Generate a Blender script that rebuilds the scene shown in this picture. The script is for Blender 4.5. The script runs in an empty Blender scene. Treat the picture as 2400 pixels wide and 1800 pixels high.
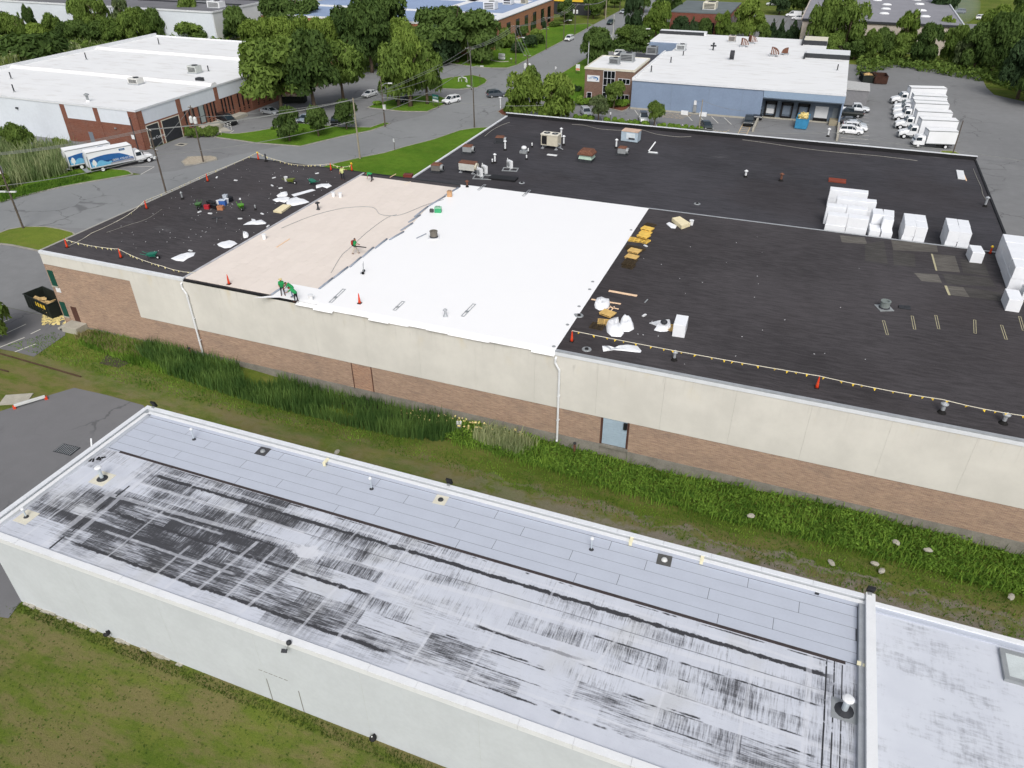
import bpy, bmesh, math, random
import numpy as np
from mathutils import Vector, Matrix, Euler
from mathutils.geometry import tessellate_polygon

# ------------------------------------------------------------------ camera, sky, sun, exposure
SC = bpy.context.scene
COL = SC.collection
FOC, PITCH, ROLL, YAW, CAM_H = 1756.54, 0.587772, -0.00746956, -0.3765074, 42.0
cp, sp, cy, sy = math.cos(PITCH), math.sin(PITCH), math.cos(YAW), math.sin(YAW)
FWD = Vector((sy*cp, cy*cp, -sp)); RGT0 = Vector((cy, -sy, 0)); UP0 = RGT0.cross(FWD)
RGT = math.cos(ROLL)*RGT0 + math.sin(ROLL)*UP0
UPV = -math.sin(ROLL)*RGT0 + math.cos(ROLL)*UP0
cam_d = bpy.data.cameras.new('camera'); cam = bpy.data.objects.new('camera', cam_d); COL.objects.link(cam)
cam_d.sensor_width = 36.0; cam_d.lens = FOC/2400*36; cam_d.clip_start = 0.5; cam_d.clip_end = 3000
_m = Matrix.Identity(4)
for i in range(3):
    _m[i][0] = RGT[i]; _m[i][1] = UPV[i]; _m[i][2] = -FWD[i]
_m.translation = Vector((0, 0, CAM_H)); cam.matrix_world = _m
SC.camera = cam

SUN_EL, SUN_AZ = math.radians(46), math.radians(158)      # azimuth clockwise from +Y
world = bpy.data.worlds.new('World'); SC.world = world; world.use_nodes = True
wn = world.node_tree; wn.nodes.clear()
sky = wn.nodes.new('ShaderNodeTexSky'); sky.sky_type = 'NISHITA'; sky.sun_disc = False
sky.sun_elevation = SUN_EL; sky.sun_rotation = SUN_AZ; sky.air_density = 1.0; sky.dust_density = 4.0; sky.ozone_density = 1.0
hsv = wn.nodes.new('ShaderNodeHueSaturation'); hsv.inputs['Saturation'].default_value = 0.42
bgn = wn.nodes.new('ShaderNodeBackground'); bgn.inputs['Strength'].default_value = 0.15
won = wn.nodes.new('ShaderNodeOutputWorld')
wn.links.new(sky.outputs[0], hsv.inputs['Color']); wn.links.new(hsv.outputs[0], bgn.inputs['Color']); wn.links.new(bgn.outputs[0], won.inputs['Surface'])
sd = bpy.data.lights.new('sun', 'SUN'); sd.energy = 2.0; sd.angle = math.radians(28); sd.color = (1.0, 0.98, 0.95)
sun = bpy.data.objects.new('sun', sd); COL.objects.link(sun)
_dir = Vector((math.sin(SUN_AZ)*math.cos(SUN_EL), math.cos(SUN_AZ)*math.cos(SUN_EL), math.sin(SUN_EL)))
sun.rotation_euler = _dir.to_track_quat('Z', 'Y').to_euler(); sun.location = (0, 0, 120)
SC.view_settings.view_transform = 'Standard'; SC.view_settings.look = 'None'
SC.view_settings.gamma = 1; SC.view_settings.exposure = -0.14; SC.view_settings.use_curve_mapping = False
SC.cycles.max_bounces = 6; SC.cycles.diffuse_bounces = 3; SC.cycles.glossy_bounces = 2; SC.cycles.transparent_max_bounces = 6
SC.cycles.use_denoising = True

# ------------------------------------------------------------------ helpers
def at(u, v, z=0.0):
    """Surveyed point: where the sight line through photo point (u, v) meets height z (metres)."""
    d = FWD*FOC + RGT*(u-1200) - UPV*(v-900)
    t = (z-CAM_H)/d.z
    return Vector((d.x*t, d.y*t, z))

def srgb(r, g, b, k=1.0):
    f = lambda c: (c/255/12.92 if c <= 10.3 else ((c/255+0.055)/1.055)**2.4)*k
    return (f(r), f(g), f(b))

class MB:
    def __init__(s): s.v = []; s.f = []; s.m = []
    def add(s, vs, fs, mi=0):
        o = len(s.v); s.v += [tuple(p) for p in vs]
        for f in fs: s.f.append(tuple(i+o for i in f)); s.m.append(mi)
        return s
    def box(s, x0, x1, y0, y1, z0, z1, mi=0):
        return s.add([(x0,y0,z0),(x1,y0,z0),(x1,y1,z0),(x0,y1,z0),(x0,y0,z1),(x1,y0,z1),(x1,y1,z1),(x0,y1,z1)],
                     [(3,2,1,0),(4,5,6,7),(0,1,5,4),(1,2,6,5),(2,3,7,6),(3,0,4,7)], mi)
    def obox(s, c, size, rz=0, rx=0, ry=0, mi=0):
        M = Euler((rx, ry, rz)).to_matrix(); c = Vector(c); h = [k/2 for k in size]
        P = [c + M @ Vector((sx*h[0], sy_*h[1], sz*h[2])) for sz in (-1,1) for sx, sy_ in ((-1,-1),(1,-1),(1,1),(-1,1))]
        return s.add(P, [(3,2,1,0),(4,5,6,7),(0,1,5,4),(1,2,6,5),(2,3,7,6),(3,0,4,7)], mi)
    def hexa(s, P, mi=0):
        return s.add(P, [(3,2,1,0),(4,5,6,7),(0,1,5,4),(1,2,6,5),(2,3,7,6),(3,0,4,7)], mi)
    def cyl(s, p0, p1, r0, r1=None, n=10, mi=0, caps=True):
        p0 = Vector(p0); p1 = Vector(p1); r1 = r0 if r1 is None else r1
        d = (p1-p0).normalized(); a = d.orthogonal().normalized(); b = d.cross(a)
        R = []
        for p, r in ((p0, r0), (p1, r1)):
            for i in range(n):
                t = 2*math.pi*i/n; R.append(p + (a*math.cos(t) + b*math.sin(t))*r)
        F = [(i, (i+1) % n, n+(i+1) % n, n+i) for i in range(n)]
        if caps: F += [tuple(range(n-1, -1, -1)), tuple(range(n, 2*n))]
        return s.add(R, F, mi)
    def tube(s, pts, r, n=6, mi=0):
        pts = [Vector(p) for p in pts]; R = []; k = len(pts)
        rs = r if isinstance(r, (list, tuple)) else [r]*k
        a = None
        for i, p in enumerate(pts):
            d = (pts[min(i+1, k-1)] - pts[max(i-1, 0)]).normalized()
            if a is None: a = d.orthogonal().normalized()
            else:
                a = (a - d*a.dot(d)); a = a.normalized() if a.length > 1e-6 else d.orthogonal().normalized()
            b = d.cross(a)
            for j in range(n):
                t = 2*math.pi*j/n; R.append(p + (a*math.cos(t) + b*math.sin(t))*rs[i])
        F = [(i*n+j, i*n+(j+1) % n, (i+1)*n+(j+1) % n, (i+1)*n+j) for i in range(k-1) for j in range(n)]
        F += [tuple(range(n-1, -1, -1)), tuple(range((k-1)*n, k*n))]
        return s.add(R, F, mi)
    def lathe(s, c, prof, n=12, mi=0):
        c = Vector(c); R = []; k = len(prof)
        for r, z in prof:
            for j in range(n):
                t = 2*math.pi*j/n; R.append(c + Vector((r*math.cos(t), r*math.sin(t), z)))
        F = [(i*n+j, i*n+(j+1) % n, (i+1)*n+(j+1) % n, (i+1)*n+j) for i in range(k-1) for j in range(n)]
        F += [tuple(range(n-1, -1, -1)), tuple(range((k-1)*n, k*n))]
        return s.add(R, F, mi)
    def ball(s, c, r, n=8, k=6, sc=(1,1,1), mi=0):
        return s.lathe_s(c, [(r*math.sin(math.pi*i/k), -r*math.cos(math.pi*i/k)) for i in range(k+1)], n, sc, mi)
    def lathe_s(s, c, prof, n, sc, mi):
        o = len(s.v); s.lathe((0,0,0), [(max(a, 1e-4), b) for a, b in prof], n, mi)
        for i in range(o, len(s.v)):
            x, y, z = s.v[i]; s.v[i] = (c[0]+x*sc[0], c[1]+y*sc[1], c[2]+z*sc[2])
        return s
    def prism(s, poly, z0, z1, mi=0, side_mi=None):
        n = len(poly); A = sum(poly[i][0]*poly[(i+1) % n][1]-poly[(i+1) % n][0]*poly[i][1] for i in range(n))
        if A < 0: poly = list(reversed(poly))
        tri = tessellate_polygon([[Vector((p[0], p[1], 0)) for p in poly]])
        up = []
        for t in tri:
            a, b, c = (poly[i] for i in t)
            cr = (b[0]-a[0])*(c[1]-a[1])-(b[1]-a[1])*(c[0]-a[0])
            up.append(tuple(t) if cr > 0 else (t[0], t[2], t[1]))
        s.add([(p[0], p[1], z1) for p in poly], up, mi)
        if z0 is not None:
            P = [(p[0], p[1], z0) for p in poly] + [(p[0], p[1], z1) for p in poly]
            s.add(P, [(i, (i+1) % n, n+(i+1) % n, n+i) for i in range(n)], mi if side_mi is None else side_mi)
        return s
    def loft(s, secs, mi=0, caps=True, closed=True):
        n = len(secs[0]); R = [p for q in secs for p in q]; k = len(secs)
        F = [(i*n+j, i*n+(j+1) % n, (i+1)*n+(j+1) % n, (i+1)*n+j) for i in range(k-1) for j in range(n if closed else n-1)]
        if caps: F += [tuple(range(n-1, -1, -1)), tuple(range((k-1)*n, k*n))]
        return s.add(R, F, mi)
    def mesh(s, name, mats, smooth=False):
        me = bpy.data.meshes.new(name); me.from_pydata(s.v, [], s.f)
        mats = mats if isinstance(mats, (list, tuple)) else [mats]
        for m in mats: me.materials.append(m)
        if len(mats) > 1: me.polygons.foreach_set('material_index', s.m)
        if smooth: me.polygons.foreach_set('use_smooth', [True]*len(me.polygons))
        me.update(); return me

def link(name, me, parent=None, loc=None):
    o = bpy.data.objects.new(name, me); COL.objects.link(o)
    if parent is not None: o.parent = parent
    if loc is not None: o.location = loc
    return o
def part(name, mb, mats, parent, smooth=False, label=None, kind=None):
    o = link(name, mb.mesh(name, mats, smooth), parent)
    if label: o['label'] = label
    if kind: o['kind'] = kind
    return o
def tag(o, label, cat, group=None, kind=None):
    o['label'] = label
    if cat: o['category'] = cat
    if group: o['group'] = group
    if kind: o['kind'] = kind
    return o
def thing(name, label, cat, loc=(0,0,0), rz=0.0, group=None, sc=None):
    o = bpy.data.objects.new(name, None); COL.objects.link(o); o.location = loc; o.rotation_euler = (0, 0, rz)
    o.empty_display_size = 0.3
    if sc: o.scale = (sc, sc, sc) if isinstance(sc, (int, float)) else sc
    return tag(o, label, cat, group)
def solo(name, mb, mats, label, cat, loc=(0,0,0), rz=0.0, group=None, smooth=False):
    o = link(name, mb.mesh(name, mats, smooth)); o.location = loc; o.rotation_euler = (0, 0, rz)
    return tag(o, label, cat, group)
def struct(name, mb, mats, smooth=False, kind='structure'):
    o = link(name, mb.mesh(name, mats, smooth)); o['kind'] = kind; return o
def dup(root, loc, rz=0.0, label=None, sc=None, group=None):
    r = root.copy(); COL.objects.link(r); r.location = loc; r.rotation_euler = (0, 0, rz)
    if sc: r.scale = (sc, sc, sc) if isinstance(sc, (int, float)) else sc
    if label: r['label'] = label
    if group: r['group'] = group
    for ch in list(root.children):
        c = ch.copy(); COL.objects.link(c); c.parent = r
        for g in list(ch.children):
            d = g.copy(); COL.objects.link(d); d.parent = c
    return r
def text_mesh(name, body, size, mat, parent, loc, rot, ext=0.004, align='CENTER'):
    cu = bpy.data.curves.new(name, 'FONT'); cu.body = body; cu.size = size; cu.extrude = ext; cu.align_x = align; cu.align_y = 'CENTER'
    cu.resolution_u = 2
    t = bpy.data.objects.new(name, cu); COL.objects.link(t)
    dg = bpy.context.evaluated_depsgraph_get(); me = bpy.data.meshes.new_from_object(t.evaluated_get(dg))
    bpy.data.objects.remove(t); bpy.data.curves.remove(cu)
    me.materials.clear(); me.materials.append(mat)
    o = link(name, me, parent); o.location = loc; o.rotation_euler = rot; return o

# ------------------------------------------------------------------ materials
class NT:
    def __init__(s, name, rough=0.8, spec=0.3, metal=0.0):
        s.mat = bpy.data.materials.new(name); s.mat.use_nodes = True; s.t = s.mat.node_tree
        s.b = s.t.nodes['Principled BSDF']; s.b.inputs['Roughness'].default_value = rough
        s.b.inputs['Specular IOR Level'].default_value = spec; s.b.inputs['Metallic'].default_value = metal
    def n(s, ty, **k):
        x = s.t.nodes.new(ty)
        for a, b in k.items(): setattr(x, a, b)
        return x
    def put(s, inp, val):
        if isinstance(val, bpy.types.NodeSocket): s.t.links.new(val, inp)
        elif val is not None:
            if inp.type == 'RGBA' and len(val) == 3: val = (*val, 1)
            inp.default_value = val
    def pos(s): return s.n('ShaderNodeNewGeometry').outputs['Position']
    def obj(s): return s.n('ShaderNodeTexCoord').outputs['Object']
    def rnd(s): return s.n('ShaderNodeObjectInfo').outputs['Random']
    def xyz(s, v):
        x = s.n('ShaderNodeSeparateXYZ'); s.put(x.inputs[0], v); return x.outputs
    def vec(s, a, b, c=0.0):
        x = s.n('ShaderNodeCombineXYZ')
        for i, q in enumerate((a, b, c)): s.put(x.inputs[i], q)
        return x.outputs[0]
    def vmul(s, v, k):
        x = s.n('ShaderNodeVectorMath', operation='MULTIPLY'); s.put(x.inputs[0], v); x.inputs[1].default_value = k; return x.outputs[0]
    def vadd(s, v, k):
        x = s.n('ShaderNodeVectorMath', operation='ADD'); s.put(x.inputs[0], v); s.put(x.inputs[1], k); return x.outputs[0]
    def noise(s, v, sc=1.0, det=4, ro=0.55, col=False):
        x = s.n('ShaderNodeTexNoise'); s.put(x.inputs['Vector'], v); x.inputs['Scale'].default_value = sc
        x.inputs['Detail'].default_value = det; x.inputs['Roughness'].default_value = ro
        return x.outputs['Color' if col else 'Fac']
    def vor(s, v, sc=1.0, feat='F1', out='Distance'):
        x = s.n('ShaderNodeTexVoronoi', feature=feat); s.put(x.inputs['Vector'], v); x.inputs['Scale'].default_value = sc; return x.outputs[out]
    def m(s, op, a, b=0.0, c=0.0):
        x = s.n('ShaderNodeMath', operation=op); s.put(x.inputs[0], a); s.put(x.inputs[1], b); s.put(x.inputs[2], c); return x.outputs[0]
    def mul(s, *a):
        r = a[0]
        for q in a[1:]: r = s.m('MULTIPLY', r, q)
        return r
    def mx(s, a, b): return s.m('MAXIMUM', a, b)
    def sm(s, v, lo, hi, o0=0.0, o1=1.0):
        x = s.n('ShaderNodeMapRange', interpolation_type='SMOOTHSTEP'); s.put(x.inputs['Value'], v)
        x.inputs['From Min'].default_value = lo; x.inputs['From Max'].default_value = hi
        x.inputs['To Min'].default_value = o0; x.inputs['To Max'].default_value = o1; return x.outputs[0]
    def mix(s, f, a, b):
        x = s.n('ShaderNodeMix', data_type='RGBA'); s.put(x.inputs[0], f); s.put(x.inputs[6], a); s.put(x.inputs[7], b); return x.outputs[2]
    def mulc(s, a, b):
        x = s.n('ShaderNodeMix', data_type='RGBA', blend_type='MULTIPLY'); x.inputs[0].default_value = 1; s.put(x.inputs[6], a); s.put(x.inputs[7], b); return x.outputs[2]
    def ramp(s, f, st):
        x = s.n('ShaderNodeValToRGB'); s.put(x.inputs[0], f); e = x.color_ramp.elements
        while len(e) < len(st): e.new(0.5)
        for q, (p, c) in zip(e, st): q.position = p; q.color = (*c, 1)
        return x.outputs[0]
    def band(s, v, c, w, soft=0.03):
        """1 within w of c, soft edge"""
        d = s.m('ABSOLUTE', s.m('SUBTRACT', v, c)); return s.sm(d, w, w+soft, 1.0, 0.0)
    def bump(s, h, st=0.3, d=0.05):
        x = s.n('ShaderNodeBump'); x.inputs['Strength'].default_value = st; x.inputs['Distance'].default_value = d
        s.put(x.inputs['Height'], h); s.put(s.b.inputs['Normal'], x.outputs[0]); return s
    def done(s, col=None, rough=None):
        s.put(s.b.inputs['Base Color'], col); s.put(s.b.inputs['Roughness'], rough); return s.mat

_MC = {}
def paint(r, g, b, rough=0.55, spec=0.3, var=0.12, sc=1.5, metal=0.0, k=1.0):
    """weathered plain surface of sRGB colour: two scales of faint tonal noise"""
    key = (r, g, b, rough, spec, var, sc, metal, k)
    if key in _MC: return _MC[key]
    N = NT('paint_%d_%d_%d' % (r, g, b), rough, spec, metal); c = srgb(r, g, b, k); p = N.obj()
    f = N.m('ADD', N.mul(N.noise(p, sc, 5), 0.6), N.mul(N.noise(p, sc*9, 3), 0.4))
    _MC[key] = N.done(N.mix(N.sm(f, 0.3, 0.7), tuple(q*(1-var) for q in c), tuple(min(0.9, q*(1+var)) for q in c)))
    return _MC[key]
def glass_dark(r=22, g=26, b=30):
    key = ('gl', r, g, b)
    if key not in _MC:
        N = NT('dark_glass', 0.08, 0.6); _MC[key] = N.done(srgb(r, g, b))
    return _MC[key]
RNG = random.Random(7)
# ------------------------------------------------------------------ surface materials
def m_asphalt(name, base=(124,125,126), patch=0.14):
    N = NT(name, 0.85, 0.25); p = N.pos(); c = srgb(*base)
    big = N.noise(p, 0.045, 5, 0.6); mid = N.noise(p, 0.6, 5, 0.65); fine = N.noise(p, 7, 3, 0.7)
    f = N.m('ADD', N.m('ADD', N.mul(big, 0.5), N.mul(mid, 0.3)), N.mul(fine, 0.2))
    col = N.mix(N.sm(f, 0.3, 0.7), tuple(q*(1-patch) for q in c), tuple(q*(1+patch) for q in c))
    cr = N.vor(N.vadd(p, N.vmul(N.noise(p, 0.5, 3, col=True), (2.5, 2.5, 0))), 0.14, 'DISTANCE_TO_EDGE')
    crack = N.mul(N.sm(cr, 0.004, 0.018, 1, 0), N.sm(N.noise(p, 0.08, 2), 0.5, 0.62))
    col = N.mix(N.mul(crack, 0.45), col, srgb(60, 60, 62))
    stain = N.sm(N.noise(N.vmul(p, (1, 1, 1)), 0.22, 4, 0.6), 0.62, 0.75)
    col = N.mix(N.mul(stain, 0.3), col, srgb(78, 78, 80))
    N.bump(fine, 0.25, 0.02); return N.done(col)
def m_grass(name, a=(62,88,28), b=(92,112,40), dry=(122,118,66), dryamt=0.35, stripe=None, track=False):
    N = NT(name, 0.95, 0.1); p = N.pos()
    big = N.noise(p, 0.09, 4, 0.6); mid = N.noise(p, 0.7, 5, 0.7); fine = N.noise(p, 5.5, 4, 0.75); tiny = N.noise(p, 22, 2, 0.7)
    f = N.m('ADD', N.m('ADD', N.mul(big, 0.4), N.mul(mid, 0.3)), N.m('ADD', N.mul(fine, 0.2), N.mul(tiny, 0.1)))
    col = N.mix(N.sm(f, 0.36, 0.64), srgb(*a), srgb(*b))
    d = N.mul(N.sm(N.noise(N.vmul(p, (0.5, 1, 1)), 0.28, 5, 0.7), 0.45, 0.7), dryamt)
    col = N.mix(d, col, srgb(*dry))
    if stripe:      # mowing stripes run along the wall
        x, y, _ = N.xyz(N.vadd(p, N.vmul(N.noise(p, 0.3, 2, col=True), (1.2, 1.2, 0))))
        w = N.m('SINE', N.mul(N.m('ADD', y, N.mul(x, stripe)), 2*math.pi/3.1))
        col = N.mix(N.sm(w, -0.6, 0.9, 0.0, 0.5), col, srgb(60, 76, 25))
    if track:       # worn earth track along the foreground building, and bare soil by the weeds
        x, y, _ = N.xyz(p); wob = N.mul(N.m('SUBTRACT', N.noise(p, 0.35, 4, 0.65), 0.5), 5.0)
        yy = N.m('ADD', y, wob)
        c1 = N.m('SUBTRACT', 42.5, N.mul(x, 0.03)); line = N.mx(N.sm(N.m('ABSOLUTE', N.m('SUBTRACT', yy, c1)), 0.4, 1.5, 1, 0), N.mul(N.sm(N.m('ABSOLUTE', N.m('SUBTRACT', yy, N.m('ADD', c1, 1.75))), 0.1, 0.5, 1, 0), 0.8))
        brn = N.mul(N.sm(N.noise(N.vmul(p, (0.35, 1, 1)), 0.55, 5, 0.7), 0.38, 0.62), N.sm(yy, 44.0, 47.0, 1.0, 0.1))
        col = N.mix(N.mul(brn, 0.75), col, srgb(128, 116, 82))
        soil = N.mul(line, N.sm(x, -30, 0, 0.15, 1.0), N.sm(N.noise(p, 0.8, 5, 0.75), 0.36, 0.54))
        col = N.mix(soil, col, N.mix(fine, srgb(118, 110, 98), srgb(158, 150, 138)))
    col = N.mulc(col, N.mix(N.m('FRACT', N.mul(tiny, 3.0)), (0.82, 0.82, 0.82), (1.12, 1.12, 1.12)))
    N.bump(N.m('ADD', fine, tiny), 0.6, 0.12); return N.done(col)
M_ASPH = m_asphalt('asphalt'); M_YARD = m_asphalt('yard_asphalt', (112,112,114), 0.1)
M_ROAD = m_asphalt('road_asphalt', (132,134,135), 0.09)
M_GROUND = m_grass('rough_grass', (76,98,32), (106,120,48), (134,126,76), 0.5, track=True)
M_LAWN = m_grass('lawn_grass', (50,74,24), (74,98,36), (92,100,46), 0.15, stripe=0.12)
M_VERGE = m_grass('verge_grass', (72,108,28), (100,134,42), (118,122,50), 0.22)
M_DRY = m_grass('dry_grass', (92,116,40), (120,134,54), (138,134,72), 0.4)
M_CONC = paint(168,164,152, 0.85, 0.2, 0.14, 0.8); M_KERB = paint(150,147,138, 0.85, 0.2, 0.2, 1.2)
M_MULCH = paint(112,72,58, 0.95, 0.1, 0.3, 4); M_GRAVEL = paint(168,158,142, 0.95, 0.1, 0.3, 5)
M_LINE = paint(218,216,206, 0.7, 0.2, 0.12, 3); M_YLINE = paint(206,182,140, 0.7, 0.2, 0.16, 3)

# ------------------------------------------------------------------ ground, swale and paving
def smooth(a, b, x):
    t = max(0.0, min(1.0, (x-a)/(b-a))); return t*t*(3-2*t)
def gz(x, y):
    """height of the open ground: flat but for the swale along the long facade"""
    s = smooth(43.5, 49.5, y)*smooth(-64, -40, x)*(1-smooth(52.5, 52.6, y))
    return -0.03 - 0.85*s*(1-0.3*math.sin(x*0.21)) + 0.05*math.sin(x*0.7+y*0.9)*smooth(37, 40, y)*(1-smooth(52.4, 52.5, y))*smooth(-44,-38,x)
g = MB(); xs = [-420, -300, -200, -140, -110, -95, -80] + [-75+1.5*i for i in range(91)] + [75, 100, 160, 260, 420]
ys = [-60, -20, 0, 15, 28, 36] + [37+1.0*i for i in range(16)] + [52.4, 53, 60, 80, 120, 170, 220, 280, 360, 480, 700]
nx = len(xs); V = [(x, y, gz(x, y)) for y in ys for x in xs]
F = [(j*nx+i, j*nx+i+1, (j+1)*nx+i+1, (j+1)*nx+i) for j in range(len(ys)-1) for i in range(nx-1)]
struct('ground', g.add(V, F), M_GROUND, smooth=True)
def sheet(name, poly, z, mat):
    return struct(name, MB().prism([(p[0], p[1]) for p in poly], None, z), mat)
def px(*pts): return [tuple(at(*p)[:2]) for p in pts]
sheet('parking_lot', [(-185,103.5),(-119.5,103.5),(-119.5,97),(-112.5,97.5),(-106,97.5),(-122,86),(-200,60),(-200,52.6),(60,52.6),(60,236),(30,247),(-64,247),(-64,252),(-120,252),(-120,205),(-118,110),(-185,110)], 0.0, M_ASPH)
sheet('side_parking', px((0,818),(35,824),(79,836),(152,786),(158,757)) + [(-76.0,52.55),(-140,52.55),(-140,46)], 0.004, M_YARD)
sheet('yard', px((-400,1100),(0,964),(60,945),(120,925),(174,909),(250,926),(336,950)) + [(-45.5,36),(-45.5,20.2)] + px((20,1449),(0,1446),(-300,1400)), 0.006, M_YARD)
road = px((0,475),(70,457),(141,440),(217,426),(317,410)) + [(-104,101),(-99.5,113),(-92,127),(-84,141),(-79.5,152)]
struct('road', MB().prism([(-190,62),(-150,70)] + road + [(-80,170),(-81,200),(-80.5,250),(-80.5,430),(-65.5,430),(-65.5,200),(-64,180),(-62.5,160),(-63,146),(-70,132),(-78.5,115),(-88,97),(-97,75),(-106,72.5),(-108,68),(-125,62),(-150,56)], None, 0.012), M_ROAD)
sheet('side_road', [(-81,178),(-81,200),(-92,204),(-130,214),(-200,236),(-200,226),(-130,204),(-97,193.5),(-88,190)], 0.014, M_ROAD)

def offset_poly(poly, d):
    n = len(poly); A = sum(poly[i][0]*poly[(i+1) % n][1]-poly[(i+1) % n][0]*poly[i][1] for i in range(n))
    if A < 0: poly = poly[::-1]
    out = []
    for i in range(n):
        p0, p1, p2 = Vector(poly[i-1]), Vector(poly[i]), Vector(poly[(i+1) % n])
        e1 = (p1-p0).normalized(); e2 = (p2-p1).normalized()
        n1 = Vector((-e1.y, e1.x)); n2 = Vector((-e2.y, e2.x)); b = (n1+n2)
        b = b.normalized() if b.length > 1e-5 else n1
        out.append(tuple(p1 + b*d/max(0.35, b.dot(n1))))
    return poly, out
def island(name, poly, mat, kerb=True, z=0.1):
    """raised bed with a concrete kerb round it"""
    poly = [tuple(p[:2]) for p in poly]
    if kerb:
        outer, inner = offset_poly(poly, 0.22)
        k = MB(); n = len(outer)
        for a, zz in ((outer, None),):
            pass
        P = [(x, y, 0.0) for x, y in outer] + [(x, y, z+0.04) for x, y in outer] + [(x, y, z+0.04) for x, y in inner] + [(x, y, 0.0) for x, y in inner]
        k.add(P, [(r*n+i, r*n+(i+1) % n, (r+1)*n+(i+1) % n, (r+1)*n+i) for r in range(3) for i in range(n)])
        struct('kerb', k, M_KERB); poly = inner
    return struct(name, MB().prism(poly, -0.02, z), mat)
island('grass_island', px((-140,570),(-60,556),(0,546),(22,538),(57,532),(108,532),(141,537),(172,545)) + [(-76.2,62),(-76.2,61)] + px((92,590),(27,576),(0,573),(-140,572)), M_DRY)
island('reed_bed', px((0,475),(68,457),(141,440),(217,426),(300,412),(313,409),(304,402),(293,399),(252,395.5),(222,393)) + [(-121.5,95.5),(-125,100),(-131,103),(-200,103),(-200,62)], M_VERGE)
island('corner_lawn', px((750,393),(782,384),(843,370),(900,359),(950,344),(1013,328),(1077,306),(1112,300.5),(1140,299)) + [(-52,146),(-50,125),(-50,88),(-74,88)], M_VERGE)
island('tree_strip', px((502,322),(515,311),(545,314),(562,313),(600,308),(690,292),(700,289),(735,292),(800,298),(868,299),(901,287),(916,290),(900,297),(870,307),(800,321),(705,344),(655,340),(600,336)), M_VERGE)
island('tree_island', px((860,253),(945,262),(1002,262.5),(1042,246),(1050,233),(1030,226),(985,224),(930,232),(880,243)), M_VERGE)
island('meter_island', px((1020,208),(1081,210),(1119,206),(1138,196),(1143,189),(1136,183),(1108,176),(1054,182),(1020,190)), M_VERGE)
island('corner_lawn', px((1000,144),(1041,147),(1108,157),(1152,160),(1190,160),(1215,152),(1233,142),(1271,122),(1317,98),(1361,76),(1390,59),(1380,56),(1290,60)) + [(-94,253),(-120,252),(-150,216),(-130,216),(-106,209)], M_VERGE)
island('corner_lawn', [(-65.2,180),(-65.2,228),(-52,228),(-52,192),(-51.5,174),(-56,170),(-62,172)], M_VERGE)
island('verge', [(-65.2,232),(-65.2,300),(-46,300),(-46,252),(-58,240)], M_VERGE)
island('shrub_bed', px((1165,262),(1178,255),(1195,252),(1235,262)) + [(-52,152),(-46,157.5),(-21,155.5),(-19.5,153.5),(-21,152),(-46,149)] + px((1200,275),(1175,270)), M_MULCH)
island('office_bed', [(-52,174),(-51,172),(-46,171.5),(-43.2,170),(-40,168.6),(-39.3,170.6),(-39.3,175.5),(-51,175.5)], M_MULCH)
island('weed_strip', px((1990,150),(2050,156),(2090,150),(2140,158),(2220,165),(2290,171),(2305,190),(2312,205),(2330,222),(2400,238),(2520,260)) + [(90,215),(90,262),(2,262),(2,225)], M_GROUND, kerb=False, z=0.03)
island('pole_island', [(22.6,157.2),(25.2,156.6),(26.6,158.8),(25.6,161),(23.2,160.4)], M_DRY)
island('gravel_island', px((425,380),(433,389),(460,386),(510,375),(508,369),(495,366),(440,368)), M_GRAVEL)
sheet('far_parking', [(-30,256),(-10,256),(-10,330),(-62,330),(-62,300),(-46,300),(-46,303),(-30,303)], 0.008, M_ASPH)
sheet('far_parking', [(34,266),(120,266),(120,330),(36,330)], 0.008, M_ASPH)

# painted lines, each a thin sheet just above the paving
def stripe(p, q, w=0.12, mat=None, z=0.022, name='parking_line'):
    p = Vector(p[:2]); q = Vector(q[:2]); d = (q-p).normalized(); n = Vector((-d.y, d.x))*w/2
    o = struct(name, MB().add([(*(p-n), z), (*(q-n), z), (*(q+n), z), (*(p+n), z)], [(0,1,2,3)]), mat or M_LINE); return o
for i, x in enumerate((-44.2,-41.3,-38.4,-35.5,-32.6,-29.7,-26.8,-23.9)):
    stripe((x,157.8), (x-1.6,162.6))
for i, x in enumerate((-35.5,-24.0,-21.3,-18.6,-15.9)):
    stripe((x,166.0), (x-2.2,171.0))
for k in range(6): stripe((-31.5+k*0.9,167.2), (-29.6+k*0.9,170.4), 0.1, M_YLINE)
stripe((-33,167.0), (-26,167.0), 0.1, M_YLINE); stripe((-31,170.6), (-25,170.6), 0.1, M_YLINE)
for k in range(8): stripe((-13.6,156+k*1.5), (-12.1,156+k*1.5), 0.16, M_YLINE)
stripe((-13.7,155), (-13.7,168), 0.14, M_YLINE); stripe((-12.0,155), (-12.0,168), 0.14, M_YLINE)
for k in range(4): stripe((-19.3+k*0.6,157.5), (-18.1+k*0.6,160.5), 0.1, M_YLINE)
stripe((-17,157.0), (-15.7,161.5), 0.14, M_YLINE)
for k in range(9): stripe((5.6,160.5+k*2.9), (10.8,160.8+k*2.9))
for p, q in (((0,788),(61,760)),((-40,830),(58,791)),((72,783),(95,772)),((35,825),(85,806)),((-30,770),(22,749))):
    stripe(at(*p), at(*q), 0.13)
stripe(at(282,392), at(361,390), 0.13); stripe(at(330,409), at(362,391), 0.13)
for p, q in (((530,318),(548,306)),((545,316),(566,312)),((820,294),(834,286))): stripe(at(*p), at(*q), 0.12)
for k in range(3): stripe((-60+k*3.0,222), (-57.6+k*3.0,227.5), 0.14)

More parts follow.
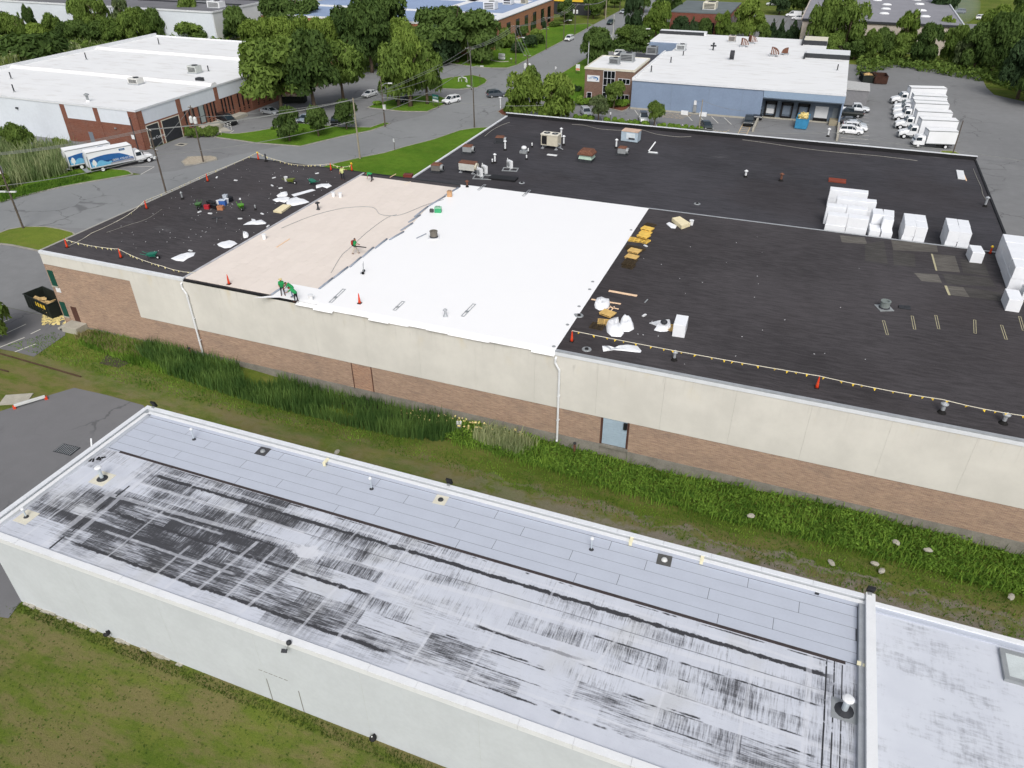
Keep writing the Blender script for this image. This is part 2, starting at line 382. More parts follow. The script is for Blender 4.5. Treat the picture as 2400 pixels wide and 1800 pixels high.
# paving slabs beside the long wall and the concrete pad by the yard
for k in range(5):
    y0 = 90.4+k*3.6; struct('paving_slab', MB().box(-51.9,-50.25,y0,y0+3.5,0.05,0.135), M_CONC)
struct('concrete_pad', MB().obox((*at(38,936)[:2], 0.02), (2.6,1.7,0.1), 0.5), M_CONC)
# ------------------------------------------------------------------ building materials
def m_fgroof():
    """old white-coated felt roof: metre-wide rolls, worn to black along their laps, brushed streaks, white repair seams"""
    N = NT('worn_white_roof', 0.75, 0.25); p = N.pos(); x, y, _ = N.xyz(p)
    rag = N.m('SUBTRACT', N.noise(N.vmul(p, (1.6, 3.0, 1)), 1.0, 6, 0.75), 0.5); wob = N.mul(N.m('SUBTRACT', N.noise(p, 0.5, 3), 0.5), 0.3)
    u = N.mul(N.m('SUBTRACT', y, 21.9), 1/1.025); roll = N.m('FLOOR', u); cell = N.m('FLOOR', N.m('ADD', N.mul(x, 1/4.3), N.mul(roll, 0.37)))
    wn_ = N.n('ShaderNodeTexWhiteNoise', noise_dimensions='2D'); N.put(wn_.inputs['Vector'], N.vec(roll, cell)); wr = wn_.outputs['Value']
    wn2 = N.n('ShaderNodeTexWhiteNoise', noise_dimensions='1D'); N.put(wn2.inputs['W'], N.m('ADD', roll, 3.3)); wr2 = wn2.outputs['Value']
    cy_ = N.noise(N.vmul(p, (10, 0.6, 1)), 1.0, 6, 0.76); cy2 = N.noise(N.vmul(p, (24, 1.3, 1)), 1.0, 3, 0.7)
    cx_ = N.noise(N.vmul(p, (0.65, 11, 1)), 1.0, 6, 0.76); cx2 = N.noise(N.vmul(p, (1.4, 22, 1)), 1.0, 3, 0.7); fine = N.noise(p, 14, 3, 0.75)
    vert = N.sm(N.m('ADD', N.mul(wr, 0.5), N.mul(N.sm(y, 22, 29), 0.6)), 0.35, 0.6)      # 1: strokes across the roll, 0: along it
    comb = N.m('ADD', N.mul(vert, N.m('ADD', N.mul(cy_, 0.6), N.mul(cy2, 0.4))), N.mul(N.m('SUBTRACT', 1.0, vert), N.m('ADD', N.mul(cx_, 0.6), N.mul(cx2, 0.4))))
    comb = N.m('ADD', N.mul(comb, 0.72), N.mul(N.m('ADD', N.mul(cx_, 0.5), N.mul(cy_, 0.5)), 0.28))
    L = N.m('ADD', N.sm(x, -30, -4, 0.44, 0.26), N.mul(N.m('SUBTRACT', N.noise(N.vmul(p, (0.22, 0.5, 1)), 1.0, 4, 0.6), 0.5), 0.8))
    L = N.m('ADD', L, N.m('ADD', N.mul(N.m('SUBTRACT', wr, 0.5), 0.22), N.mul(N.m('SUBTRACT', wr2, 0.5), 0.16)))
    L = N.m('SUBTRACT', L, N.sm(x, -41.2, -40.6, 0.14, 0.0)); L = N.m('ADD', L, N.mul(N.band(N.m('ADD', y, wob), 24.9, 1.1, 1.0), N.sm(x, -30, -23, 0.16, 0.0)))
    dark = N.sm(N.m('ADD', N.mul(L, 0.62), N.mul(comb, 1.0)), 0.66, 0.90, 0.0, 0.95)
    dark = N.mx(dark, N.mul(N.sm(fine, 0.45, 0.75), N.sm(comb, 0.4, 0.65), 0.22))
    dark = N.mul(dark, N.sm(y, 20.7, 22.0, 0.35, 1.0))
    for yc, w, x0, x1, amp, thr in ((29.05,0.14,-39.2,7.2,0.5,0.26),(28.0,0.022,-36,7,0.05,0.25),(26.35,0.09,-39.8,-26,0.42,0.36),(25.0,0.12,-39,-18.6,0.55,0.28),(25.28,0.10,-12.3,-5.6,0.30,0.2),(25.0,0.03,-7,6,0.25,0.4),(23.95,0.03,-38.5,6,0.2,0.44),(22.92,0.035,-39,5.5,0.22,0.42),(21.9,0.12,-39.4,-15.5,0.5,0.28),(21.85,0.05,-12,-2,0.3,0.4),(27.05,0.05,-6,6.8,0.2,0.42),(30.02,0.04,-38,7,0.25,0.47),(24.1,0.05,-15,7,0.3,0.5),(26.0,0.04,-4,6.5,0.28,0.5)):
        b = N.sm(N.m('ADD', N.m('ABSOLUTE', N.m('SUBTRACT', N.m('ADD', y, N.mul(wob, 0.15)), yc)), N.mul(rag, amp)), w-0.035, w+0.03, 1, 0)
        b = N.mul(b, N.sm(x, x0-0.3, x0+0.3), N.sm(x, x1-1, x1, 1, 0), N.sm(N.noise(N.vmul(p, (0.5, 0.15, 1)), 1.0, 3), thr, thr+0.07)); dark = N.mx(dark, N.mul(b, 0.97))
    seam = 0.0; wig = N.mul(N.m('SUBTRACT', N.noise(p, 1.1, 4, 0.65), 0.5), 0.22); ys_ = N.m('ADD', y, wig); xs_ = N.m('ADD', x, wig)
    for yc, k, w, x0, x1 in ((27.7,0.034,0.12,-41.0,8),(28.0,0.0,0.10,-39.5,-26),(25.0,-0.04,0.085,-19,8),(23.45,0.0,0.06,-38,-28),(22.35,0.01,0.05,-19,7),(29.5,0.0,0.05,-39,6),(26.0,0.0,0.05,-38,-31)):
        d = N.m('SUBTRACT', ys_, N.mul(x, k)); seam = N.mx(seam, N.mul(N.band(d, yc, w, 0.07), N.sm(x, x0-0.4, x0), N.sm(x, x1, x1+0.4, 1, 0)))
    for xc, k, w, y0, y1 in ((-40.75,0.03,0.20,20,31),(-39.75,0.0,0.14,20,31),(-42.6,0.04,0.05,20.5,31),(-43.9,0.03,0.05,23,31),(-32.0,0.1,0.06,20.8,24.3),(-30.3,0.18,0.09,20.8,25.2),(-28.4,0.2,0.09,20.8,26.2),(-26.8,0.1,0.08,20.8,26.2),(-24.8,0.2,0.08,21,26.4),(-21.3,0.1,0.06,20.8,24.9),(-19.05,0.07,0.09,20.6,29.2),(-16.8,0.0,0.07,25.4,27.2),(-14.5,0.05,0.05,21,24.4),(-11.2,0.08,0.06,20.8,25.2),(-5.7,0.1,0.07,20.8,25.2),(-5.3,0.3,0.06,25.2,27.4),(-1.4,0.1,0.05,22,25),(2.6,0.05,0.06,22,28),(5.6,0.0,0.12,20.8,30.4),(-36.1,0.05,0.04,21,30),(-22.9,0.05,0.04,26.5,30),(-9.2,0.05,0.04,26,30)):
        seam = N.mx(seam, N.mul(N.band(N.m('SUBTRACT', xs_, N.mul(N.m('SUBTRACT', y, 25.0), k)), xc, w, 0.05), N.sm(y, y0, y0+0.2), N.sm(y, y1, y1+0.2, 1, 0)))
    seam = N.mul(seam, N.sm(N.m('ADD', N.noise(N.vmul(p, (2.2, 2.2, 1)), 1.0, 5, 0.75), N.mul(comb, 0.35)), 0.42, 0.68, 1.0, 0.5))
    spl = N.sm(N.m('ADD', N.m('ADD', N.mul(N.m('ABSOLUTE', N.m('ADD', x, 24.6)), 0.55), N.m('ABSOLUTE', N.m('SUBTRACT', y, 26.6))), N.mul(rag, 2.2)), 0.55, 0.85, 1, 0)
    dark = N.mul(dark, N.m('SUBTRACT', 1.0, N.mul(N.mx(seam, spl), 0.9)))
    for xc, y0, y1, w in ((-40.32,20.9,22.1,0.06),(-40.2,22.5,23.5,0.04),(-40.17,24.6,25.4,0.05),(-40.1,26.2,27.5,0.05),(6.45,20.8,30.4,0.03),(6.85,20.8,30.4,0.022),(7.25,21,30,0.018)):
        dark = N.mx(dark, N.mul(N.band(N.m('ADD', x, N.mul(wob, 0.12)), xc, w, 0.03), N.sm(y, y0, y0+0.1), N.sm(y, y1, y1+0.1, 1, 0), N.sm(N.noise(p, 2.0, 3), 0.32, 0.42)))
    tone = N.mix(N.noise(p, 0.8, 5), srgb(182,186,196), srgb(206,210,219))
    tone = N.mix(N.mul(N.sm(N.noise(p, 0.3, 4), 0.5, 0.7), 0.35), tone, srgb(182,182,178)); tone = N.mix(N.mul(N.mx(seam, spl), 0.8), tone, srgb(206,208,214))
    col = N.mix(dark, tone, N.mix(fine, srgb(34,34,37), srgb(60,60,64))); N.bump(N.m('ADD', comb, fine), 0.12, 0.03); return N.done(col)
def m_rightroof():
    N = NT('weathered_white_roof', 0.75, 0.25); p = N.pos()
    a = N.noise(N.vmul(p, (0.9, 4.5, 1)), 1.0, 5, 0.7); b = N.noise(N.vmul(p, (4.5, 0.9, 1)), 1.0, 5, 0.7); c = N.noise(N.vmul(p, (0.25, 0.6, 1)), 1.0, 3)
    d = N.sm(N.m('ADD', N.m('ADD', N.mul(a, 0.5), N.mul(b, 0.35)), N.mul(c, 0.5)), 0.66, 0.95, 0, 0.75)
    t = N.mix(N.noise(p, 0.7, 5), srgb(188,192,202), srgb(208,212,219)); return N.done(N.mix(d, t, srgb(92,93,100)))
def m_black(name='black_roof', base=(66,63,65)):
    """ballast-free black membrane, brushed in fine ripples, pale dust patches"""
    N = NT(name, 0.82, 0.22); p = N.pos(); c = srgb(*base)
    rip = N.noise(N.vmul(N.vadd(p, N.vmul(N.noise(p, 0.5, 2, col=True), (0.6, 0.6, 0))), (0.55, 3.4, 1)), 1.0, 5, 0.7)
    big = N.noise(p, 0.07, 4, 0.6); fine = N.noise(p, 9, 3, 0.75)
    f = N.m('ADD', N.m('ADD', N.mul(rip, 0.45), N.mul(big, 0.35)), N.mul(fine, 0.2))
    col = N.mix(N.sm(f, 0.33, 0.68), tuple(q*0.55 for q in c), tuple(q*1.5 for q in c))
    dust = N.mul(N.sm(N.noise(N.vmul(p, (0.10, 0.22, 1)), 1.0, 4, 0.6), 0.62, 0.78), N.sm(N.noise(N.vmul(p, (0.9, 4, 1)), 1.0, 5, 0.7), 0.38, 0.66))
    col = N.mix(N.mul(dust, 0.45), col, srgb(124,124,126))
    warm = N.sm(N.noise(p, 0.05, 3), 0.45, 0.65, 0, 0.25); col = N.mix(warm, col, srgb(56,49,48))
    speck = N.sm(N.vor(p, 1.7), 0.02, 0.035, 1, 0)
    col = N.mix(N.mul(speck, N.sm(N.noise(p, 0.12, 3), 0.56, 0.66), 0.5), col, srgb(190,190,186))
    N.bump(rip, 0.35, 0.06); return N.done(col)
def m_brick(name, a=(178,148,126), b=(154,124,108), mort=(178,166,150), scl=1.0, along='x', dirt=0.35):
    N = NT(name, 0.9, 0.15); p = N.pos(); x, y, z = N.xyz(p)
    u = x if along == 'x' else y
    br = N.n('ShaderNodeTexBrick'); N.put(br.inputs['Vector'], N.vec(u, z, 0.0)); N.put(br.inputs['Color1'], srgb(*a)); N.put(br.inputs['Color2'], srgb(*b)); N.put(br.inputs['Mortar'], srgb(*mort))
    br.inputs['Scale'].default_value = 1.0; br.inputs['Mortar Size'].default_value = 0.012*scl; br.inputs['Brick Width'].default_value = 0.30*scl; br.inputs['Row Height'].default_value = 0.10*scl; br.inputs['Bias'].default_value = 0.1
    row = N.noise(N.vec(N.mul(u, 0.9), N.mul(z, 9.0)), 1.0, 4, 0.7)
    col = N.mulc(br.outputs[0], N.mix(N.sm(row, 0.3, 0.7), (0.80,0.79,0.78), (1.12,1.10,1.08)))
    st = N.mul(N.sm(N.noise(N.vec(N.mul(u, 0.35), N.mul(z, 0.6)), 1.0, 5, 0.65), 0.45, 0.75), dirt)
    col = N.mix(st, col, srgb(118,106,100)); N.bump(br.outputs['Fac'], 0.2, 0.01); return N.done(col)
def m_panel(name, base=(210,207,199), seam=5.65, x0=-75.9, dirt=0.4):
    """precast wall panels: rain streaks from the top edge, grime in the joints"""
    N = NT(name, 0.8, 0.2); p = N.pos(); x, y, z = N.xyz(p); c = srgb(*base)
    col = N.mix(N.sm(N.noise(p, 0.25, 5, 0.65), 0.3, 0.7), tuple(q*0.93 for q in c), tuple(min(0.9, q*1.06) for q in c))
    top = N.sm(z, 6.2, 9.2, 0.0, 1.0)
    st = N.mul(N.sm(N.noise(N.vec(N.mul(x, 2.6), N.mul(z, 0.12)), 1.0, 5, 0.7), 0.5, 0.78), top)
    col = N.mix(N.mul(st, dirt), col, srgb(150,146,138))
    yel = N.mul(N.sm(N.noise(N.vec(N.mul(x, 0.5), N.mul(z, 0.25)), 1.0, 4), 0.55, 0.75), top)
    col = N.mix(N.mul(yel, 0.5), col, srgb(202,186,146))
    bk = N.mul(N.sm(N.noise(N.vec(N.mul(x, 1.1), N.mul(z, 0.16)), 1.3, 3, 0.6), 0.68, 0.74), N.sm(z, 7.0, 8.6, 0, 1))
    col = N.mix(N.mul(bk, 0.35), col, srgb(96,96,94))
    N.bump(N.noise(p, 4, 4), 0.1, 0.02); return N.done(col)
def m_membrane():
    N = NT('white_membrane', 0.35, 0.4); p = N.pos(); n = N.noise(p, 0.5, 5)
    N.bump(N.noise(p, 0.9, 3), 0.05, 0.1); return N.done(N.mix(n, (0.88,0.88,0.885), (0.90,0.90,0.90)))
def m_whiteroof(k=1.0, name='white_roof'):
    N = NT(name, 0.6, 0.3); p = N.pos(); f = N.noise(N.vmul(p, (0.35, 1.2, 1)), 0.5, 5, 0.65); g_ = N.noise(N.vmul(p, (0.12, 0.4, 1)), 1.0, 4, 0.6)
    col = N.mix(N.noise(p, 0.15, 5), srgb(220,221,222,k), srgb(232,233,233,k))
    col = N.mix(N.mul(N.sm(f, 0.5, 0.72), 0.4), col, srgb(186,182,176)); col = N.mix(N.mul(N.sm(g_, 0.6, 0.75), 0.25), col, srgb(168,160,150)); return N.done(col)
def m_corr(name, base):
    return paint(*base, 0.5, 0.35, 0.08, 0.6)
M_FGROOF = m_fgroof(); M_RROOF = m_rightroof(); M_BLACK = m_black(); M_BRICKTAN = m_brick('tan_brick'); M_PANEL = m_panel('cream_panel'); M_MEMB = m_membrane()
M_FGWALL = paint(198,203,207, 0.7, 0.25, 0.05, 0.4); M_PLINTH = paint(134,130,122, 0.9, 0.15, 0.22, 0.9)
M_COPING = paint(216,219,223, 0.5, 0.35, 0.06, 1.0); M_GALV = paint(172,176,180, 0.45, 0.4, 0.12, 2, 0.3)
M_SHEET = paint(180,186,198, 0.65, 0.3, 0.035, 0.6); M_ISO = None
def m_iso():
    N = NT('tan_board', 0.9, 0.15); p = N.pos(); r = N.rnd(); n = N.noise(p, 1.4, 5)
    c = N.mix(r, srgb(219,209,200), srgb(223,213,204)); return N.done(N.mulc(c, N.mix(n, (0.94,0.94,0.94), (1.04,1.04,1.04))))
M_ISO = m_iso()
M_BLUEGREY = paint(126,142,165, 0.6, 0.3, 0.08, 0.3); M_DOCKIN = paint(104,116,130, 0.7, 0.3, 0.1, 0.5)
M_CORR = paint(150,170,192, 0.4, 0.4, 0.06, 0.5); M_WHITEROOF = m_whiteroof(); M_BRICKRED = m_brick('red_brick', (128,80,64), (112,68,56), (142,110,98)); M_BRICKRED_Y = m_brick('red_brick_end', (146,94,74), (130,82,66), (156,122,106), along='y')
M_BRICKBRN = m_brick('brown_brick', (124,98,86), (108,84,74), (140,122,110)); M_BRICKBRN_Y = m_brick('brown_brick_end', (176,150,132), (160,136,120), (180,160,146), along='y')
M_GREYROOF = paint(112,112,116, 0.85, 0.2, 0.14, 0.12); M_DARKROOF = paint(66,68,74, 0.85, 0.2, 0.16, 0.3); M_BLUEROOF = paint(138,156,186, 0.7, 0.25, 0.1, 0.1)
M_WHITEWALL = paint(212,218,226, 0.6, 0.3, 0.05, 0.2); M_BEIGEWALL = paint(190,180,170, 0.8, 0.2, 0.06, 0.2); M_GLASS = glass_dark()
M_DKFRAME = paint(52,54,58, 0.6, 0.3, 0.15, 2); M_GREEN = paint(24,74,62, 0.5, 0.35, 0.12, 2); M_BROWN = paint(84,58,50, 0.7, 0.25, 0.15, 3)
M_WHITE = paint(222,224,226, 0.45, 0.35, 0.04, 1); M_BLACKP = paint(30,30,32, 0.6, 0.3, 0.2, 3); M_RUST = paint(112,78,64, 0.9, 0.15, 0.35, 5)
M_GREYM = paint(150,154,156, 0.5, 0.4, 0.12, 2, 0.2); M_BEIGEM = paint(196,190,172, 0.5, 0.35, 0.1, 2); M_ORANGE = paint(214,66,34, 0.6, 0.3, 0.1, 3); M_RUBBER = paint(34,33,33, 0.9, 0.15, 0.2, 4)
M_YELLOW = paint(226,190,60, 0.6, 0.3, 0.12, 3); M_CREAM = paint(208,204,188, 0.8, 0.2, 0.08, 2)

# ------------------------------------------------------------------ foreground white building
FX0, FX1, FY0, FY1 = -45.6, 8.3, 20.4, 35.2; FZ = 6.7; FP = 7.2
fg = thing('flat_roof_building', 'long white rendered building with a worn black-streaked white flat roof', 'building', (-18, 28, 0))
def fpart(name, mb, mats, **k):
    o = part(name, mb, mats, fg, **k); o.location = (18, -28, 0); return o
fpart('wall', MB().box(FX0+0.05, 60, FY0+0.05, FY1-0.05, -0.5, FZ-0.3), M_FGWALL)
fpart('roof', MB().box(FX0+0.4, FX1, FY0+0.42, 30.2, FZ-0.29, FZ), M_FGROOF)
fpart('roof', MB().box(FX0+0.4, FX1, 30.2, FY1-0.35, FZ-0.29, FZ-0.02), M_SHEET)
fpart('roof', MB().box(FX1+0.55, 60, FY0+0.42, FY1-0.3, FZ-0.29, FZ-0.1), M_RROOF, label='right roof section, pale and weathered')
# parapets: outer wall strip, inner lower flashing ledge
def parapet(name, x0, x1, y0, y1, z0, z1, m=M_COPING): fpart(name, MB().box(x0, x1, y0, y1, z0, z1), m)
parapet('parapet', FX0+0.02, FX1, FY1-0.26, FY1-0.02, FZ-0.3, FP-0.06, M_FGWALL)
parapet('parapet', FX0+0.02, FX0+0.28, FY0+0.44, FY1-0.26, FZ-0.3, FP-0.06, M_FGWALL)
mb = MB()
for k in range(18):
    x = FX0+k*3.0; mb.box(x+0.01, min(x+2.99, FX1-0.06), FY1-0.32, FY1+0.03, FP-0.06, FP)
fpart('coping', mb, M_COPING)
mb = MB()
for k in range(5):
    y = FY0+0.4+k*2.9; mb.box(FX0-0.03, FX0+0.34, y+0.01, min(y+2.89, FY1-0.33), FP-0.06, FP)
fpart('coping', mb, M_COPING)
fpart('flashing', MB().box(FX0+0.9, FX1, FY1-0.62, FY1-0.35, FZ-0.02, FZ+0.30), M_SHEET)
fpart('flashing', MB().box(FX0+0.4, FX0+0.62, FY0+0.5, FY1-0.62, FZ, FZ+0.26), M_COPING)
fpart('flashing_cap', MB().box(FX0+0.62, FX1, FY1-0.66, FY1-0.40, FZ+0.302, FZ+0.35), M_WHITE)
fpart('flashing_cap', MB().box(FX0+0.34, FX0+0.66, FY0+0.5, FY1-0.66, FZ+0.262, FZ+0.31), M_WHITE)
mb = MB()
for k in range(19):
    x = FX0+k*2.9; mb.box(x+0.006, x+2.894, FY0-0.02, FY0+0.42, FZ-0.3, FZ+0.13 - (0.02 if k % 3 else 0.0))
fpart('coping', mb, M_WHITE)
fpart('party_wall', MB().box(FX1, FX1+0.5, FY0-0.03, FY1+0.05, FZ-0.3, FZ+0.66), M_WHITE)
fpart('flashing', MB().box(FX1-0.3, FX1, FY0+0.4, FY1-0.66, FZ, FZ+0.36), M_GALV)
fpart('parapet', MB().box(FX1+0.5, 60, FY1-0.28, FY1+0.02, FZ-0.3, FZ+0.12), M_WHITE)
fpart('flashing', MB().box(FX1+0.5, 60, FY1-0.62, FY1-0.28, FZ-0.3, FZ-0.0), M_SHEET)
fpart('coping', MB().box(FX1+0.5, 60, FY0-0.02, FY0+0.42, FZ-0.3, FZ+0.1), M_WHITE)
# new felt sheets along the far side, one object per sheet, staggered joints
sheet_rows = [(30.36,31.12),(31.12,31.98),(31.98,32.86),(32.86,33.72),(33.72,34.52)]
shm = {}
for r, (y0, y1) in enumerate(sheet_rows):
    x = FX0+0.7; k = 0
    while x < FX1-0.4:
        L = (7.9, 8.6, 8.2, 9.1)[(k+r*2) % 4] if k else (3.0, 5.5, 2.2, 6.8, 4.3)[r]
        x1 = min(x+L, FX1-0.32)
        key = (round(x1-x, 2), r)
        me = shm.get(key)
        if me is None:
            w, d = (x1-x-0.03)/2, (y1-y0-0.026)/2; me = shm[key] = MB().box(-w, w, -d, d, 0, 0.012).mesh('membrane_sheet', M_SHEET)
        o = link('membrane_sheet', me, fg, (18+(x+x1)/2, -28+(y0+y1)/2, FZ-0.019 + 0.002*(k % 2))); k += 1; x = x1
M_SEAM = paint(96,98,104, 0.9, 0.1, 0.2, 3)
fpart('seam_bed', MB().box(FX0+0.7, FX1-0.3, 30.32, 34.55, FZ-0.03, FZ-0.012), M_SEAM)
fpart('edge_strip', MB().box(FX0+1.9, FX1-0.9, 30.14, 30.34, FZ-0.01, FZ+0.02), paint(66,60,60, 0.85, 0.15, 0.2, 3), label='dark edging strip between new sheets and old roof')
# panel joints of the long wall
mb = MB()
for x in (-38.6,-31.4,-24.3,-17.2,-10.1,-3.0,4.1): mb.box(x-0.007, x+0.007, FY0+0.045, FY0+0.053, -0.3, FZ-0.32)
fpart('wall_joint', mb, paint(190,194,192, 0.9, 0.1, 0.2, 2), kind='stuff')
mb = MB()
for x0, x1, z in ((-24.6,-22.6,2.9),): 
    for k in range(6): mb.box(x0+k*0.36, x0+k*0.36+0.26, FY0+0.03, FY0+0.062, z-0.10-k*0.005, z-0.08-k*0.005)
for x in (-24.2,-21.9): mb.box(x-0.02, x+0.02, FY0+0.03, FY0+0.062, 0.0, 2.1)
fpart('wall_crack', mb, paint(120,118,110, 0.9, 0.1, 0.2, 2))
mb = MB()
for k in range(26):
    x = -45.2+k*0.55*(1+0.1*math.sin(k)); mb.box(x, x+0.45, FY0-0.12-0.06*math.sin(k*2.3), FY0+0.06, -0.1, 0.10+0.06*math.sin(k*1.7))
fpart('footing', mb, M_CONC, kind='stuff')
struct('concrete_apron', MB().box(-46.5, -45.62, 27.0, 34.4, 0.0, 0.18), paint(186,170,150, 0.85, 0.2, 0.12, 1))

# ------------------------------------------------------------------ long warehouse being re-roofed
MZ = 9.1; BZ = 8.45
wh = thing('warehouse_building', 'long cream panel and brick warehouse whose black flat roof is being covered in white', 'building', (0, 52, 0))
def wpart(name, mb, mats, **k):
    o = part(name, mb, mats, wh, **k); o.location = (0, -52, 0); return o
X0, XB0, XB1, XE = -75.95, -50.0, 22.9, 62
wpart('wall', MB().box(X0+0.12, XE, 52.12, 87.6, -2, MZ-0.32), M_PLINTH)
wpart('wall', MB().box(XB0+0.12, XB1-0.1, 87.7, 124.8, -1, BZ-0.3), M_BRICKTAN)
wpart('plinth', MB().box(-63.7, -12.2, 52.0, 52.11, -2.2, 0.32), M_PLINTH); wpart('plinth', MB().box(-9.65, XE, 52.0, 52.11, -2.2, 0.12), M_PLINTH)
wpart('plinth', MB().box(X0, -63.72, 52.0, 52.11, -1.5, 0.2), M_PLINTH)
wpart('brick_wall', MB().box(X0, -63.7, 52.03, 52.11, 0.2, 7.56), M_BRICKTAN)
wpart('brick_wall', MB().box(X0-0.02, X0+0.11, 52.0, 87.6, -0.5, MZ-0.33), m_brick('tan_brick_end', along='y'))
wpart('brick_wall', MB().box(-63.7, -12.2, 52.03, 52.11, 0.32, 3.24), M_BRICKTAN)
wpart('brick_wall', MB().box(-9.65, XE, 52.03, 52.11, 0.12, 3.3), M_BRICKTAN)
wpart('brick_infill', MB().box(-37.4, -35.3, 52.02, 52.029, 0.3, 3.1), m_brick('infill_brick', (182,140,114), (160,118,96)))
mb = MB()
for x in (-37.45, -35.25): mb.box(x-0.05, x+0.05, 52.0, 52.03, 0.2, 3.24)
wpart('infill_joint', mb, M_BROWN, kind='stuff')
# precast panels, one object each
pj = [X0,-69.9,-63.7] + [-63.7+k*5.66 for k in range(1, 23)]
mp = {}
for i in range(len(pj)-1):
    a, b = pj[i], pj[i+1]; zb = 7.58 if b <= -63.6 else 3.26; w = (b-a)/2-0.004
    key = (round(w, 2), zb)
    if key not in mp: mp[key] = MB().box(-w, w, -0.06, 0.07, zb, MZ-0.3).mesh('wall_panel', M_PANEL)
    link('wall_panel', mp[key], wh, ((a+b)/2, 52.03-52, 0.0))
wpart('coping', MB().box(X0-0.05, -56.2, 51.93, 52.25, MZ-0.3, MZ+0.02), M_COPING)
wpart('coping', MB().box(-56.2, -42.3, 51.95, 52.12, MZ-0.3, MZ-0.12), M_BLACKP)
wpart('coping', MB().box(-16.6, XE, 51.93, 52.25, MZ-0.3, MZ+0.02), M_GALV)
wpart('gravel_stop', MB().box(-16.6, XE, 51.91, 51.95, MZ-0.42, MZ-0.1), M_COPING)
wpart('coping', MB().box(X0-0.06, X0+0.2, 52.25, 87.8, MZ-0.3, MZ+0.04), paint(160,158,152, 0.6, 0.3, 0.1, 1))
wpart('coping', MB().box(X0+0.2, XB0, 87.55, 87.8, MZ-0.3, MZ+0.02), M_BLACKP)
wpart('roof', MB().box(X0+0.2, -56.2, 52.25, 87.55, MZ-0.3, MZ), M_BLACK, label='bare black roof section')
wpart('roof', MB().box(-56.2, -16.6, 52.12, 87.55, MZ-0.3, MZ-0.05), M_BLACK)
wpart('roof', MB().box(-16.6, XE, 52.25, 87.6, MZ-0.3, MZ), M_BLACK, label='bare black roof section with patches')
wpart('roof', MB().box(XB0+0.25, XB1-0.2, 87.9, 124.7, BZ-0.28, BZ), m_black('black_roof_back', (60,59,63)), label='lower black roof behind the step')
wpart('roof_step', MB().box(XB0, XE, 87.6, 87.9, 2, MZ+0.03), M_DKFRAME); wpart('step_cap', MB().box(-16.6, XE, 87.56, 87.78, MZ+0.03, MZ+0.07), M_GALV)
wpart('coping', MB().box(XB0-0.05, XB0+0.25, 87.9, 125, BZ-0.28, BZ+0.14), M_COPING)
wpart('parapet', MB().box(XB0-0.05, XB1, 124.7, 124.95, BZ-0.3, BZ+0.55), M_BLACKP); wpart('coping', MB().box(XB0-0.08, XB1+0.05, 124.66, 125.05, BZ+0.55, BZ+0.62), M_COPING)
wpart('coping', MB().box(XB1-0.2, XB1+0.06, 87.9, 124.66, BZ-0.28, BZ+0.12), M_BLACKP)
# insulation boards, one object per board (1.2 x 2.4 m)
bw, bl = 1.22, 2.44; me_b = {}
def memb_left(y):
    """left edge of the white membrane: steps along the length of the roof"""
    return -42.2 + (y-52.1)*(-0.06) + (0.9 if y < 54.8 else 0)
nb = 0
for j in range(15):
    y = 52.2+bl*(j+0.5)
    if y > 87.4: break
    off = 0.6 if j % 2 else 0.0
    for i in range(14):
        xa, xb = max(-56.1, -56.1+bw*i-off), -56.1+bw*(i+1)-off; ya, yb = 52.2+bl*j, min(52.2+bl*(j+1), 87.5)
        if xa > -39.6 or yb-ya < 0.2: continue
        key = (round(xb-xa, 2), round(yb-ya, 2)); w, d = (xb-xa)/2-0.005, (yb-ya)/2-0.005
        if key not in me_b: me_b[key] = MB().box(-w, w, -d, d, 0, 0.06).mesh('insulation_board', M_ISO)
        link('insulation_board', me_b[key], wh, ((xa+xb)/2, (ya+yb)/2-52, MZ-0.048+0.0015*((i*7+j*3) % 3))); nb += 1
wpart('edge_flashing', MB().box(-56.42, -56.12, 52.3, 87.5, MZ+0.002, MZ+0.03), paint(176,176,180, 0.6, 0.3, 0.3, 1.2))
# white membrane rolled out over the boards: one sheet per roll, lapped
rolls = np.linspace(-42.6, -16.7, 14)
for k in range(13):
    x0, x1 = rolls[k], rolls[k+1]+0.12
    mb = MB(); z = MZ+0.03+0.004*(k % 2); ys = [51.72-(0.1*math.sin(k*2.1))] + [52.2+3.0*i for i in range(12)] + [87.75]
    if k == 0: ys = [51.7] + [52.2+0.65*i for i in range(4)]
    n = len(ys); R = []
    for i, yy in enumerate(ys):
        dz = -0.35-0.12*math.sin(k*1.7) if i == 0 else 0.0
        R += [(x0, yy, z+dz), (x1, yy, z+dz+0.003)]
    mb.add(R, [(2*i, 2*i+1, 2*i+3, 2*i+2) for i in range(n-1)])
    wpart('membrane_sheet', mb, M_MEMB)
# grey undersides folded back along the open edge of the membrane
M_FOLD = paint(138,146,158, 0.6, 0.3, 0.08, 1.5)
ed = [(592,697),(668,652),(None,None),(748,676),(778,648),(816,626),(852,597),(876,578),(908,557),(912,560),(945,542),(958,538),(985,524),(990,520),(1010,506),(1034,488),(1062,463),(1085,447)]
fold_pts = [((636,691),(676,664)),((748,677),(780,652)),((782,652),(815,626)),((820,626),(846,603)),((849,603),(875,580)),((879,582),(907,560)),((913,562),(946,543)),((940,540),(967,523)),((958,521),(985,504)),((972,508),(1003,484)),((1003,484),(1043,460)),((1043,458),(1074,440))]
for a, b in fold_pts:
    p, q = at(*a, MZ+0.06), at(*b, MZ+0.06); d = (q-p).normalized(); n = Vector((-d.y, d.x, 0))*0.17
    mb = MB().tube([p, p.lerp(q, 0.5)+Vector((0,0,0.015)), q], 0.11, 7)
    wpart('membrane_fold', mb, M_FOLD, smooth=True)
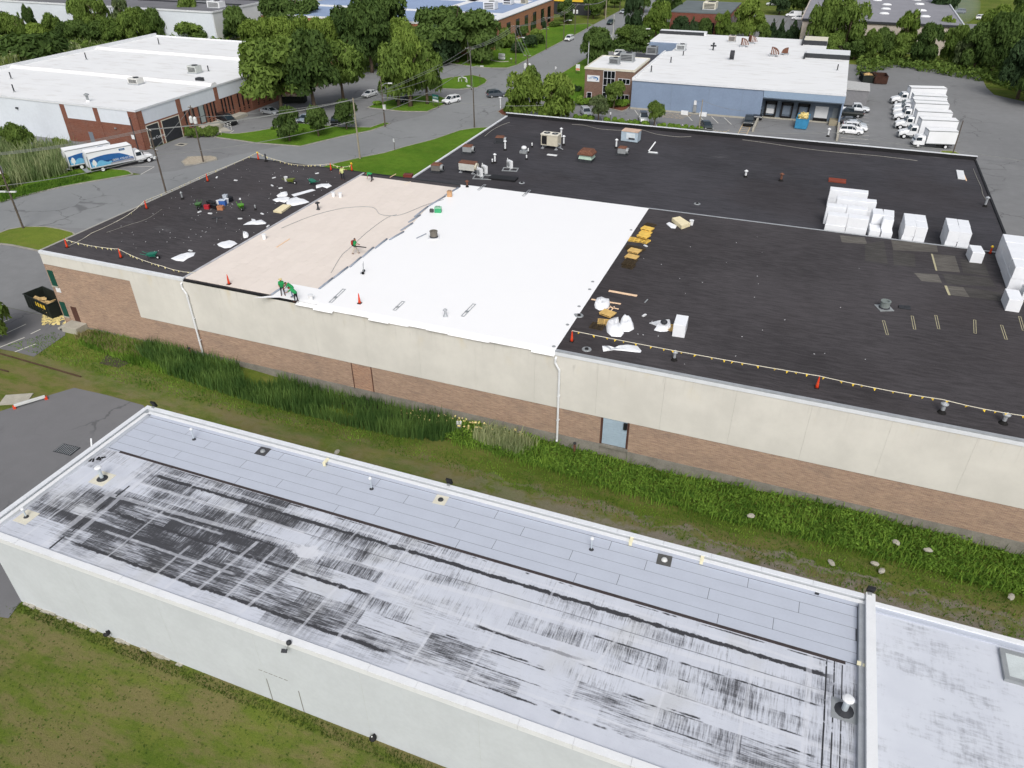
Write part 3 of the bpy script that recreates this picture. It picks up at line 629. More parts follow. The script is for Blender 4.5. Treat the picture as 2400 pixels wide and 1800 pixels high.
# membrane filling the zone between the stepped folds and the first full roll
mb = MB(); zc = MZ+0.022
zone = [at(*p, zc) for p in ((592,698),(640,692),(676,664),(700,668),(748,677),(782,652),(816,626),(848,603),(877,581),(910,560),(945,543),(968,523),(986,504),(1004,484),(1044,460),(1080,438))]
mb.prism([(p.x, p.y) for p in zone] + [(-41.8, 87.7), (-40.3, 87.7), (-40.3, 51.9), (-44.5, 51.9)], None, zc)
wpart('membrane_sheet', mb, M_MEMB)
# doors, shutters, stoop
dr = wpart('loading_door', MB().box(-12.0, -9.85, 52.05, 52.12, 0.42, 3.2), paint(160,178,192, 0.5, 0.35, 0.07, 1))
mb = MB()
for k in range(11): mb.box(-12.0, -9.85, 52.035, 52.05, 0.44+k*0.25, 0.44+k*0.25+0.235)
o = part('slat', mb, paint(164,182,196, 0.5, 0.35, 0.07, 1), dr); 
wpart('door_frame', MB().box(-12.2, -12.02, 52.0, 52.11, 0.1, 3.24).box(-9.83, -9.65, 52.0, 52.11, 0.1, 3.24), M_BROWN); wpart('door_sill', MB().box(-12.25, -9.6, 51.93, 52.1, 0.08, 0.36), M_PLINTH)
wpart('junction_box', MB().box(-10.15, -9.85, 51.85, 52.03, 2.5, 3.15), M_BLACKP)
for z0, z1 in ((4.95, 6.85), (1.1, 2.95)):
    s = wpart('shutter', MB().box(-75.8, -75.02, 51.97, 52.02, z0, z1), M_GREEN); part('sill', MB().box(-75.9, -74.95, 51.9, 52.02, z0-0.14, z0), M_CONC, s)
wpart('side_door', MB().box(-74.25, -73.45, 51.98, 52.02, 0.75, 2.6), M_BROWN); wpart('notice_board', MB().box(-75.5, -74.85, 51.97, 52.02, 4.2, 4.75), M_WHITE)
mb = MB().box(-74.9, -72.6, 50.5, 51.98, -0.3, 0.72)
for k in range(3): mb.box(-75.8-0.0+k*0.3, -74.9, 50.7, 51.9, -0.3, 0.2+k*0.17)
solo('concrete_stoop', mb, M_CONC, 'concrete door stoop with steps beside the brown side door', 'steps')
# ------------------------------------------------------------------ brick building with white roof (west)
def bpart(root, name, mb, mats, **k):
    o = part(name, mb, mats, root, **k); o.location = -Vector(root.location); return o
LX0, LX1, LY0, LY1, LZ = -176.0, -118.3, 109.0, 176.5, 7.4
lb = thing('brick_building', 'low building with brick pillars, white fascia and a broad white roof behind the box trucks', 'building', (-147, 140, 0))
P_ = lambda n, mb, m, **k: bpart(lb, n, mb, m, **k)
P_('wall', MB().box(LX0+0.1, LX1-0.3, LY0+0.3, LY1, -0.5, LZ-0.3), M_BRICKRED)
P_('brick_wall', MB().box(-137.3, LX1-0.02, LY0+0.02, LY0+0.29, -0.2, 4.5), M_BRICKRED)
P_('brick_wall', MB().box(LX1-0.28, LX1-0.02, LY0+0.3, LY1, -0.2, 4.9), M_BRICKRED_Y)
P_('side_wall', MB().box(LX0, -137.5, LY0, LY0+0.28, -0.2, LZ-0.31), M_WHITEWALL)
P_('roof', MB().box(LX0+0.2, LX1+0.02, LY0+0.1, LY1-0.2, LZ-0.29, LZ), M_WHITEROOF)
for x0, x1 in ((-137.4,-136.2),(-128.9,-127.75),(-120.35,-118.28)): P_('brick_pillar', MB().box(x0, x1, LY0-0.05, LY0+0.03 if x0 < -121 else LY0+0.28, -0.2, LZ-0.32), M_BRICKRED)
for y0, y1 in ((109.28,110.4),(119.35,120.55),(130.45,131.55),(141.6,142.7),(152.7,153.8),(163.8,164.9)): P_('brick_pillar', MB().box(LX1-0.02, LX1+0.06, y0, y1, -0.2, LZ-0.32), M_BRICKRED_Y)
for x0, x1 in ((-136.2,-128.9),(-127.75,-120.35)): P_('wall_panel', MB().box(x0+0.02, x1-0.02, LY0-0.02, LY0+0.28, 4.51, LZ-0.31), M_WHITEWALL)
for y0, y1 in ((110.4,119.35),(120.55,130.45),(131.55,141.6),(142.7,152.7),(153.8,163.8),(164.9,176.4)): P_('fascia_panel', MB().box(LX1-0.28, LX1+0.02, y0+0.02, y1-0.02, 4.55, LZ-0.31), M_WHITEWALL)
P_('roof_edge', MB().box(LX0, LX1+0.12, LY0-0.12, LY0+0.1, LZ-0.3, LZ+0.06), M_COPING); P_('roof_edge', MB().box(LX1+0.02, LX1+0.14, LY0+0.1, LY1, LZ-0.3, LZ+0.06), M_COPING)
P_('parapet', MB().box(LX0-0.1, LX0+0.2, LY0+0.1, LY1, LZ-0.5, LZ+0.75), M_WHITE); P_('parapet', MB().box(LX0+0.2, LX1+0.1, LY1-0.2, LY1+0.05, LZ-0.5, LZ+0.25), M_WHITE)
for y in (131.0, 156.0): P_('roof_step', MB().loft([[(x, y-1.1, LZ+0.004), (x, y-0.5, LZ+0.55), (x, y+0.5, LZ+0.55), (x, y+1.1, LZ+0.004)] for x in (LX0+0.2, LX1)]), paint(222,222,222, 0.6, 0.3, 0.08, 0.2))
for y0, y1 in ((110.6,113.6),(114.6,119.2)):
    d = P_('garage_door', MB().box(LX1-0.06, LX1+0.0, y0, y1, 0.0, 4.1), M_DKFRAME); part('frame', MB().box(LX1-0.02, LX1+0.05, y0-0.15, y0, 0, 4.1).box(LX1-0.02, LX1+0.05, y1, y1+0.15, 0, 4.1).box(LX1-0.02, LX1+0.05, y0-0.15, y1+0.15, 4.1, 4.25), M_CREAM, d)
text_mesh('lettering', 'BayPlow Custom', 0.75, M_WHITE, lb, (LX1+0.02+147, 112.1-140, 1.6), (math.radians(90), 0, math.radians(90)))
wy = [121.1, 122.3, 123.5, 127.7, 128.8, 129.8, 132.2, 133.2, 134.3, 135.4, 137.5, 139, 140.5, 144, 146, 148, 150]
for y in wy:
    w = P_('slit_window', MB().box(LX1-0.03, LX1+0.0, y-0.22, y+0.22, 0.7, 4.45), M_GLASS)
    part('transom', MB().box(LX1-0.02, LX1+0.02, y-0.24, y+0.24, 1.35, 1.55).box(LX1-0.02, LX1+0.02, y-0.24, y+0.24, 0.98, 1.08), M_BRICKRED_Y, w)
P_('entrance_door', MB().box(LX1-0.02, LX1+0.04, 125.1, 126.4, 1.2, 4.5), paint(150,160,160, 0.3, 0.5, 0.1, 2)); P_('door_frame', MB().box(LX1-0.02, LX1+0.07, 124.8, 125.1, 0.9, 4.5).box(LX1-0.02, LX1+0.07, 126.4, 126.7, 0.9, 4.5).box(LX1, LX1+0.05, 125.1, 126.4, 2.4, 2.5), M_DKFRAME)
P_('side_door', MB().box(-131.95, -130.85, LY0-0.03, LY0+0.02, 0.1, 2.25), paint(116,124,134, 0.5, 0.3, 0.1, 2)); P_('notice_board', MB().box(-120.95, -120.2, LY0-0.08, LY0-0.05, 1.9, 2.7), M_WHITE); P_('drain_pipe', MB().cyl((-120.0, LY0-0.12, 0), (-120.0, LY0-0.12, 6), 0.1), M_DKFRAME)
P_('wall_lamp', MB().box(-124.5, -124.2, LY0-0.25, LY0-0.02, 3.5, 3.75), M_GREYM); P_('wall_lamp', MB().box(-149.6, -149.1, LY0-0.3, LY0-0.0, 5.2, 5.5), M_DKFRAME)
P_('entry_ramp', MB().box(LX1+0.05, LX1+3.4, 121, 127, 0, 0.9).box(LX1+0.05, LX1+2.2, 127, 137, 0, 0.7), M_CONC)
# ------------------------------------------------------------------ blue-grey dock building with brick office (north-east)
RZ = 6.3
rb = thing('dock_building', 'blue grey loading dock building with a wide patched white roof', 'building', (-18, 200, 0))
P_ = lambda n, mb, m, **k: bpart(rb, n, mb, m, **k)
P_('wall', MB().box(-38.9, -10.9, 171.8, 174.5, -0.3, RZ-0.3), M_BLUEGREY)
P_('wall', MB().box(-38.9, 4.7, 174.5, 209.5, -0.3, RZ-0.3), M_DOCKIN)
P_('wall', MB().box(-45.8, -0.8, 220, 236, -0.3, RZ-0.3), M_BLUEGREY); P_('wall', MB().box(-37.5, -0.8, 209.5, 220, -0.3, RZ-0.3), M_BLUEGREY)
P_('side_wall', MB().box(4.7, 5.0, 171.8, 218, -0.3, RZ-0.3), M_BLUEGREY)
P_('wall_seam', MB().box(-30.05, -30.0, 171.76, 171.8, 0, RZ-0.35).box(-22.05, -22.0, 171.76, 171.8, 0, RZ-0.35).box(-15.1, -15.05, 171.76, 171.8, 0, RZ-0.35), paint(124,138,154, 0.7))
P_('footing', MB().box(-38.9, -10.9, 171.72, 171.8, 0, 0.35), M_CONC)
P_('roof', MB().prism([(-38.9,171.7),(5.05,171.7),(5.05,217.6),(-0.7,217.6),(-0.7,236),(-46,236),(-46,221),(-37.4,221),(-37.4,208),(-38.9,206)], RZ-0.29, RZ), M_WHITEROOF)
P_('roof_edge', MB().box(-39.0, 5.1, 171.6, 171.7, RZ-0.3, RZ+0.05), M_COPING)
P_('parapet', MB().box(-5.0, 5.06, 209.6, 210.6, RZ+0.002, RZ+0.9).box(-5.4, -5.0, 207.5, 210.6, RZ+0.002, RZ+0.9), M_DKFRAME); P_('parapet', MB().box(-5.0, 5.04, 210.6, 217.6, RZ+0.002, RZ+0.88), M_WHITE)
P_('parapet', MB().box(-6.6, -0.72, 227.9, 228.7, RZ+0.002, RZ+1.0).box(-7.0, -6.6, 226.5, 235.5, RZ+0.002, RZ+1.0), M_DKFRAME); P_('parapet', MB().box(-6.6, -0.75, 228.7, 236.0, RZ+0.002, RZ+0.95), M_CREAM)
P_('parapet', MB().box(-46, -33.5, 233.0, 233.4, RZ+0.002, RZ+0.8), M_DKFRAME); P_('parapet', MB().box(-46, -33.0, 233.4, 236, RZ+0.002, RZ+0.78), M_WHITE)
P_('parapet', MB().box(-39.0, -38.6, 171.75, 206, RZ+0.002, RZ+0.3), M_WHITE)
# ribbed fascia over the docks: one object per sheet
me_r = MB()
for k in range(4): me_r.box(-0.5+k*0.265, -0.5+k*0.265+0.15, -0.09, 0.0, 0, 1.66)
me_r.box(-0.53, 0.53, 0.0, 0.04, 0, 1.66)
me_r = me_r.mesh('fascia_sheet', M_CORR)
for k in range(15): link('fascia_sheet', me_r, rb, (-10.3+k*1.06+18, 171.72-200, 4.62))
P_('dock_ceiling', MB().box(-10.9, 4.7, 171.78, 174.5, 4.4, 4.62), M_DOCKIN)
for i, (x0, x1) in enumerate(((-10.3,-7.9),(-7.0,-4.6),(-3.7,-1.3))):
    d = P_('dock_door', MB().box(x0+0.35, x1-0.35, 174.40, 174.47, 0.9, 2.9), paint(120,132,146, 0.6) if i else paint(150,158,166, 0.6))
    part('dock_seal', MB().box(x0, x0+0.35, 174.0, 174.48, 0.5, 3.3).box(x1-0.35, x1, 174.0, 174.48, 0.5, 3.3).box(x0, x1, 174.0, 174.48, 2.85, 3.45), M_BLACKP, d)
    if i == 0: part('white_panel', MB().box(x0+0.4, x1-0.4, 174.32, 174.40, 0.9, 1.9), M_WHITE, d)
    part('bumper', MB().box(x0+0.1, x1-0.1, 173.9, 174.46, 0.3, 0.55), M_RUBBER, d)
d = P_('dock_door', MB().box(-0.2, 2.4, 174.38, 174.46, 0.8, 3.1), M_WHITE, label='plain white roller door'); part('bumper', MB().box(-0.3, 2.5, 173.9, 174.46, 0.2, 0.75), M_RUBBER, d)
P_('dock_step', MB().box(3.0, 4.6, 172.0, 174.4, 0, 1.0), paint(150,142,122, 0.9)); P_('stair_door', MB().box(3.3, 4.3, 174.4, 174.47, 1.0, 3.0), paint(126,134,140, 0.6)); P_('dock_edge', MB().box(-10.8, 3.0, 173.7, 174.3, 0, 0.25), M_CONC)
P_('wing_wall', MB().box(-11.3, -10.9, 161.8, 171.75, -0.1, 0.7), M_CONC); P_('wing_wall', MB().box(4.72, 5.1, 160.5, 171.75, -0.1, 0.9), M_CONC)
P_('meter_box', MB().box(-25.0, -24.3, 171.5, 171.76, 0.5, 1.9), M_GREYM); P_('meter_box', MB().box(-24.95, -24.4, 171.55, 171.76, 2.0, 2.9), M_WHITE)
bb = solo('concrete_block', MB().box(-0.75,0.75,-0.35,0.35,0,0.75), M_WHITE, 'white concrete block at the blue grey wall, beside the meter towards the office', 'barrier', (-26.6, 170.9, 0), group='white blocks beside the meter')
dup(bb, (-22.6, 170.9, 0), 0, 'white concrete block at the blue grey wall, beside the meter towards the docks')
# lean-to shed
sh = thing('metal_shed', 'grey ribbed metal shed against the end of the dock building', 'shed', (8, 196, 0))
bpart(sh, 'wall', MB().box(5.05, 10.2, 192.3, 200.5, 0, 3.1), paint(142,142,144, 0.5, 0.3, 0.08, 0.5))
mb = MB()
for k in range(20): mb.box(5.1+k*0.26, 5.1+k*0.26+0.09, 192.26, 192.3, 0.02, 3.05)
bpart(sh, 'rib', mb, paint(122,122,126, 0.5)); bpart(sh, 'roof', MB().hexa([(5.03,192.1,3.12),(10.4,192.1,3.12),(10.4,200.6,3.12),(5.03,200.6,3.12),(5.03,192.1,3.5),(10.4,192.1,3.2),(10.4,200.6,3.2),(5.03,200.6,3.5)]), paint(182,182,180, 0.5))
# brick office
ob = thing('office_building', 'two storey brown brick office with a white roof and an oval blue sign', 'building', (-45, 183, 0))
P_ = lambda n, mb, m, **k: bpart(ob, n, mb, m, **k)
OZ = 7.2
P_('wall', MB().box(-50.95, -39.6, 175.8, 176.1, -0.3, OZ-0.3), M_BRICKBRN); P_('wall', MB().box(-50.95, -39.7, 176.1, 190.8, -0.3, OZ-0.3), M_BRICKBRN_Y); P_('side_wall', MB().box(-39.7, -39.5, 175.82, 190.8, -0.3, OZ-0.3), M_BRICKBRN_Y)
P_('roof', MB().box(-50.85, -39.6, 175.9, 190.7, OZ-0.29, OZ), M_WHITEROOF); P_('coping', MB().box(-51.1, -39.3, 175.65, 175.9, OZ-0.3, OZ+0.12).box(-51.1, -50.85, 175.9, 190.95, OZ-0.3, OZ+0.12).box(-39.6, -39.35, 175.9, 190.95, OZ-0.3, OZ+0.12).box(-50.85, -39.6, 190.7, 190.95, OZ-0.3, OZ+0.12), M_CREAM)
def window(root, x0, x1, z0, z1, y, cols, rows, fr=M_COPING):
    w = bpart(root, 'window', MB().box(x0, x1, y-0.03, y, z0, z1), M_GLASS); t = 0.09
    f = MB().box(x0-t, x0, y-0.09, y-0.001, z0-t, z1+t).box(x1, x1+t, y-0.09, y-0.001, z0-t, z1+t).box(x0, x1, y-0.09, y-0.001, z1, z1+t).box(x0, x1, y-0.09, y-0.001, z0-t, z0)
    for c in range(1, cols): xx = x0+(x1-x0)*c/cols; f.box(xx-0.04, xx+0.04, y-0.08, y-0.031, z0, z1)
    for r in range(1, rows): zz = z0+(z1-z0)*r/rows; f.box(x0, x1, y-0.075, y-0.0315, zz-0.04, zz+0.04)
    part('frame', f, fr, w); return w
window(ob, -46.5, -43.9, 0.6, 6.75, 175.78, 3, 4); window(ob, -43.0, -40.4, 4.3, 5.3, 175.78, 3, 1); window(ob, -43.0, -40.4, 0.6, 1.9, 175.78, 3, 1); window(ob, -50.2, -49.2, 0.5, 1.85, 175.78, 1, 1)
sg = P_('sign', MB().box(-50.35, -47.45, 175.68, 175.76, 4.3, 5.65), M_WHITE)
M_SBLUE = paint(40,110,170, 0.5)
mb = MB(); R = []
for i in range(17):
    t = math.pi*(-0.35+1.15*i/16); w = 0.05+0.17*math.sin(math.pi*i/16)
    R += [(-48.75+(1.05)*math.cos(t), 175.66, 4.95+0.46*math.sin(t)), (-48.75+(1.05-w*1.6)*math.cos(t), 175.66, 4.95+(0.46-w)*math.sin(t))]
mb.add(R, [(2*i, 2*i+2, 2*i+3, 2*i+1) for i in range(16)]); part('swoosh', mb, M_SBLUE, sg)
o = text_mesh('lettering', 'BAY REP', 0.5, M_SBLUE, sg, (-49.1, 175.655, 5.0), (math.radians(90), 0, 0))
solo('annex_roof', MB().box(-51.0, -38.95, 191.0, 207.5, -0.2, 5.3), M_DARKROOF, 'dark flat roofed annex between the brick office and the white roofed hall', 'annex', group=None)
bpart(rb, 'rear_wall_panel', MB().box(-45.9, -37.45, 219.6, 219.95, 0, RZ-0.35), M_BLUEGREY)

# ------------------------------------------------------------------ far buildings
f1 = thing('white_warehouse', 'far white walled warehouse with a grey flat roof beyond the tree belt', 'building', (-250, 230, 0))
P_ = lambda n, mb, m, **k: bpart(f1, n, mb, m, **k)
P_('wall', MB().box(-420, -185, 210.6, 330, -0.5, 8.6), M_WHITEWALL); P_('wall', MB().box(-185, -184.8, 210.8, 330, -0.5, 8.6), M_WHITE)
P_('roof', MB().box(-420, -184.9, 210.7, 330, 8.62, 9.0), M_GREYROOF); P_('roof_edge', MB().box(-420, -184.7, 210.4, 210.7, 8.6, 9.1), M_COPING); P_('roof_edge', MB().box(-184.9, -184.6, 210.7, 330, 8.6, 9.1), M_WHITE)
P_('vent_grille', MB().box(-239.5, -234.5, 210.45, 210.6, 4.2, 6.4), paint(176,186,196, 0.6)); P_('downpipe', MB().box(-232, -231.7, 210.4, 210.6, 0, 8.6).box(-227, -226.7, 210.4, 210.6, 0, 8.6), M_GREYM)
P_('roof_ridge', MB().box(-230, -186, 226, 226.8, 9.0, 9.35).box(-210, -186, 238, 238.8, 9.0, 9.3), M_DKFRAME)
f2 = thing('blue_roof_building', 'far orange brick building with a pale blue flat roof behind the big trees', 'building', (-130, 250, 0))
P_ = lambda n, mb, m, **k: bpart(f2, n, mb, m, **k)
M_ORB = m_brick('orange_brick', (168,112,82), (150,98,72), (170,130,104)); M_ORBY = m_brick('orange_brick_end', (172,120,90), (156,106,78), (176,140,116), along='y')
P_('wall', MB().box(-172, -96.2, 218.3, 218.6, -0.5, 7.6), M_ORB); P_('wall', MB().box(-172, -95, 218.6, 284, -0.5, 7.6), M_ORBY)
P_('roof', MB().box(-172, -95.2, 218.5, 284, 7.62, 8.0), M_BLUEROOF); P_('roof_edge', MB().box(-172, -94.8, 218.2, 218.5, 7.62, 8.2), M_WHITE); P_('roof_edge', MB().box(-98.5, -94.8, 218.5, 284.3, 7.9, 8.12), M_WHITE)
P_('white_walkway', MB().box(-172, -98.5, 240, 244, 8.0, 8.03).box(-122, -119, 244, 284, 8.0, 8.03).box(-172, -100, 268, 276, 8.0, 8.03), M_WHITEROOF)
for y in (238, 246, 254, 262, 270, 277): P_('window', MB().box(-95.0, -94.95, y, y+3.2, 1.2, 6.2), M_GLASS)
f3 = thing('brown_brick_building', 'far low brown brick building with a dark grey roof and one roof unit', 'building', (-41, 289, 0))
P_ = lambda n, mb, m, **k: bpart(f3, n, mb, m, **k)
M_DRB = m_brick('dark_red_brick', (132,74,62), (112,62,52), (130,96,84)); M_DRBY = m_brick('dark_red_brick_end', (150,92,76), (130,78,64), (150,116,100), along='y')
P_('wall', MB().box(-51, -32, 274.5, 274.8, -0.5, 6.6), M_DRB); P_('wall', MB().box(-51, -32, 274.8, 303, -0.5, 6.6), M_DRBY); P_('roof', MB().box(-51.1, -31.9, 274.4, 303.1, 6.62, 7.0), paint(104,112,114, 0.85, 0.2, 0.12, 0.3))
for x0, x1 in ((-47.5,-44.5),(-43.5,-36.5),(-35.8,-33.5)): P_('window', MB().box(x0, x1, 274.42, 274.47, 0.8, 4.0), M_GLASS)
for y in (277,281,285,289,293,297): P_('window', MB().box(-31.98, -31.93, y, y+2.4, 0.8, 5.2), M_GLASS)
f4 = thing('skylight_warehouse', 'far beige warehouse with a grey roof dotted with white skylight domes', 'building', (12, 295, 0))
P_ = lambda n, mb, m, **k: bpart(f4, n, mb, m, **k)
P_('wall', MB().box(-9, 33.9, 262.6, 345, -0.5, 7.6), M_BEIGEWALL); P_('roof', MB().box(-9.2, 34.1, 262.4, 345, 7.62, 8.0), paint(138,138,144, 0.85, 0.2, 0.1, 0.12)); P_('roof_edge', MB().box(-9.3, 34.2, 262.2, 262.4, 7.5, 8.1), M_DKFRAME); P_('roof_edge', MB().box(34.1, 34.4, 262.4, 345, 7.6, 8.3), M_COPING); P_('roof_edge', MB().box(-9.5, -9.2, 262.2, 345, 7.6, 8.3), M_BEIGEWALL); P_('roof_stripe', MB().box(4.0, 5.0, 267, 345, 8.0, 8.02), M_DARKROOF)
for p in ((2072,33),(2078,12),(2056,2),(2076,22),(2155,11),(2160,26),(2168,40),(2148,1)):
    q = at(*p, 8.0); w = MB().lathe_s((0,0,0), [(1.0,0),(0.95,0.25),(0.6,0.5),(0.01,0.58)], 12, (1.55,1.0,1), 0); o = bpart(f4, 'skylight_dome', w, M_WHITE, smooth=True); o.location = q - Vector(f4.location)
f5 = thing('yellow_sign_building', 'distant shop front with a yellow and red fascia at the end of the road', 'building', (-100, 318, 0))
bpart(f5, 'wall', MB().box(-112, -88, 306, 330, 0, 6), M_DKFRAME); bpart(f5, 'fascia', MB().box(-112, -88, 305.7, 306, 4.6, 6.6), M_YELLOW); bpart(f5, 'fascia_trim', MB().box(-112, -88, 305.6, 305.7, 5.9, 6.3), M_ORANGE)

# roof plant on the distant roofs
def roof_box(name, label, u, v, z, size, mat=M_GREYM, rz=0.0, cat='roof unit', group='roof units on the distant roofs'):
    t = thing(name, label, cat, at(u, v, z), rz, group)
    w, d, h = size
    part('casing', MB().box(-w/2, w/2, -d/2, d/2, 0.25, h), mat, t); part('curb', MB().box(-w/2-0.1, w/2+0.1, -d/2-0.1, d/2+0.1, 0, 0.25), M_GALV, t)
    gm = MB()
    for k in range(4): gm.box(-w*0.4, w*0.4, -d/2-0.03, -d/2, 0.4+k*(h-0.6)/4, 0.4+k*(h-0.6)/4+(h-0.6)/7)
    part('grille', gm, M_DKFRAME, t); part('fan_cover', MB().cyl((w*0.1,0,h), (w*0.1,0,h+0.12), min(w,d)*0.32, n=12), M_DKFRAME, t); return t
roof_box('air_conditioner', 'light roof unit on the near bay of the white roof, by the first ridge', 320, 197, LZ, (2.6,1.8,1.3), paint(206,206,202, 0.5), group='roof units on the west white roof')
roof_box('air_conditioner', 'grey roof unit on the middle bay of the white roof, nearest the oak trees', 458, 171, LZ, (2.4,2.0,1.6), paint(186,190,186, 0.5), group='roof units on the west white roof')
roof_box('air_conditioner', 'small grey roof unit on the office roof beside a larger one', 1440, 151, OZ, (2.3,1.7,1.5), M_GREYM, group='roof units on the office')
roof_box('air_conditioner', 'larger grey roof unit near the back of the office roof', 1470, 144, OZ, (3.2,2.2,1.9), M_GREYM, group='roof units on the office')
roof_box('air_conditioner', 'grey roof unit with ducts on the dark annex roof', 1528, 126, 5.3, (2.6,2.2,1.8), M_GREYM)
roof_box('air_conditioner', 'small white roof unit near the far edge of the dock roof', 1596, 118, RZ, (2.3,1.9,1.5), paint(190,194,196, 0.5))
roof_box('air_conditioner', 'small pale roof unit on the far edge of the dock roof beside the rusty hoods', 1715, 98, RZ, (1.8,1.6,1.6), paint(176,170,164, 0.5))
roof_box('air_conditioner', 'big cream roof unit on the dark roof of the brown brick building', 1664, 21, 7.0, (4.2,5.0,2.2), M_CREAM)
roof_box('air_conditioner', 'white roof unit on the grey roof beyond the tree belt', 508, 18, 9.0, (5,3,2), M_WHITE)
roof_box('air_conditioner', 'low pale roof unit on the grey roof behind the white one', 478, 4, 9.0, (6,3,1.6), M_GREYM)
roof_box('air_conditioner', 'white roof unit on the near edge of the blue roof', 797, 38, 8.0, (3,3,2.4), M_WHITE)
roof_box('air_conditioner', 'white roof unit with a dark louvre on the blue roof beside the wide tree', 1150, 22, 8.0, (4,3,2.4), M_WHITE)
roof_box('air_conditioner', 'tall white roof unit in the middle of the blue roof', 1192, 10, 8.0, (3,3,3.4), M_WHITE)
roof_box('air_conditioner', 'small brown roof unit at the far end of the blue roof', 1229, 9, 8.0, (2,2,1.6), M_BEIGEM)
# rusty hooded vents on the dock roof
def hood(label, u, v, rz, sc=1.0):
    t = thing('rusty_roof_hood', label, 'roof vent', at(u, v, RZ), rz, 'rusty hoods on the dock roof', sc)
    sec = []
    for i in range(9):
        a = math.pi*0.5*i/8; sec.append((1.9*math.sin(a)-0.2, 0.6+1.5*math.cos(a)))
    sec = [(-0.2, 0.6)] + sec
    part('hood', MB().loft([[(x, y, z) for x, z in sec] for y in (-0.75, 0.75)]), M_RUST, t); mb = MB()
    for k in range(4): mb.box(0.1+k*0.4, 0.22+k*0.4, -0.80, -0.74, 0.62, 2.1-0.25*k)
    part('rib', mb, M_WHITE, t); part('base', MB().box(-0.5, 0.9, -0.5, 0.5, 0, 0.6), M_GALV, t)
hood('rusty curved roof hood, leftmost of the near pair on the dock roof', 1738, 110, 0.2)
hood('rusty roof hood with a pale grey end beside the far roof edge', 1757, 103, 0.5)
hood('rusty curved roof hood facing the docks, by the thin mast', 1808, 132, 0.0)
hood('narrow rusty roof hood opening towards the office, near the raised well', 1844, 129, math.pi, 0.8)
t = thing('round_fan_hood', 'dark round fan hood standing on the dock roof', 'roof vent', at(1714, 140, RZ)); part('drum', MB().cyl((-0.4,0,1.1), (0.5,0,1.1), 1.05, n=16), M_DKFRAME, t); part('base', MB().box(-0.5,0.5,-0.5,0.5,0,0.5), M_GALV, t)
t = thing('roof_turbine', 'dark cross shaped turbine vent on the dock roof', 'roof vent', at(1671, 118, RZ)); part('post', MB().cyl((0,0,0),(0,0,1.7),0.18), M_DKFRAME, t); part('cross_pipe', MB().cyl((-0.7,0,1.1),(0.7,0,1.1),0.2).ball((0,0,1.6),0.3), M_DKFRAME, t)
vp = None
for i, (u, v, z, h, lab) in enumerate(((1572,147,RZ,1.4,'thin dark vent pipe on the dock roof, near the front corner'),(1526,169,RZ,1.4,'thin dark vent pipe on the dock roof, beside the office'),(1601,130,RZ,1.0,'short dark vent pipe on the dock roof, near the small white unit'),(1962,165,RZ,1.3,'thin leaning vent pipe on the dock roof by the shed end'),(203,140,LZ,1.6,'thin vent pipe on the middle bay of the west white roof'),(373,104,LZ,1.5,'thin vent pipe on the far bay of the west white roof'),(34,216,LZ,1.5,'thin vent pipe on the front edge of the west white roof'),(27,185,LZ,1.4,'thin vent pipe on the near bay of the west white roof by the end parapet'),(489,167,LZ,1.2,'short vent pipe beside the grey unit on the west white roof'))):
    if vp is None:
        vp = thing('vent_pipe', lab, 'vent pipe', at(u, v, z), 0, 'vent pipes on the far white roofs'); part('pipe', MB().cyl((0,0,0),(0,0,1.3),0.13), M_DKFRAME, vp); part('collar', MB().cyl((0,0,0),(0,0,0.14),0.3,0.22), M_GREYM, vp)
    else: dup(vp, at(u, v, z), 0, lab, (1,1,h/1.3))
t = thing('roof_ventilator', 'pale capped ventilator near the front corner of the west white roof', 'roof vent', at(207, 238, LZ)); part('pipe', MB().cyl((0,0,0),(0,0,1.2),0.25), M_GREYM, t); part('cap', MB().lathe((0,0,1.2), [(0.5,0),(0.5,0.15),(0.05,0.4)]), M_GREYM, t); part('collar', MB().cyl((0,0,0),(0,0,0.3),0.5,0.3), M_WHITE, t)
solo('roof_hatch', MB().box(-0.7,0.7,-0.6,0.6,0,0.7), M_DKFRAME, 'small black box on the white roof edge beside the oak', 'roof hatch', at(469, 190, LZ))
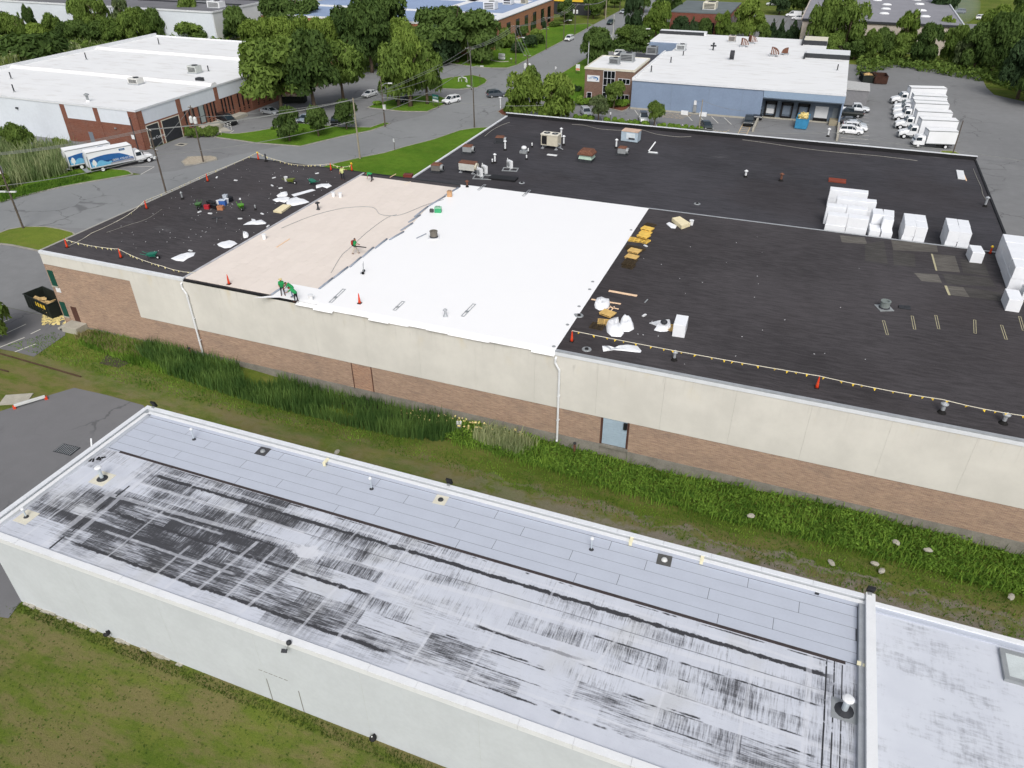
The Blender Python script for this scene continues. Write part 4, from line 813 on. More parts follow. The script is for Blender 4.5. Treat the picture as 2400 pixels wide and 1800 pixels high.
# ------------------------------------------------------------------ vegetation
def m_leaf(name, dark, light, warm=0.0):
    N = NT(name, 0.75, 0.08); t = N.n('ShaderNodeAttribute', attribute_name='tint').outputs['Fac']; r = N.rnd()
    f = N.m('ADD', N.mul(t, 0.75), N.mul(r, 0.25)); col = N.mix(N.sm(f, 0.1, 0.95), dark, light)
    tr = N.n('ShaderNodeBsdfTranslucent'); N.put(tr.inputs[0], N.mulc(col, (1.15, 1.2, 0.7)))
    mx = N.n('ShaderNodeMixShader'); mx.inputs[0].default_value = 0.28; N.put(N.b.inputs['Base Color'], col)
    N.t.links.new(N.b.outputs[0], mx.inputs[1]); N.t.links.new(tr.outputs[0], mx.inputs[2])
    N.t.links.new(mx.outputs[0], N.t.nodes['Material Output'].inputs['Surface']); return N.mat
ML = {'dark': m_leaf('leaves_dark', (0.036,0.068,0.020), (0.12,0.185,0.048)), 'mid': m_leaf('leaves_mid', (0.056,0.102,0.022), (0.185,0.265,0.06)),
      'light': m_leaf('leaves_light', (0.078,0.132,0.024), (0.22,0.305,0.062)), 'grey': m_leaf('leaves_grey', (0.065,0.10,0.042), (0.165,0.21,0.09)),
      'fir': m_leaf('leaves_fir', (0.026,0.052,0.024), (0.068,0.112,0.048)), 'reed': m_leaf('reed_blades', (0.15,0.215,0.085), (0.48,0.50,0.29)),
      'weed': m_leaf('weed_leaves', (0.062,0.14,0.02), (0.24,0.38,0.06)), 'cattail': m_leaf('cattail_blades', (0.06,0.125,0.034), (0.19,0.30,0.08)), 'lawn': m_leaf('lawn_blades', (0.05,0.088,0.016), (0.115,0.165,0.036)), 'straw': m_leaf('straw_blades', (0.22,0.20,0.09), (0.42,0.37,0.19))}
M_BARK = paint(96,84,72, 0.95, 0.1, 0.25, 3)

def quads_mesh(name, c, nrm, size, tint, mat, asp=1.6):
    """many small leaf cards in one mesh: centres, normals, half sizes, tints"""
    n = len(c); rs = np.random.RandomState(n); up = rs.normal(size=(n, 3))
    a = np.cross(nrm, up); a /= np.linalg.norm(a, axis=1)[:, None]+1e-9; b = np.cross(nrm, a)
    s = size[:, None]; v = np.empty((n, 4, 3)); bend = nrm*s*0.25
    v[:, 0] = c-a*s*asp*0.9; v[:, 1] = c-b*s*0.62+bend; v[:, 2] = c+a*s*asp*0.9; v[:, 3] = c+b*s*0.62+bend
    me = bpy.data.meshes.new(name); me.vertices.add(n*4); me.vertices.foreach_set('co', v.ravel())
    me.loops.add(n*4); me.loops.foreach_set('vertex_index', np.arange(n*4, dtype=np.int32))
    me.polygons.add(n); me.polygons.foreach_set('loop_start', np.arange(0, n*4, 4, dtype=np.int32))
    me.materials.append(mat); me.update(calc_edges=True)
    at_ = me.attributes.new('tint', 'FLOAT', 'FACE'); at_.data.foreach_set('value', tint.astype(np.float32)); return me
CROWNS = {}
ORD = ('first','second','third','fourth','fifth','sixth','seventh','eighth','ninth','tenth','eleventh','twelfth','thirteenth','fourteenth','last')
def crown(style, var, mk):
    key = (style, var, mk)
    if key in CROWNS: return CROWNS[key]
    rs = np.random.RandomState(hash((style, var)) % 10007 if False else (sum(map(ord, style))*31+var*977) % 10007)
    spec = {'oak': (26, 8500, 0.052, 0.36), 'round': (20, 5200, 0.062, 0.40), 'wide': (34, 8500, 0.046, 0.28), 'airy': (24, 3000, 0.062, 0.27), 'cone': (26, 3600, 0.06, 0.34), 'bush': (12, 1500, 0.10, 0.46), 'tall': (26, 5600, 0.058, 0.33)}[style]
    nl, nq, ls, lr = spec; L = []
    for i in range(nl):
        u = rs.rand(); th = rs.rand()*2*math.pi
        if style == 'cone': z = u**1.3*0.92; R = (1-z)*0.72+0.04; r = R*(0.4+0.6*rs.rand()); k = lr*(1.15-z)
        elif style == 'wide': z = 0.45+0.5*rs.rand()*(1-0.35*rs.rand()); r = 0.92*math.sqrt(rs.rand()); z -= 0.38*r**2.2; k = lr*(0.8+0.4*rs.rand())
        elif style == 'bush': z = 0.18+0.5*rs.rand(); r = 0.62*math.sqrt(rs.rand()); k = lr*(0.8+0.4*rs.rand())
        else:
            z = 0.16+0.72*u; prof = math.sin(math.pi*min(1, max(0.0, (z*0.86+0.1))))**0.7; r = prof*0.78*math.sqrt(rs.rand()); k = lr*(0.7+0.5*rs.rand())
        L.append((r*math.cos(th), r*math.sin(th), z, k, 0.25+0.5*rs.rand()))
    L = np.array(L); w = L[:, 3]**2; w /= w.sum(); idx = rs.choice(nl, nq, p=w)
    d = rs.normal(size=(nq, 3)); d /= np.linalg.norm(d, axis=1)[:, None]
    d[:, 2] = np.where(d[:, 2] < -0.35, -d[:, 2]*0.6, d[:, 2]); rad = 0.62+0.42*rs.rand(nq)**0.6
    zs = 0.62 if style != 'cone' else 0.8
    c = L[idx, :3] + d*(L[idx, 3]*rad)[:, None]*np.array([1, 1, zs])
    c[:, 2] = np.clip(c[:, 2], 0.0, 1.08)
    nrm = d*0.75 + np.array([0, 0, 0.35]) + rs.normal(size=(nq, 3))*0.55; nrm /= np.linalg.norm(nrm, axis=1)[:, None]
    size = ls*(0.65+0.7*rs.rand(nq)); tint = np.clip(L[idx, 4]*0.75 + 0.35*rs.rand(nq) + 0.15*(c[:, 2]-0.5), 0, 1)
    CROWNS[key] = quads_mesh('crown', c, nrm, size, tint, ML[mk]); return CROWNS[key]
TRUNKS = {}
def trunk_mesh(var):
    if var not in TRUNKS:
        rs = random.Random(var); mb = MB(); j = lambda k: (rs.random()-0.5)*k
        mb.tube([(0,0,-0.02),(j(.02),j(.02),0.12),(j(.06),j(.06),0.35),(j(.1),j(.1),0.62),(j(.12),j(.12),0.85)], [0.045,0.032,0.026,0.018,0.006], 7)
        for k in range(5):
            a = rs.random()*6.28; z0 = 0.28+0.1*k; mb.tube([(0,0,z0),(0.12*math.cos(a),0.12*math.sin(a),z0+0.14),(0.24*math.cos(a),0.24*math.sin(a),z0+0.3)], [0.016,0.011,0.004], 5)
        TRUNKS[var] = mb.mesh('trunk', M_BARK, True)
    return TRUNKS[var]
TN = [0]
def tree(name, label, u, v, top_v, half_px, style='round', mk='mid', cat='tree', group=None, low=0.22, z=0.0):
    """tree whose foot is at photo point (u, v), its top at row top_v, crown half width in photo px"""
    TN[0] += 1; i = TN[0]; p = at(u, v, z); dep = (p-Vector((0,0,CAM_H))).dot(FWD)
    hd = math.hypot(p.x, p.y); d = FWD*FOC + RGT*(u-1200) - UPV*(top_v-900); h = CAM_H + d.z*hd/math.hypot(d.x, d.y) - z
    r = half_px*dep/FOC; t = thing(name, label, cat, p, (i*2.4) % 6.28, group)
    c = link('crown', crown(style, i % 3, mk), t, (0, 0, h*low)); c.scale = (r, r, h*(1-low)/1.0)
    if low > 0.03 or style != 'bush':
        tk = link('trunk', trunk_mesh(i % 4), t); tk.scale = (h*0.85, h*0.85, h*0.95)
    return t
def copse(items, name, cat, group):
    for lab, u, v, tv, hp, st, mk, low in items: tree(name, lab, u, v, tv, hp, st, mk, cat, group, low)

copse([('big spreading oak leaning over the parked cars, nearest the brick building', 662,266,104,92,'oak','mid',0.2),
 ('dense oak in the middle of the three tall ones between brick building and road', 738,262,84,70,'oak','dark',0.16),
 ('upright oak with bare stems on the road side of the three tall ones', 806,238,102,54,'tall','mid',0.22),
 ('low dark round tree on the grass strip, closest to the black van', 680,331,252,31,'round','dark',0.12),
 ('low dark round tree in the middle of the grass strip', 747,320,252,27,'round','dark',0.12),
 ('low dark round tree on the grass strip beside the bare pole', 813,304,238,27,'round','dark',0.12),
 ('leafy tree on the island behind the green sign, its left crown', 935,250,102,50,'tall','mid',0.1),
 ('tallest light green tree on the island behind the green sign', 962,250,70,45,'tall','light',0.22),
 ('round tree on the island right above the green sign', 1002,244,108,42,'round','mid',0.12)], 'broadleaf_tree', 'tree', 'trees along the street between the buildings')
copse([('large dark tree with a bare trunk on the lawn behind the islands', 872,170,16,60,'oak','dark',0.18),
 ('huge broad tree rising in front of the blue roof', 885,132,-30,86,'wide','dark',0.1),
 ('wide flat topped dark tree with pale limbs over the crossroads lawn', 1072,146,0,92,'wide','dark',0.14),
 ('dark tree filling the gap under the flat topped one', 1030,150,66,52,'round','fir',0.02),
 ('dark tree beside the flat topped one, towards the lawn sign', 1130,148,62,50,'round','dark',0.02),
 ('tree between the white warehouse and the blue roof, full dark crown', 692,92,-22,68,'wide','dark',0.12),
 ('round dark tree at the white corner of the far warehouse', 566,100,18,32,'round','dark',0.1),
 ('slim light tree beside the big dark trunk', 948,150,52,32,'round','light',0.08)], 'broadleaf_tree', 'tree', 'big trees behind the street')
hr = [(596,112,50),(634,116,44),(672,118,46),(712,120,42),(752,122,44),(790,124,46)]
for k, (u, v, tv) in enumerate(hr): tree('broadleaf_tree', ('clipped tree in the light row behind the white roof, ' + ('end tree by the roof corner','second from the roof corner','third from the roof corner','third from the big dark tree','second from the big dark tree','end tree by the big trunk')[k]), u, v, tv, 32, 'round', 'light', 'tree', 'row of light green trees behind the white roof', 0.05)
copse([('slim dark conifer against the orange brick wall, nearest the crossroads', 1219,66,28,11,'cone','fir',0.0),('slim dark conifer in the middle of three against the orange brick wall', 1240,78,24,12,'cone','fir',0.0),('tallest dark conifer of three against the orange brick wall', 1267,66,8,14,'cone','fir',0.0)], 'conifer_tree', 'tree', 'conifers along the orange brick wall')
copse([('round light shrub below the middle conifer', 1256,92,66,17,'bush','light',0.0),('round dark shrub on the lawn edge, nearest the lawn sign', 1212,124,98,17,'bush','fir',0.0),('round dark shrub on the lawn, biggest of the pair', 1240,112,80,21,'bush','fir',0.0),('dark spreading shrub behind the round pair on the lawn', 1262,104,78,15,'bush','dark',0.0),('weeping green shrub beside the wide dark tree', 1188,112,64,24,'bush','mid',0.0),('round dark shrub between wide tree and conifers', 1222,90,58,16,'bush','dark',0.0),
 ('low clipped shrub at the far end of the orange wall', 1302,62,48,18,'bush','mid',0.0),('reddish dark tree at the far end of the lawn', 1330,56,18,14,'round','dark',0.1)], 'shrub', 'shrub', 'shrubs on the street lawn')
copse([('dense dark street tree opposite the office, standing alone by the road', 1398,156,74,40,'round','dark',0.12),
 ('leafy tree beside the far bend of the road, nearest the small car park', 1472,108,62,30,'round','mid',0.08),
 ('tall dark tree on the road bend, behind the white post', 1482,88,-20,24,'tall','fir',0.08),('dark green bush like tree behind the annex', 1500,112,66,28,'round','dark',0.04),
 ('light green tree left of the brown brick building', 1536,88,6,34,'tall','light',0.08),('broad tree reaching the top edge beyond the road', 1560,62,-40,34,'oak','dark',0.1),
 ('round tree near the top by the far road', 1390,44,-12,24,'round','mid',0.1),('tree beside the yellow shop front', 1328,52,0,22,'round','dark',0.12),('small tree at the end of the road on the lawn', 1416,36,-26,12,'round','dark',0.2),('pale round tree above the road end', 1440,18,-20,22,'round','mid',0.1),
 ('tree at the top edge near the road end', 1508,30,-40,26,'round','dark',0.1)], 'broadleaf_tree', 'tree', 'trees along the far road')
bt = [(1590,88,40,22,'round','fir'),(1622,90,38,20,'cone','fir'),(1650,90,46,18,'round','dark'),(1690,90,30,20,'tall','light'),(1712,94,56,18,'round','mid'),(1752,94,0,34,'tall','light'),(1786,98,54,18,'round','mid'),(1806,96,42,15,'cone','fir'),(1826,98,42,14,'cone','fir'),(1856,98,46,22,'cone','fir'),(1882,100,62,14,'round','mid')]
wh_ = ['dark tree behind the raised ledge of the dock roof','pointed dark tree in front of the brown brick wall','low dark tree in front of the dark windows','light green tree at the corner of the brown building','low green tree beside the light one','tall bright tree between brown building and far car park','low mid green tree below the tall bright one','pointed dark conifer of a pair behind the dock roof, nearer the bright tree','pointed dark conifer of a pair behind the dock roof, nearer the white van','broad dark conifer behind the dock roof hoods','small green tree at the beige wall corner']
for (u, v, tv, hp, st, mk), lb_ in zip(bt, wh_): tree('broadleaf_tree' if st != 'cone' else 'conifer_tree', lb_, u, v, tv, hp, st, mk, 'tree', 'trees behind the dock roof', 0.04)
rt = [(1918,120,-6,36,'tall','mid','tall tree in front of the beige wall, nearest the dock roof'),(1976,128,0,44,'tall','mid','tallest leafy tree before the beige wall'),(1940,136,84,30,'round','mid','low green tree at the corner of the raised roof well'),(2000,140,96,30,'round','dark','low dark tree at the foot of the beige wall'),
 (2038,142,72,24,'tall','mid','slim vine covered tree near the dark containers'),(2062,140,70,24,'round','dark','dark vine covered tree next to the slim one'),(2108,138,24,32,'airy','light','pale drooping tree against the grey roof'),(2100,142,80,30,'round','mid','mid green tree below the pale drooping one'),(2160,152,56,34,'tall','dark','pointed dark tree standing alone at the lot edge'),(2202,120,38,23,'airy','light','yellow green tree touching the grey roof corner'),
 (2226,150,62,32,'round','mid','green tree at the corner of the grey roof'),(2250,160,94,26,'airy','grey','greyish young tree at the edge of the gravel lot'),(2280,164,58,36,'oak','dark','dense tree behind the greyish young one'),(2322,170,40,40,'oak','dark','dense tall tree above the gravel lot'),(2310,120,20,32,'round','light','light green tree beyond the dense ones'),(2372,130,16,36,'oak','mid','tree at the top by the far street'),(2364,196,64,44,'oak','dark','big dark tree overhanging the gravel lot'),(2384,232,96,48,'oak','fir','darkest big tree at the end of the gravel lot'),(2432,250,110,56,'oak','dark','dark tree at the frame edge beyond the trucks'),(2440,170,30,50,'oak','dark','dark tree behind the frame edge one'),
 (2196,70,-30,30,'round','fir','dark tree beyond the grey roof near the drifting smoke'),(2150,-10,-60,34,'round','dark','dark tree far beyond the skylights'),(1880,30,-30,30,'round','dark','dark tree over the far car park by the white van'),(1826,34,-30,26,'round','fir','dark tree over the far car park at the back'),(2390,40,-30,22,'round','dark','small dark tree on the distant grass')]
for u, v, tv, hp, st, mk, lb_ in rt: tree('broadleaf_tree', lb_, u, v, tv, hp, st, mk, 'tree', 'trees around the gravel lot', 0.05)
bl_ = [(8,92,22,28,'round','dark'),(34,92,34,24,'round','mid'),(62,96,26,16,'cone','mid'),(84,88,14,14,'tall','dark'),(100,96,50,26,'bush','light'),(128,92,34,22,'round','mid'),(158,98,52,28,'round','dark'),(188,100,50,28,'round','dark'),(214,92,-8,34,'oak','mid'),(246,96,0,32,'airy','mid'),(236,104,52,34,'round','dark'),(272,104,44,30,'round','mid'),(298,92,-2,28,'airy','grey'),(318,100,26,30,'round','mid'),(346,96,22,26,'round','mid'),(374,92,22,24,'round','dark'),(398,88,30,20,'cone','dark'),(456,84,-10,30,'airy','mid'),(502,90,44,22,'cone','fir'),(522,92,26,24,'cone','fir'),(540,94,60,20,'round','fir'),(-20,96,20,34,'round','dark'),(-70,98,20,40,'round','dark'),(182,70,26,18,'airy','grey'),(476,96,58,22,'round','dark')]
pl = ['at the photo edge','second from the photo edge','with a pointed top against the white wall','thin and tall against the white wall','low and yellow green','under the wall grille','below the drain pipes','below the drain pipes, nearer the roof','very tall with open branches','tall leaning with bare gaps','low dark one beneath the tall pair','in front of the pale airy one','pale and airy','full crowned beside the pale airy one','before the grey roof edge','rounded at the corner of the white roof','pointed, right of the roof corner','airy, behind two bare poles','pointed and dark beside the round bush','tallest dark conifer by the white corner','low and dark near the boulder','just outside the edge','well outside the edge','thin and greyish by the white wall','dark, behind the round bush']
for (u, v, tv, hp, st, mk), s_ in zip(bl_, pl): tree('broadleaf_tree', 'belt tree behind the white roof, ' + s_, u, v, tv, hp, st, mk, 'tree', 'tree belt before the far white warehouse', 0.03)
tree('round_bush', 'big round dark bush standing in the meadow beside the white roof', 96, 144, 72, 76, 'bush', 'dark', 'bush', None, 0.0)
tree('round_bush', 'round bush with reddish stems at the back edge of the white roof', 456, 94, 46, 44, 'bush', 'mid', 'bush', None, 0.0)
copse([('bright leafy tree at the corner of the black roof, nearest the crossroads', 1226,282,172,48,'tall','light',0.08),('bright leafy tree at the corner of the black roof, nearest the office', 1306,290,176,50,'tall','light',0.06),('darker small tree peeping out behind the bright corner pair', 1246,236,160,22,'round','mid',0.1)], 'broadleaf_tree', 'tree', 'trees at the corner of the black roof')
copse([('small street tree in the shrub bed, in front of the silver car', 1402,287,226,23,'round','grey',0.3),('small street tree against the brown brick office', 1438,256,196,24,'round','mid',0.3),('small pointed street tree beside the pale pickup', 1533,298,240,21,'round','mid',0.28)], 'small_tree', 'tree', 'young trees by the office')
for k, (u, v) in enumerate(((1353,283),(1369,284),(1385,286),(1422,289),(1441,291),(1457,293),(1475,295),(1491,296),(1512,298),(1550,302),(1573,304),(1588,306),(1603,307),(1620,309),(1637,310))):
    tree('clipped_shrub', ORD[k]+' round clipped shrub along the black roof parapet, counted from the bright trees', u, v, v-16, 10, 'bush', 'weed', 'shrub', 'clipped shrubs behind the black roof parapet', 0.0)
for u, v, hp, dv, lb_ in ((1358,246,13,22,'round shrub at the office corner'),(1374,248,12,20,'second round shrub from the office corner'),(1388,246,10,18,'round shrub under the single office window'),(1428,252,13,20,'clipped shrub below the tall office window'),(1446,252,12,20,'clipped shrub below the office windows, in the middle'),(1464,250,13,18,'clipped shrub where office meets blue grey wall'),(1349,214,14,16,'low dark shrub on the lawn beside the office'),(1190,264,13,16,'low green shrub on the rounded corner bed with the lamp')):
    tree('clipped_shrub', lb_, u, v, v-dv, hp, 'bush', 'weed' if u != 1349 else 'fir', 'shrub', 'shrubs round the office', 0.0)
tree('round_bush', 'tall pale green bush in the reeds beside the white wall', 52, 356, 290, 32, 'round', 'mid', 'bush', None, 0.0)
tree('round_bush', 'small yellow green bush in front of the brick pillar', 146, 350, 319, 16, 'bush', 'light', 'bush', None, 0.0)
tree('round_bush', 'leafy bush at the photo edge beside the white parking lines', -14, 800, 682, 52, 'round', 'mid', 'bush', None, 0.05)
tree('round_bush', 'bright bush in the reeds behind the utility pole', 14, 446, 402, 20, 'bush', 'light', 'bush', None, 0.0)
tree('clipped_shrub', 'dark shrub beside the glass entrance door of the brick building', 462, 300, 272, 18, 'bush', 'mid', 'shrub', None, 0.0)
for k, u in enumerate((448,468,488,502)): tree('clipped_shrub', ORD[k]+' low hedge plant beside the entrance path, counted from the garage', u, 322-k, 296-k, 14, 'bush', 'mid', 'shrub', 'hedge plants by the entrance path', 0.0)
tree('clipped_shrub', 'low hedge beside the island car park', 885, 246, 236, 12, 'bush', 'weed', 'shrub', None, 0.0)
for k, (u, v) in enumerate(((668,306),(712,308),(640,304))): tree('flower_clump', 'low clump of red flowers on the grass strip, '+('behind the first round tree','between the first two round trees','nearest the black van')[k], u, v, v-8, 7, 'bush', 'weed', 'flowers', 'flower clumps on the grass strip', 0.0)

def inside(poly, x, y):
    c = np.zeros(len(x), bool); n = len(poly)
    for i in range(n):
        (x0, y0), (x1, y1) = poly[i], poly[(i+1) % n]
        if y0 != y1: c ^= ((y0 > y) != (y1 > y)) & (x < (x1-x0)*(y-y0)/(y1-y0)+x0)
    return c
def scatter(poly, n, seed):
    poly = [tuple(p[:2]) for p in poly]; rs = np.random.RandomState(seed); P = np.array(poly); lo, hi = P.min(0), P.max(0); out = np.zeros((0, 2))
    while len(out) < n:
        q = lo+(hi-lo)*rs.rand(n*2, 2); out = np.vstack([out, q[inside(poly, q[:, 0], q[:, 1])]])
    return out[:n], rs
def blades(name, pts, h, w, lean, mat, rs, z=None, clump=0.0, label=None):
    n = len(pts); hh = h*(0.55+0.6*rs.rand(n)); a = rs.rand(n)*2*math.pi; ww = w*(0.7+0.6*rs.rand(n))/2
    base = np.column_stack([pts, np.zeros(n) if z is None else z]); sx, sy_ = np.cos(a)*ww, np.sin(a)*ww
    la = rs.rand(n)*2*math.pi; lx = np.cos(la)*lean*hh*rs.rand(n)+0.12*lean*hh; ly = np.sin(la)*lean*hh*rs.rand(n)
    v = np.empty((n, 5, 3)); s = np.column_stack([sx, sy_, np.zeros(n)]); mid = np.column_stack([lx*0.35, ly*0.35, hh*0.6]); tip = np.column_stack([lx, ly, hh])
    v[:, 0] = base-s; v[:, 1] = base+s; v[:, 2] = base+mid+s*0.8; v[:, 3] = base+mid-s*0.8; v[:, 4] = base+tip
    o = np.arange(n)*5; loops = np.column_stack([o, o+1, o+2, o+3, o+3, o+2, o+4]).ravel()
    me = bpy.data.meshes.new(name); me.vertices.add(n*5); me.vertices.foreach_set('co', v.ravel()); me.loops.add(n*7); me.loops.foreach_set('vertex_index', loops.astype(np.int32))
    me.polygons.add(n*2); st = np.column_stack([np.arange(n)*7, np.arange(n)*7+4]).ravel(); me.polygons.foreach_set('loop_start', st.astype(np.int32))
    me.materials.append(mat); me.update(calc_edges=True)
    cl = 0.5+0.5*np.sin(pts[:, 0]*0.9+1.3*np.sin(pts[:, 1]*0.7))*np.cos(pts[:, 1]*1.1); t = np.clip(0.25+0.45*rs.rand(n)+0.35*clump*(cl-0.5)*2, 0, 1)
    q = me.attributes.new('tint', 'FLOAT', 'FACE'); q.data.foreach_set('value', np.repeat(t, 2).astype(np.float32))
    ob = link(name, me); tag(ob, label, 'plants', None, 'stuff'); return ob
def leafmass(name, pts, zb, h, size, mat, rs, label):
    n = len(pts); cl = 0.5+0.5*np.sin(pts[:, 0]*1.7+2*np.sin(pts[:, 1]*1.3))*np.sin(pts[:, 1]*1.9+0.6*pts[:, 0]); z = zb + h*(0.25+0.75*cl)*rs.rand(n)**0.7
    c = np.column_stack([pts, z]); nrm = rs.normal(size=(n, 3))*0.6+np.array([0, -0.1, 0.8]); nrm /= np.linalg.norm(nrm, axis=1)[:, None]
    me = quads_mesh(name, c, nrm, size*(0.5+0.9*rs.rand(n)), np.clip(0.15+0.55*rs.rand(n)+0.4*(cl-0.5), 0, 1), mat, 1.3); o = link(name, me); tag(o, label, 'plants', None, 'stuff'); return o
GZ = lambda p: np.array([gz(x, y) for x, y in p])
reed_poly = px((-260,470),(-60,470),(0,452),(40,440),(80,428),(130,418),(172,402),(176,385),(186,372),(176,356),(140,356),(90,352),(40,348),(0,338),(-300,330))
p, rs = scatter(reed_poly, 10500, 3); blades('reeds', p, 2.9, 0.17, 0.45, ML['reed'], rs, np.full(len(p), 0.05), 0.8, 'tall pale green reeds in the bed beside the box trucks')
p, rs = scatter(px((0,478),(68,459),(150,436),(217,422),(176,404),(100,430),(0,455)), 2500, 4); blades('verge_weeds', p, 0.5, 0.09, 0.5, ML['weed'], rs, np.full(len(p), 0.1), 0.5, 'rough green weeds along the kerb below the reeds')
p, rs = scatter([(-300,112),(-178,109),(-177.5,150),(-176.5,196),(-300,205)], 9000, 5); blades('meadow_reeds', p, 2.2, 0.3, 0.5, ML['reed'], rs, None, 0.9, 'green reedy meadow beyond the white roof')
cat_poly = [(-63,51.6),(-63,49.5),(-57,47.6),(-48,46.9),(-38,47.4),(-30,47.3),(-26,48.2),(-25,51.4)]
p, rs = scatter(cat_poly, 9500, 6); keep = (np.sin(p[:, 0]*0.55)+np.sin(p[:, 0]*0.23+p[:, 1]*0.8) > -1.15) | (p[:, 1] < 48.4); p = p[keep]
blades('cattails', p, 1.55, 0.085, 0.35, ML['cattail'], rs, GZ(p), 1.0, 'tall dark green cattails growing in the ditch along the brick wall')
p, rs = scatter([(-23.5,49.3),(-19,48.7),(-17.5,50.6),(-22.5,51.2)], 900, 8); blades('cattails', p, 1.7, 0.09, 0.45, ML['reed'], rs, GZ(p), 0.6, 'clump of pale cattails beside the white downpipe')
p, rs = scatter([(-72,51.5),(-72.5,49.8),(-66,48.6),(-60,49.4),(-58,51.6)], 2600, 9); blades('straw_grass', p, 0.7, 0.07, 0.6, ML['straw'], rs, GZ(p), 0.8, 'straw coloured tall grass by the door stoop'); p, rs = scatter([(-71,51.7),(-71,49.0),(-62,47.8),(-52,47.6),(-52,51.7)], 6000, 10); blades('tall_grass', p, 0.7, 0.08, 0.5, ML['weed'], rs, GZ(p), 0.8, 'tall green grass at the brick end of the long wall')
p, rs = scatter([(-26,51.8),(-27,48.4),(-19,48.2),(-10,47.7),(0,47.0),(14,46.9),(40,46.6),(60,46.4),(60,51.8)], 42000, 11); leafmass('weeds', p, GZ(p), 0.7, 0.10, ML['weed'], rs, 'thick green weeds along the foot of the long wall')
p, rs = scatter([(-26,51.8),(-25,47.8),(-10,47.0),(14,46.4),(60,46),(60,51.8)], 9000, 12); blades('tall_grass', p, 0.95, 0.07, 0.6, ML['weed'], rs, GZ(p), 0.9, 'tall green grass among the weeds along the long wall')
p, rs = scatter([(-76,50),(-78,46),(-58,44.6),(-30,44.6),(0,43),(60,40),(60,46),(0,47),(-30,47.6),(-60,48)], 14000, 13); blades('short_grass', p, 0.22, 0.07, 0.6, ML['weed'], rs, GZ(p), 0.9, 'short green grass in front of the ditch plants')
p, rs = scatter([(-74,46),(-48,36.6),(60,35.6),(60,43),(0,45),(-40,46)], 16000, 14); p = p[(np.sin(p[:,0]*0.5+p[:,1])>-0.3) & (p[:,1] > 44.8-0.04*p[:,0])]; leafmass('dry_grass', p, GZ(p), 0.06, 0.06, ML['lawn'], rs, 'short dry grass between the two long buildings')
p, rs = scatter([(-45.6,20.3),(-45.6,19.6),(0,19.4),(0,20.3)], 3800, 15); blades('edge_grass', p, 0.16, 0.06, 0.6, ML['lawn'], rs, np.full(len(p), -0.03), 0.6, 'longer grass fringe along the foot of the white wall')
p, rs = scatter([(-60,19.9),(-60,8),(0,2),(0,19.9)], 9000, 16); leafmass('lawn_grass', p, np.full(len(p), -0.03), 0.05, 0.06, ML['lawn'], rs, 'mown lawn grass below the white wall')
p, rs = scatter([(8,224),(18,240),(40,226),(44,216),(100,210),(100,250),(8,250)], 14000, 17); leafmass('undergrowth', p, np.zeros(len(p)), 2.0, 0.4, ML['mid'], rs, 'leafy undergrowth below the trees round the gravel lot')
p, rs = scatter([(-300,186),(-178,182),(-150,180),(-118,180),(-105,205),(-178,209),(-300,209)], 14000, 18); leafmass('undergrowth', p, np.zeros(len(p)), 2.6, 0.5, ML['mid'], rs, 'leafy undergrowth in the far tree belt')
p, rs = scatter([(-64,238),(-5,238.5),(2,246),(2,254),(-40,256),(-64,252)], 8000, 19); leafmass('undergrowth', p, np.zeros(len(p)), 2.2, 0.42, ML['dark'], rs, 'leafy undergrowth behind the dock building')
# ------------------------------------------------------------------ vehicles
M_TYRE = paint(28,28,30, 0.9, 0.15, 0.15, 6); M_RIM = paint(176,178,180, 0.35, 0.5, 0.1, 4, 0.4); M_LAMP = paint(230,232,228, 0.2, 0.6, 0.05, 3); M_TAIL = paint(150,24,22, 0.3, 0.5, 0.1, 3); M_TRIM = paint(26,27,29, 0.5, 0.3, 0.1, 3); M_CARGLASS = glass_dark(38, 48, 56); M_WIND = glass_dark(70, 84, 94)
def carpaint(r, g, b):
    key = ('car', r, g, b)
    if key not in _MC:
        N = NT('car_paint_%d_%d_%d' % (r, g, b), 0.28, 0.5); N.b.inputs['Coat Weight'].default_value = 0.5; N.b.inputs['Coat Roughness'].default_value = 0.08
        _MC[key] = N.done(srgb(r, g, b))
    return _MC[key]
WH = {}
def wheel(parent, x, y, r, w=0.22, rim=M_RIM):
    key = (r, w, rim.name)
    if key not in WH:
        t = MB().lathe((0,0,0), [(r*0.6,-w/2),(r*0.92,-w/2),(r,-w/3),(r,w/3),(r*0.92,w/2),(r*0.6,w/2)], 16); q = MB().lathe((0,0,0), [(0.05,-w/2-0.012),(r*0.6,-w/2-0.012),(r*0.62,w/2+0.012),(0.05,w/2+0.012)], 14); c = MB().lathe((0,0,0), [(0.02,-w/2-0.03),(r*0.2,-w/2-0.03),(r*0.2,w/2+0.03),(0.02,w/2+0.03)], 8)
        WH[key] = (t.mesh('wheel', M_TYRE, False), q.mesh('rim', rim), c.mesh('hub', M_TRIM))
    a, b, c = WH[key]; o = link('wheel', a, parent, (x, y, r)); o.rotation_euler = (math.radians(90), 0, 0); link('rim', b, o); return o
def section(x, w, z0, z1, ch=0.08):
    """rounded car cross-section at station x: half width w, from z0 to z1"""
    return [(x,-w+ch,z0),(x,w-ch,z0),(x,w,z0+0.12),(x,w*1.0,z0+(z1-z0)*0.6),(x,w-ch*0.9,z1),(x,-w+ch*0.9,z1),(x,-w,z0+(z1-z0)*0.6),(x,-w,z0+0.12)]
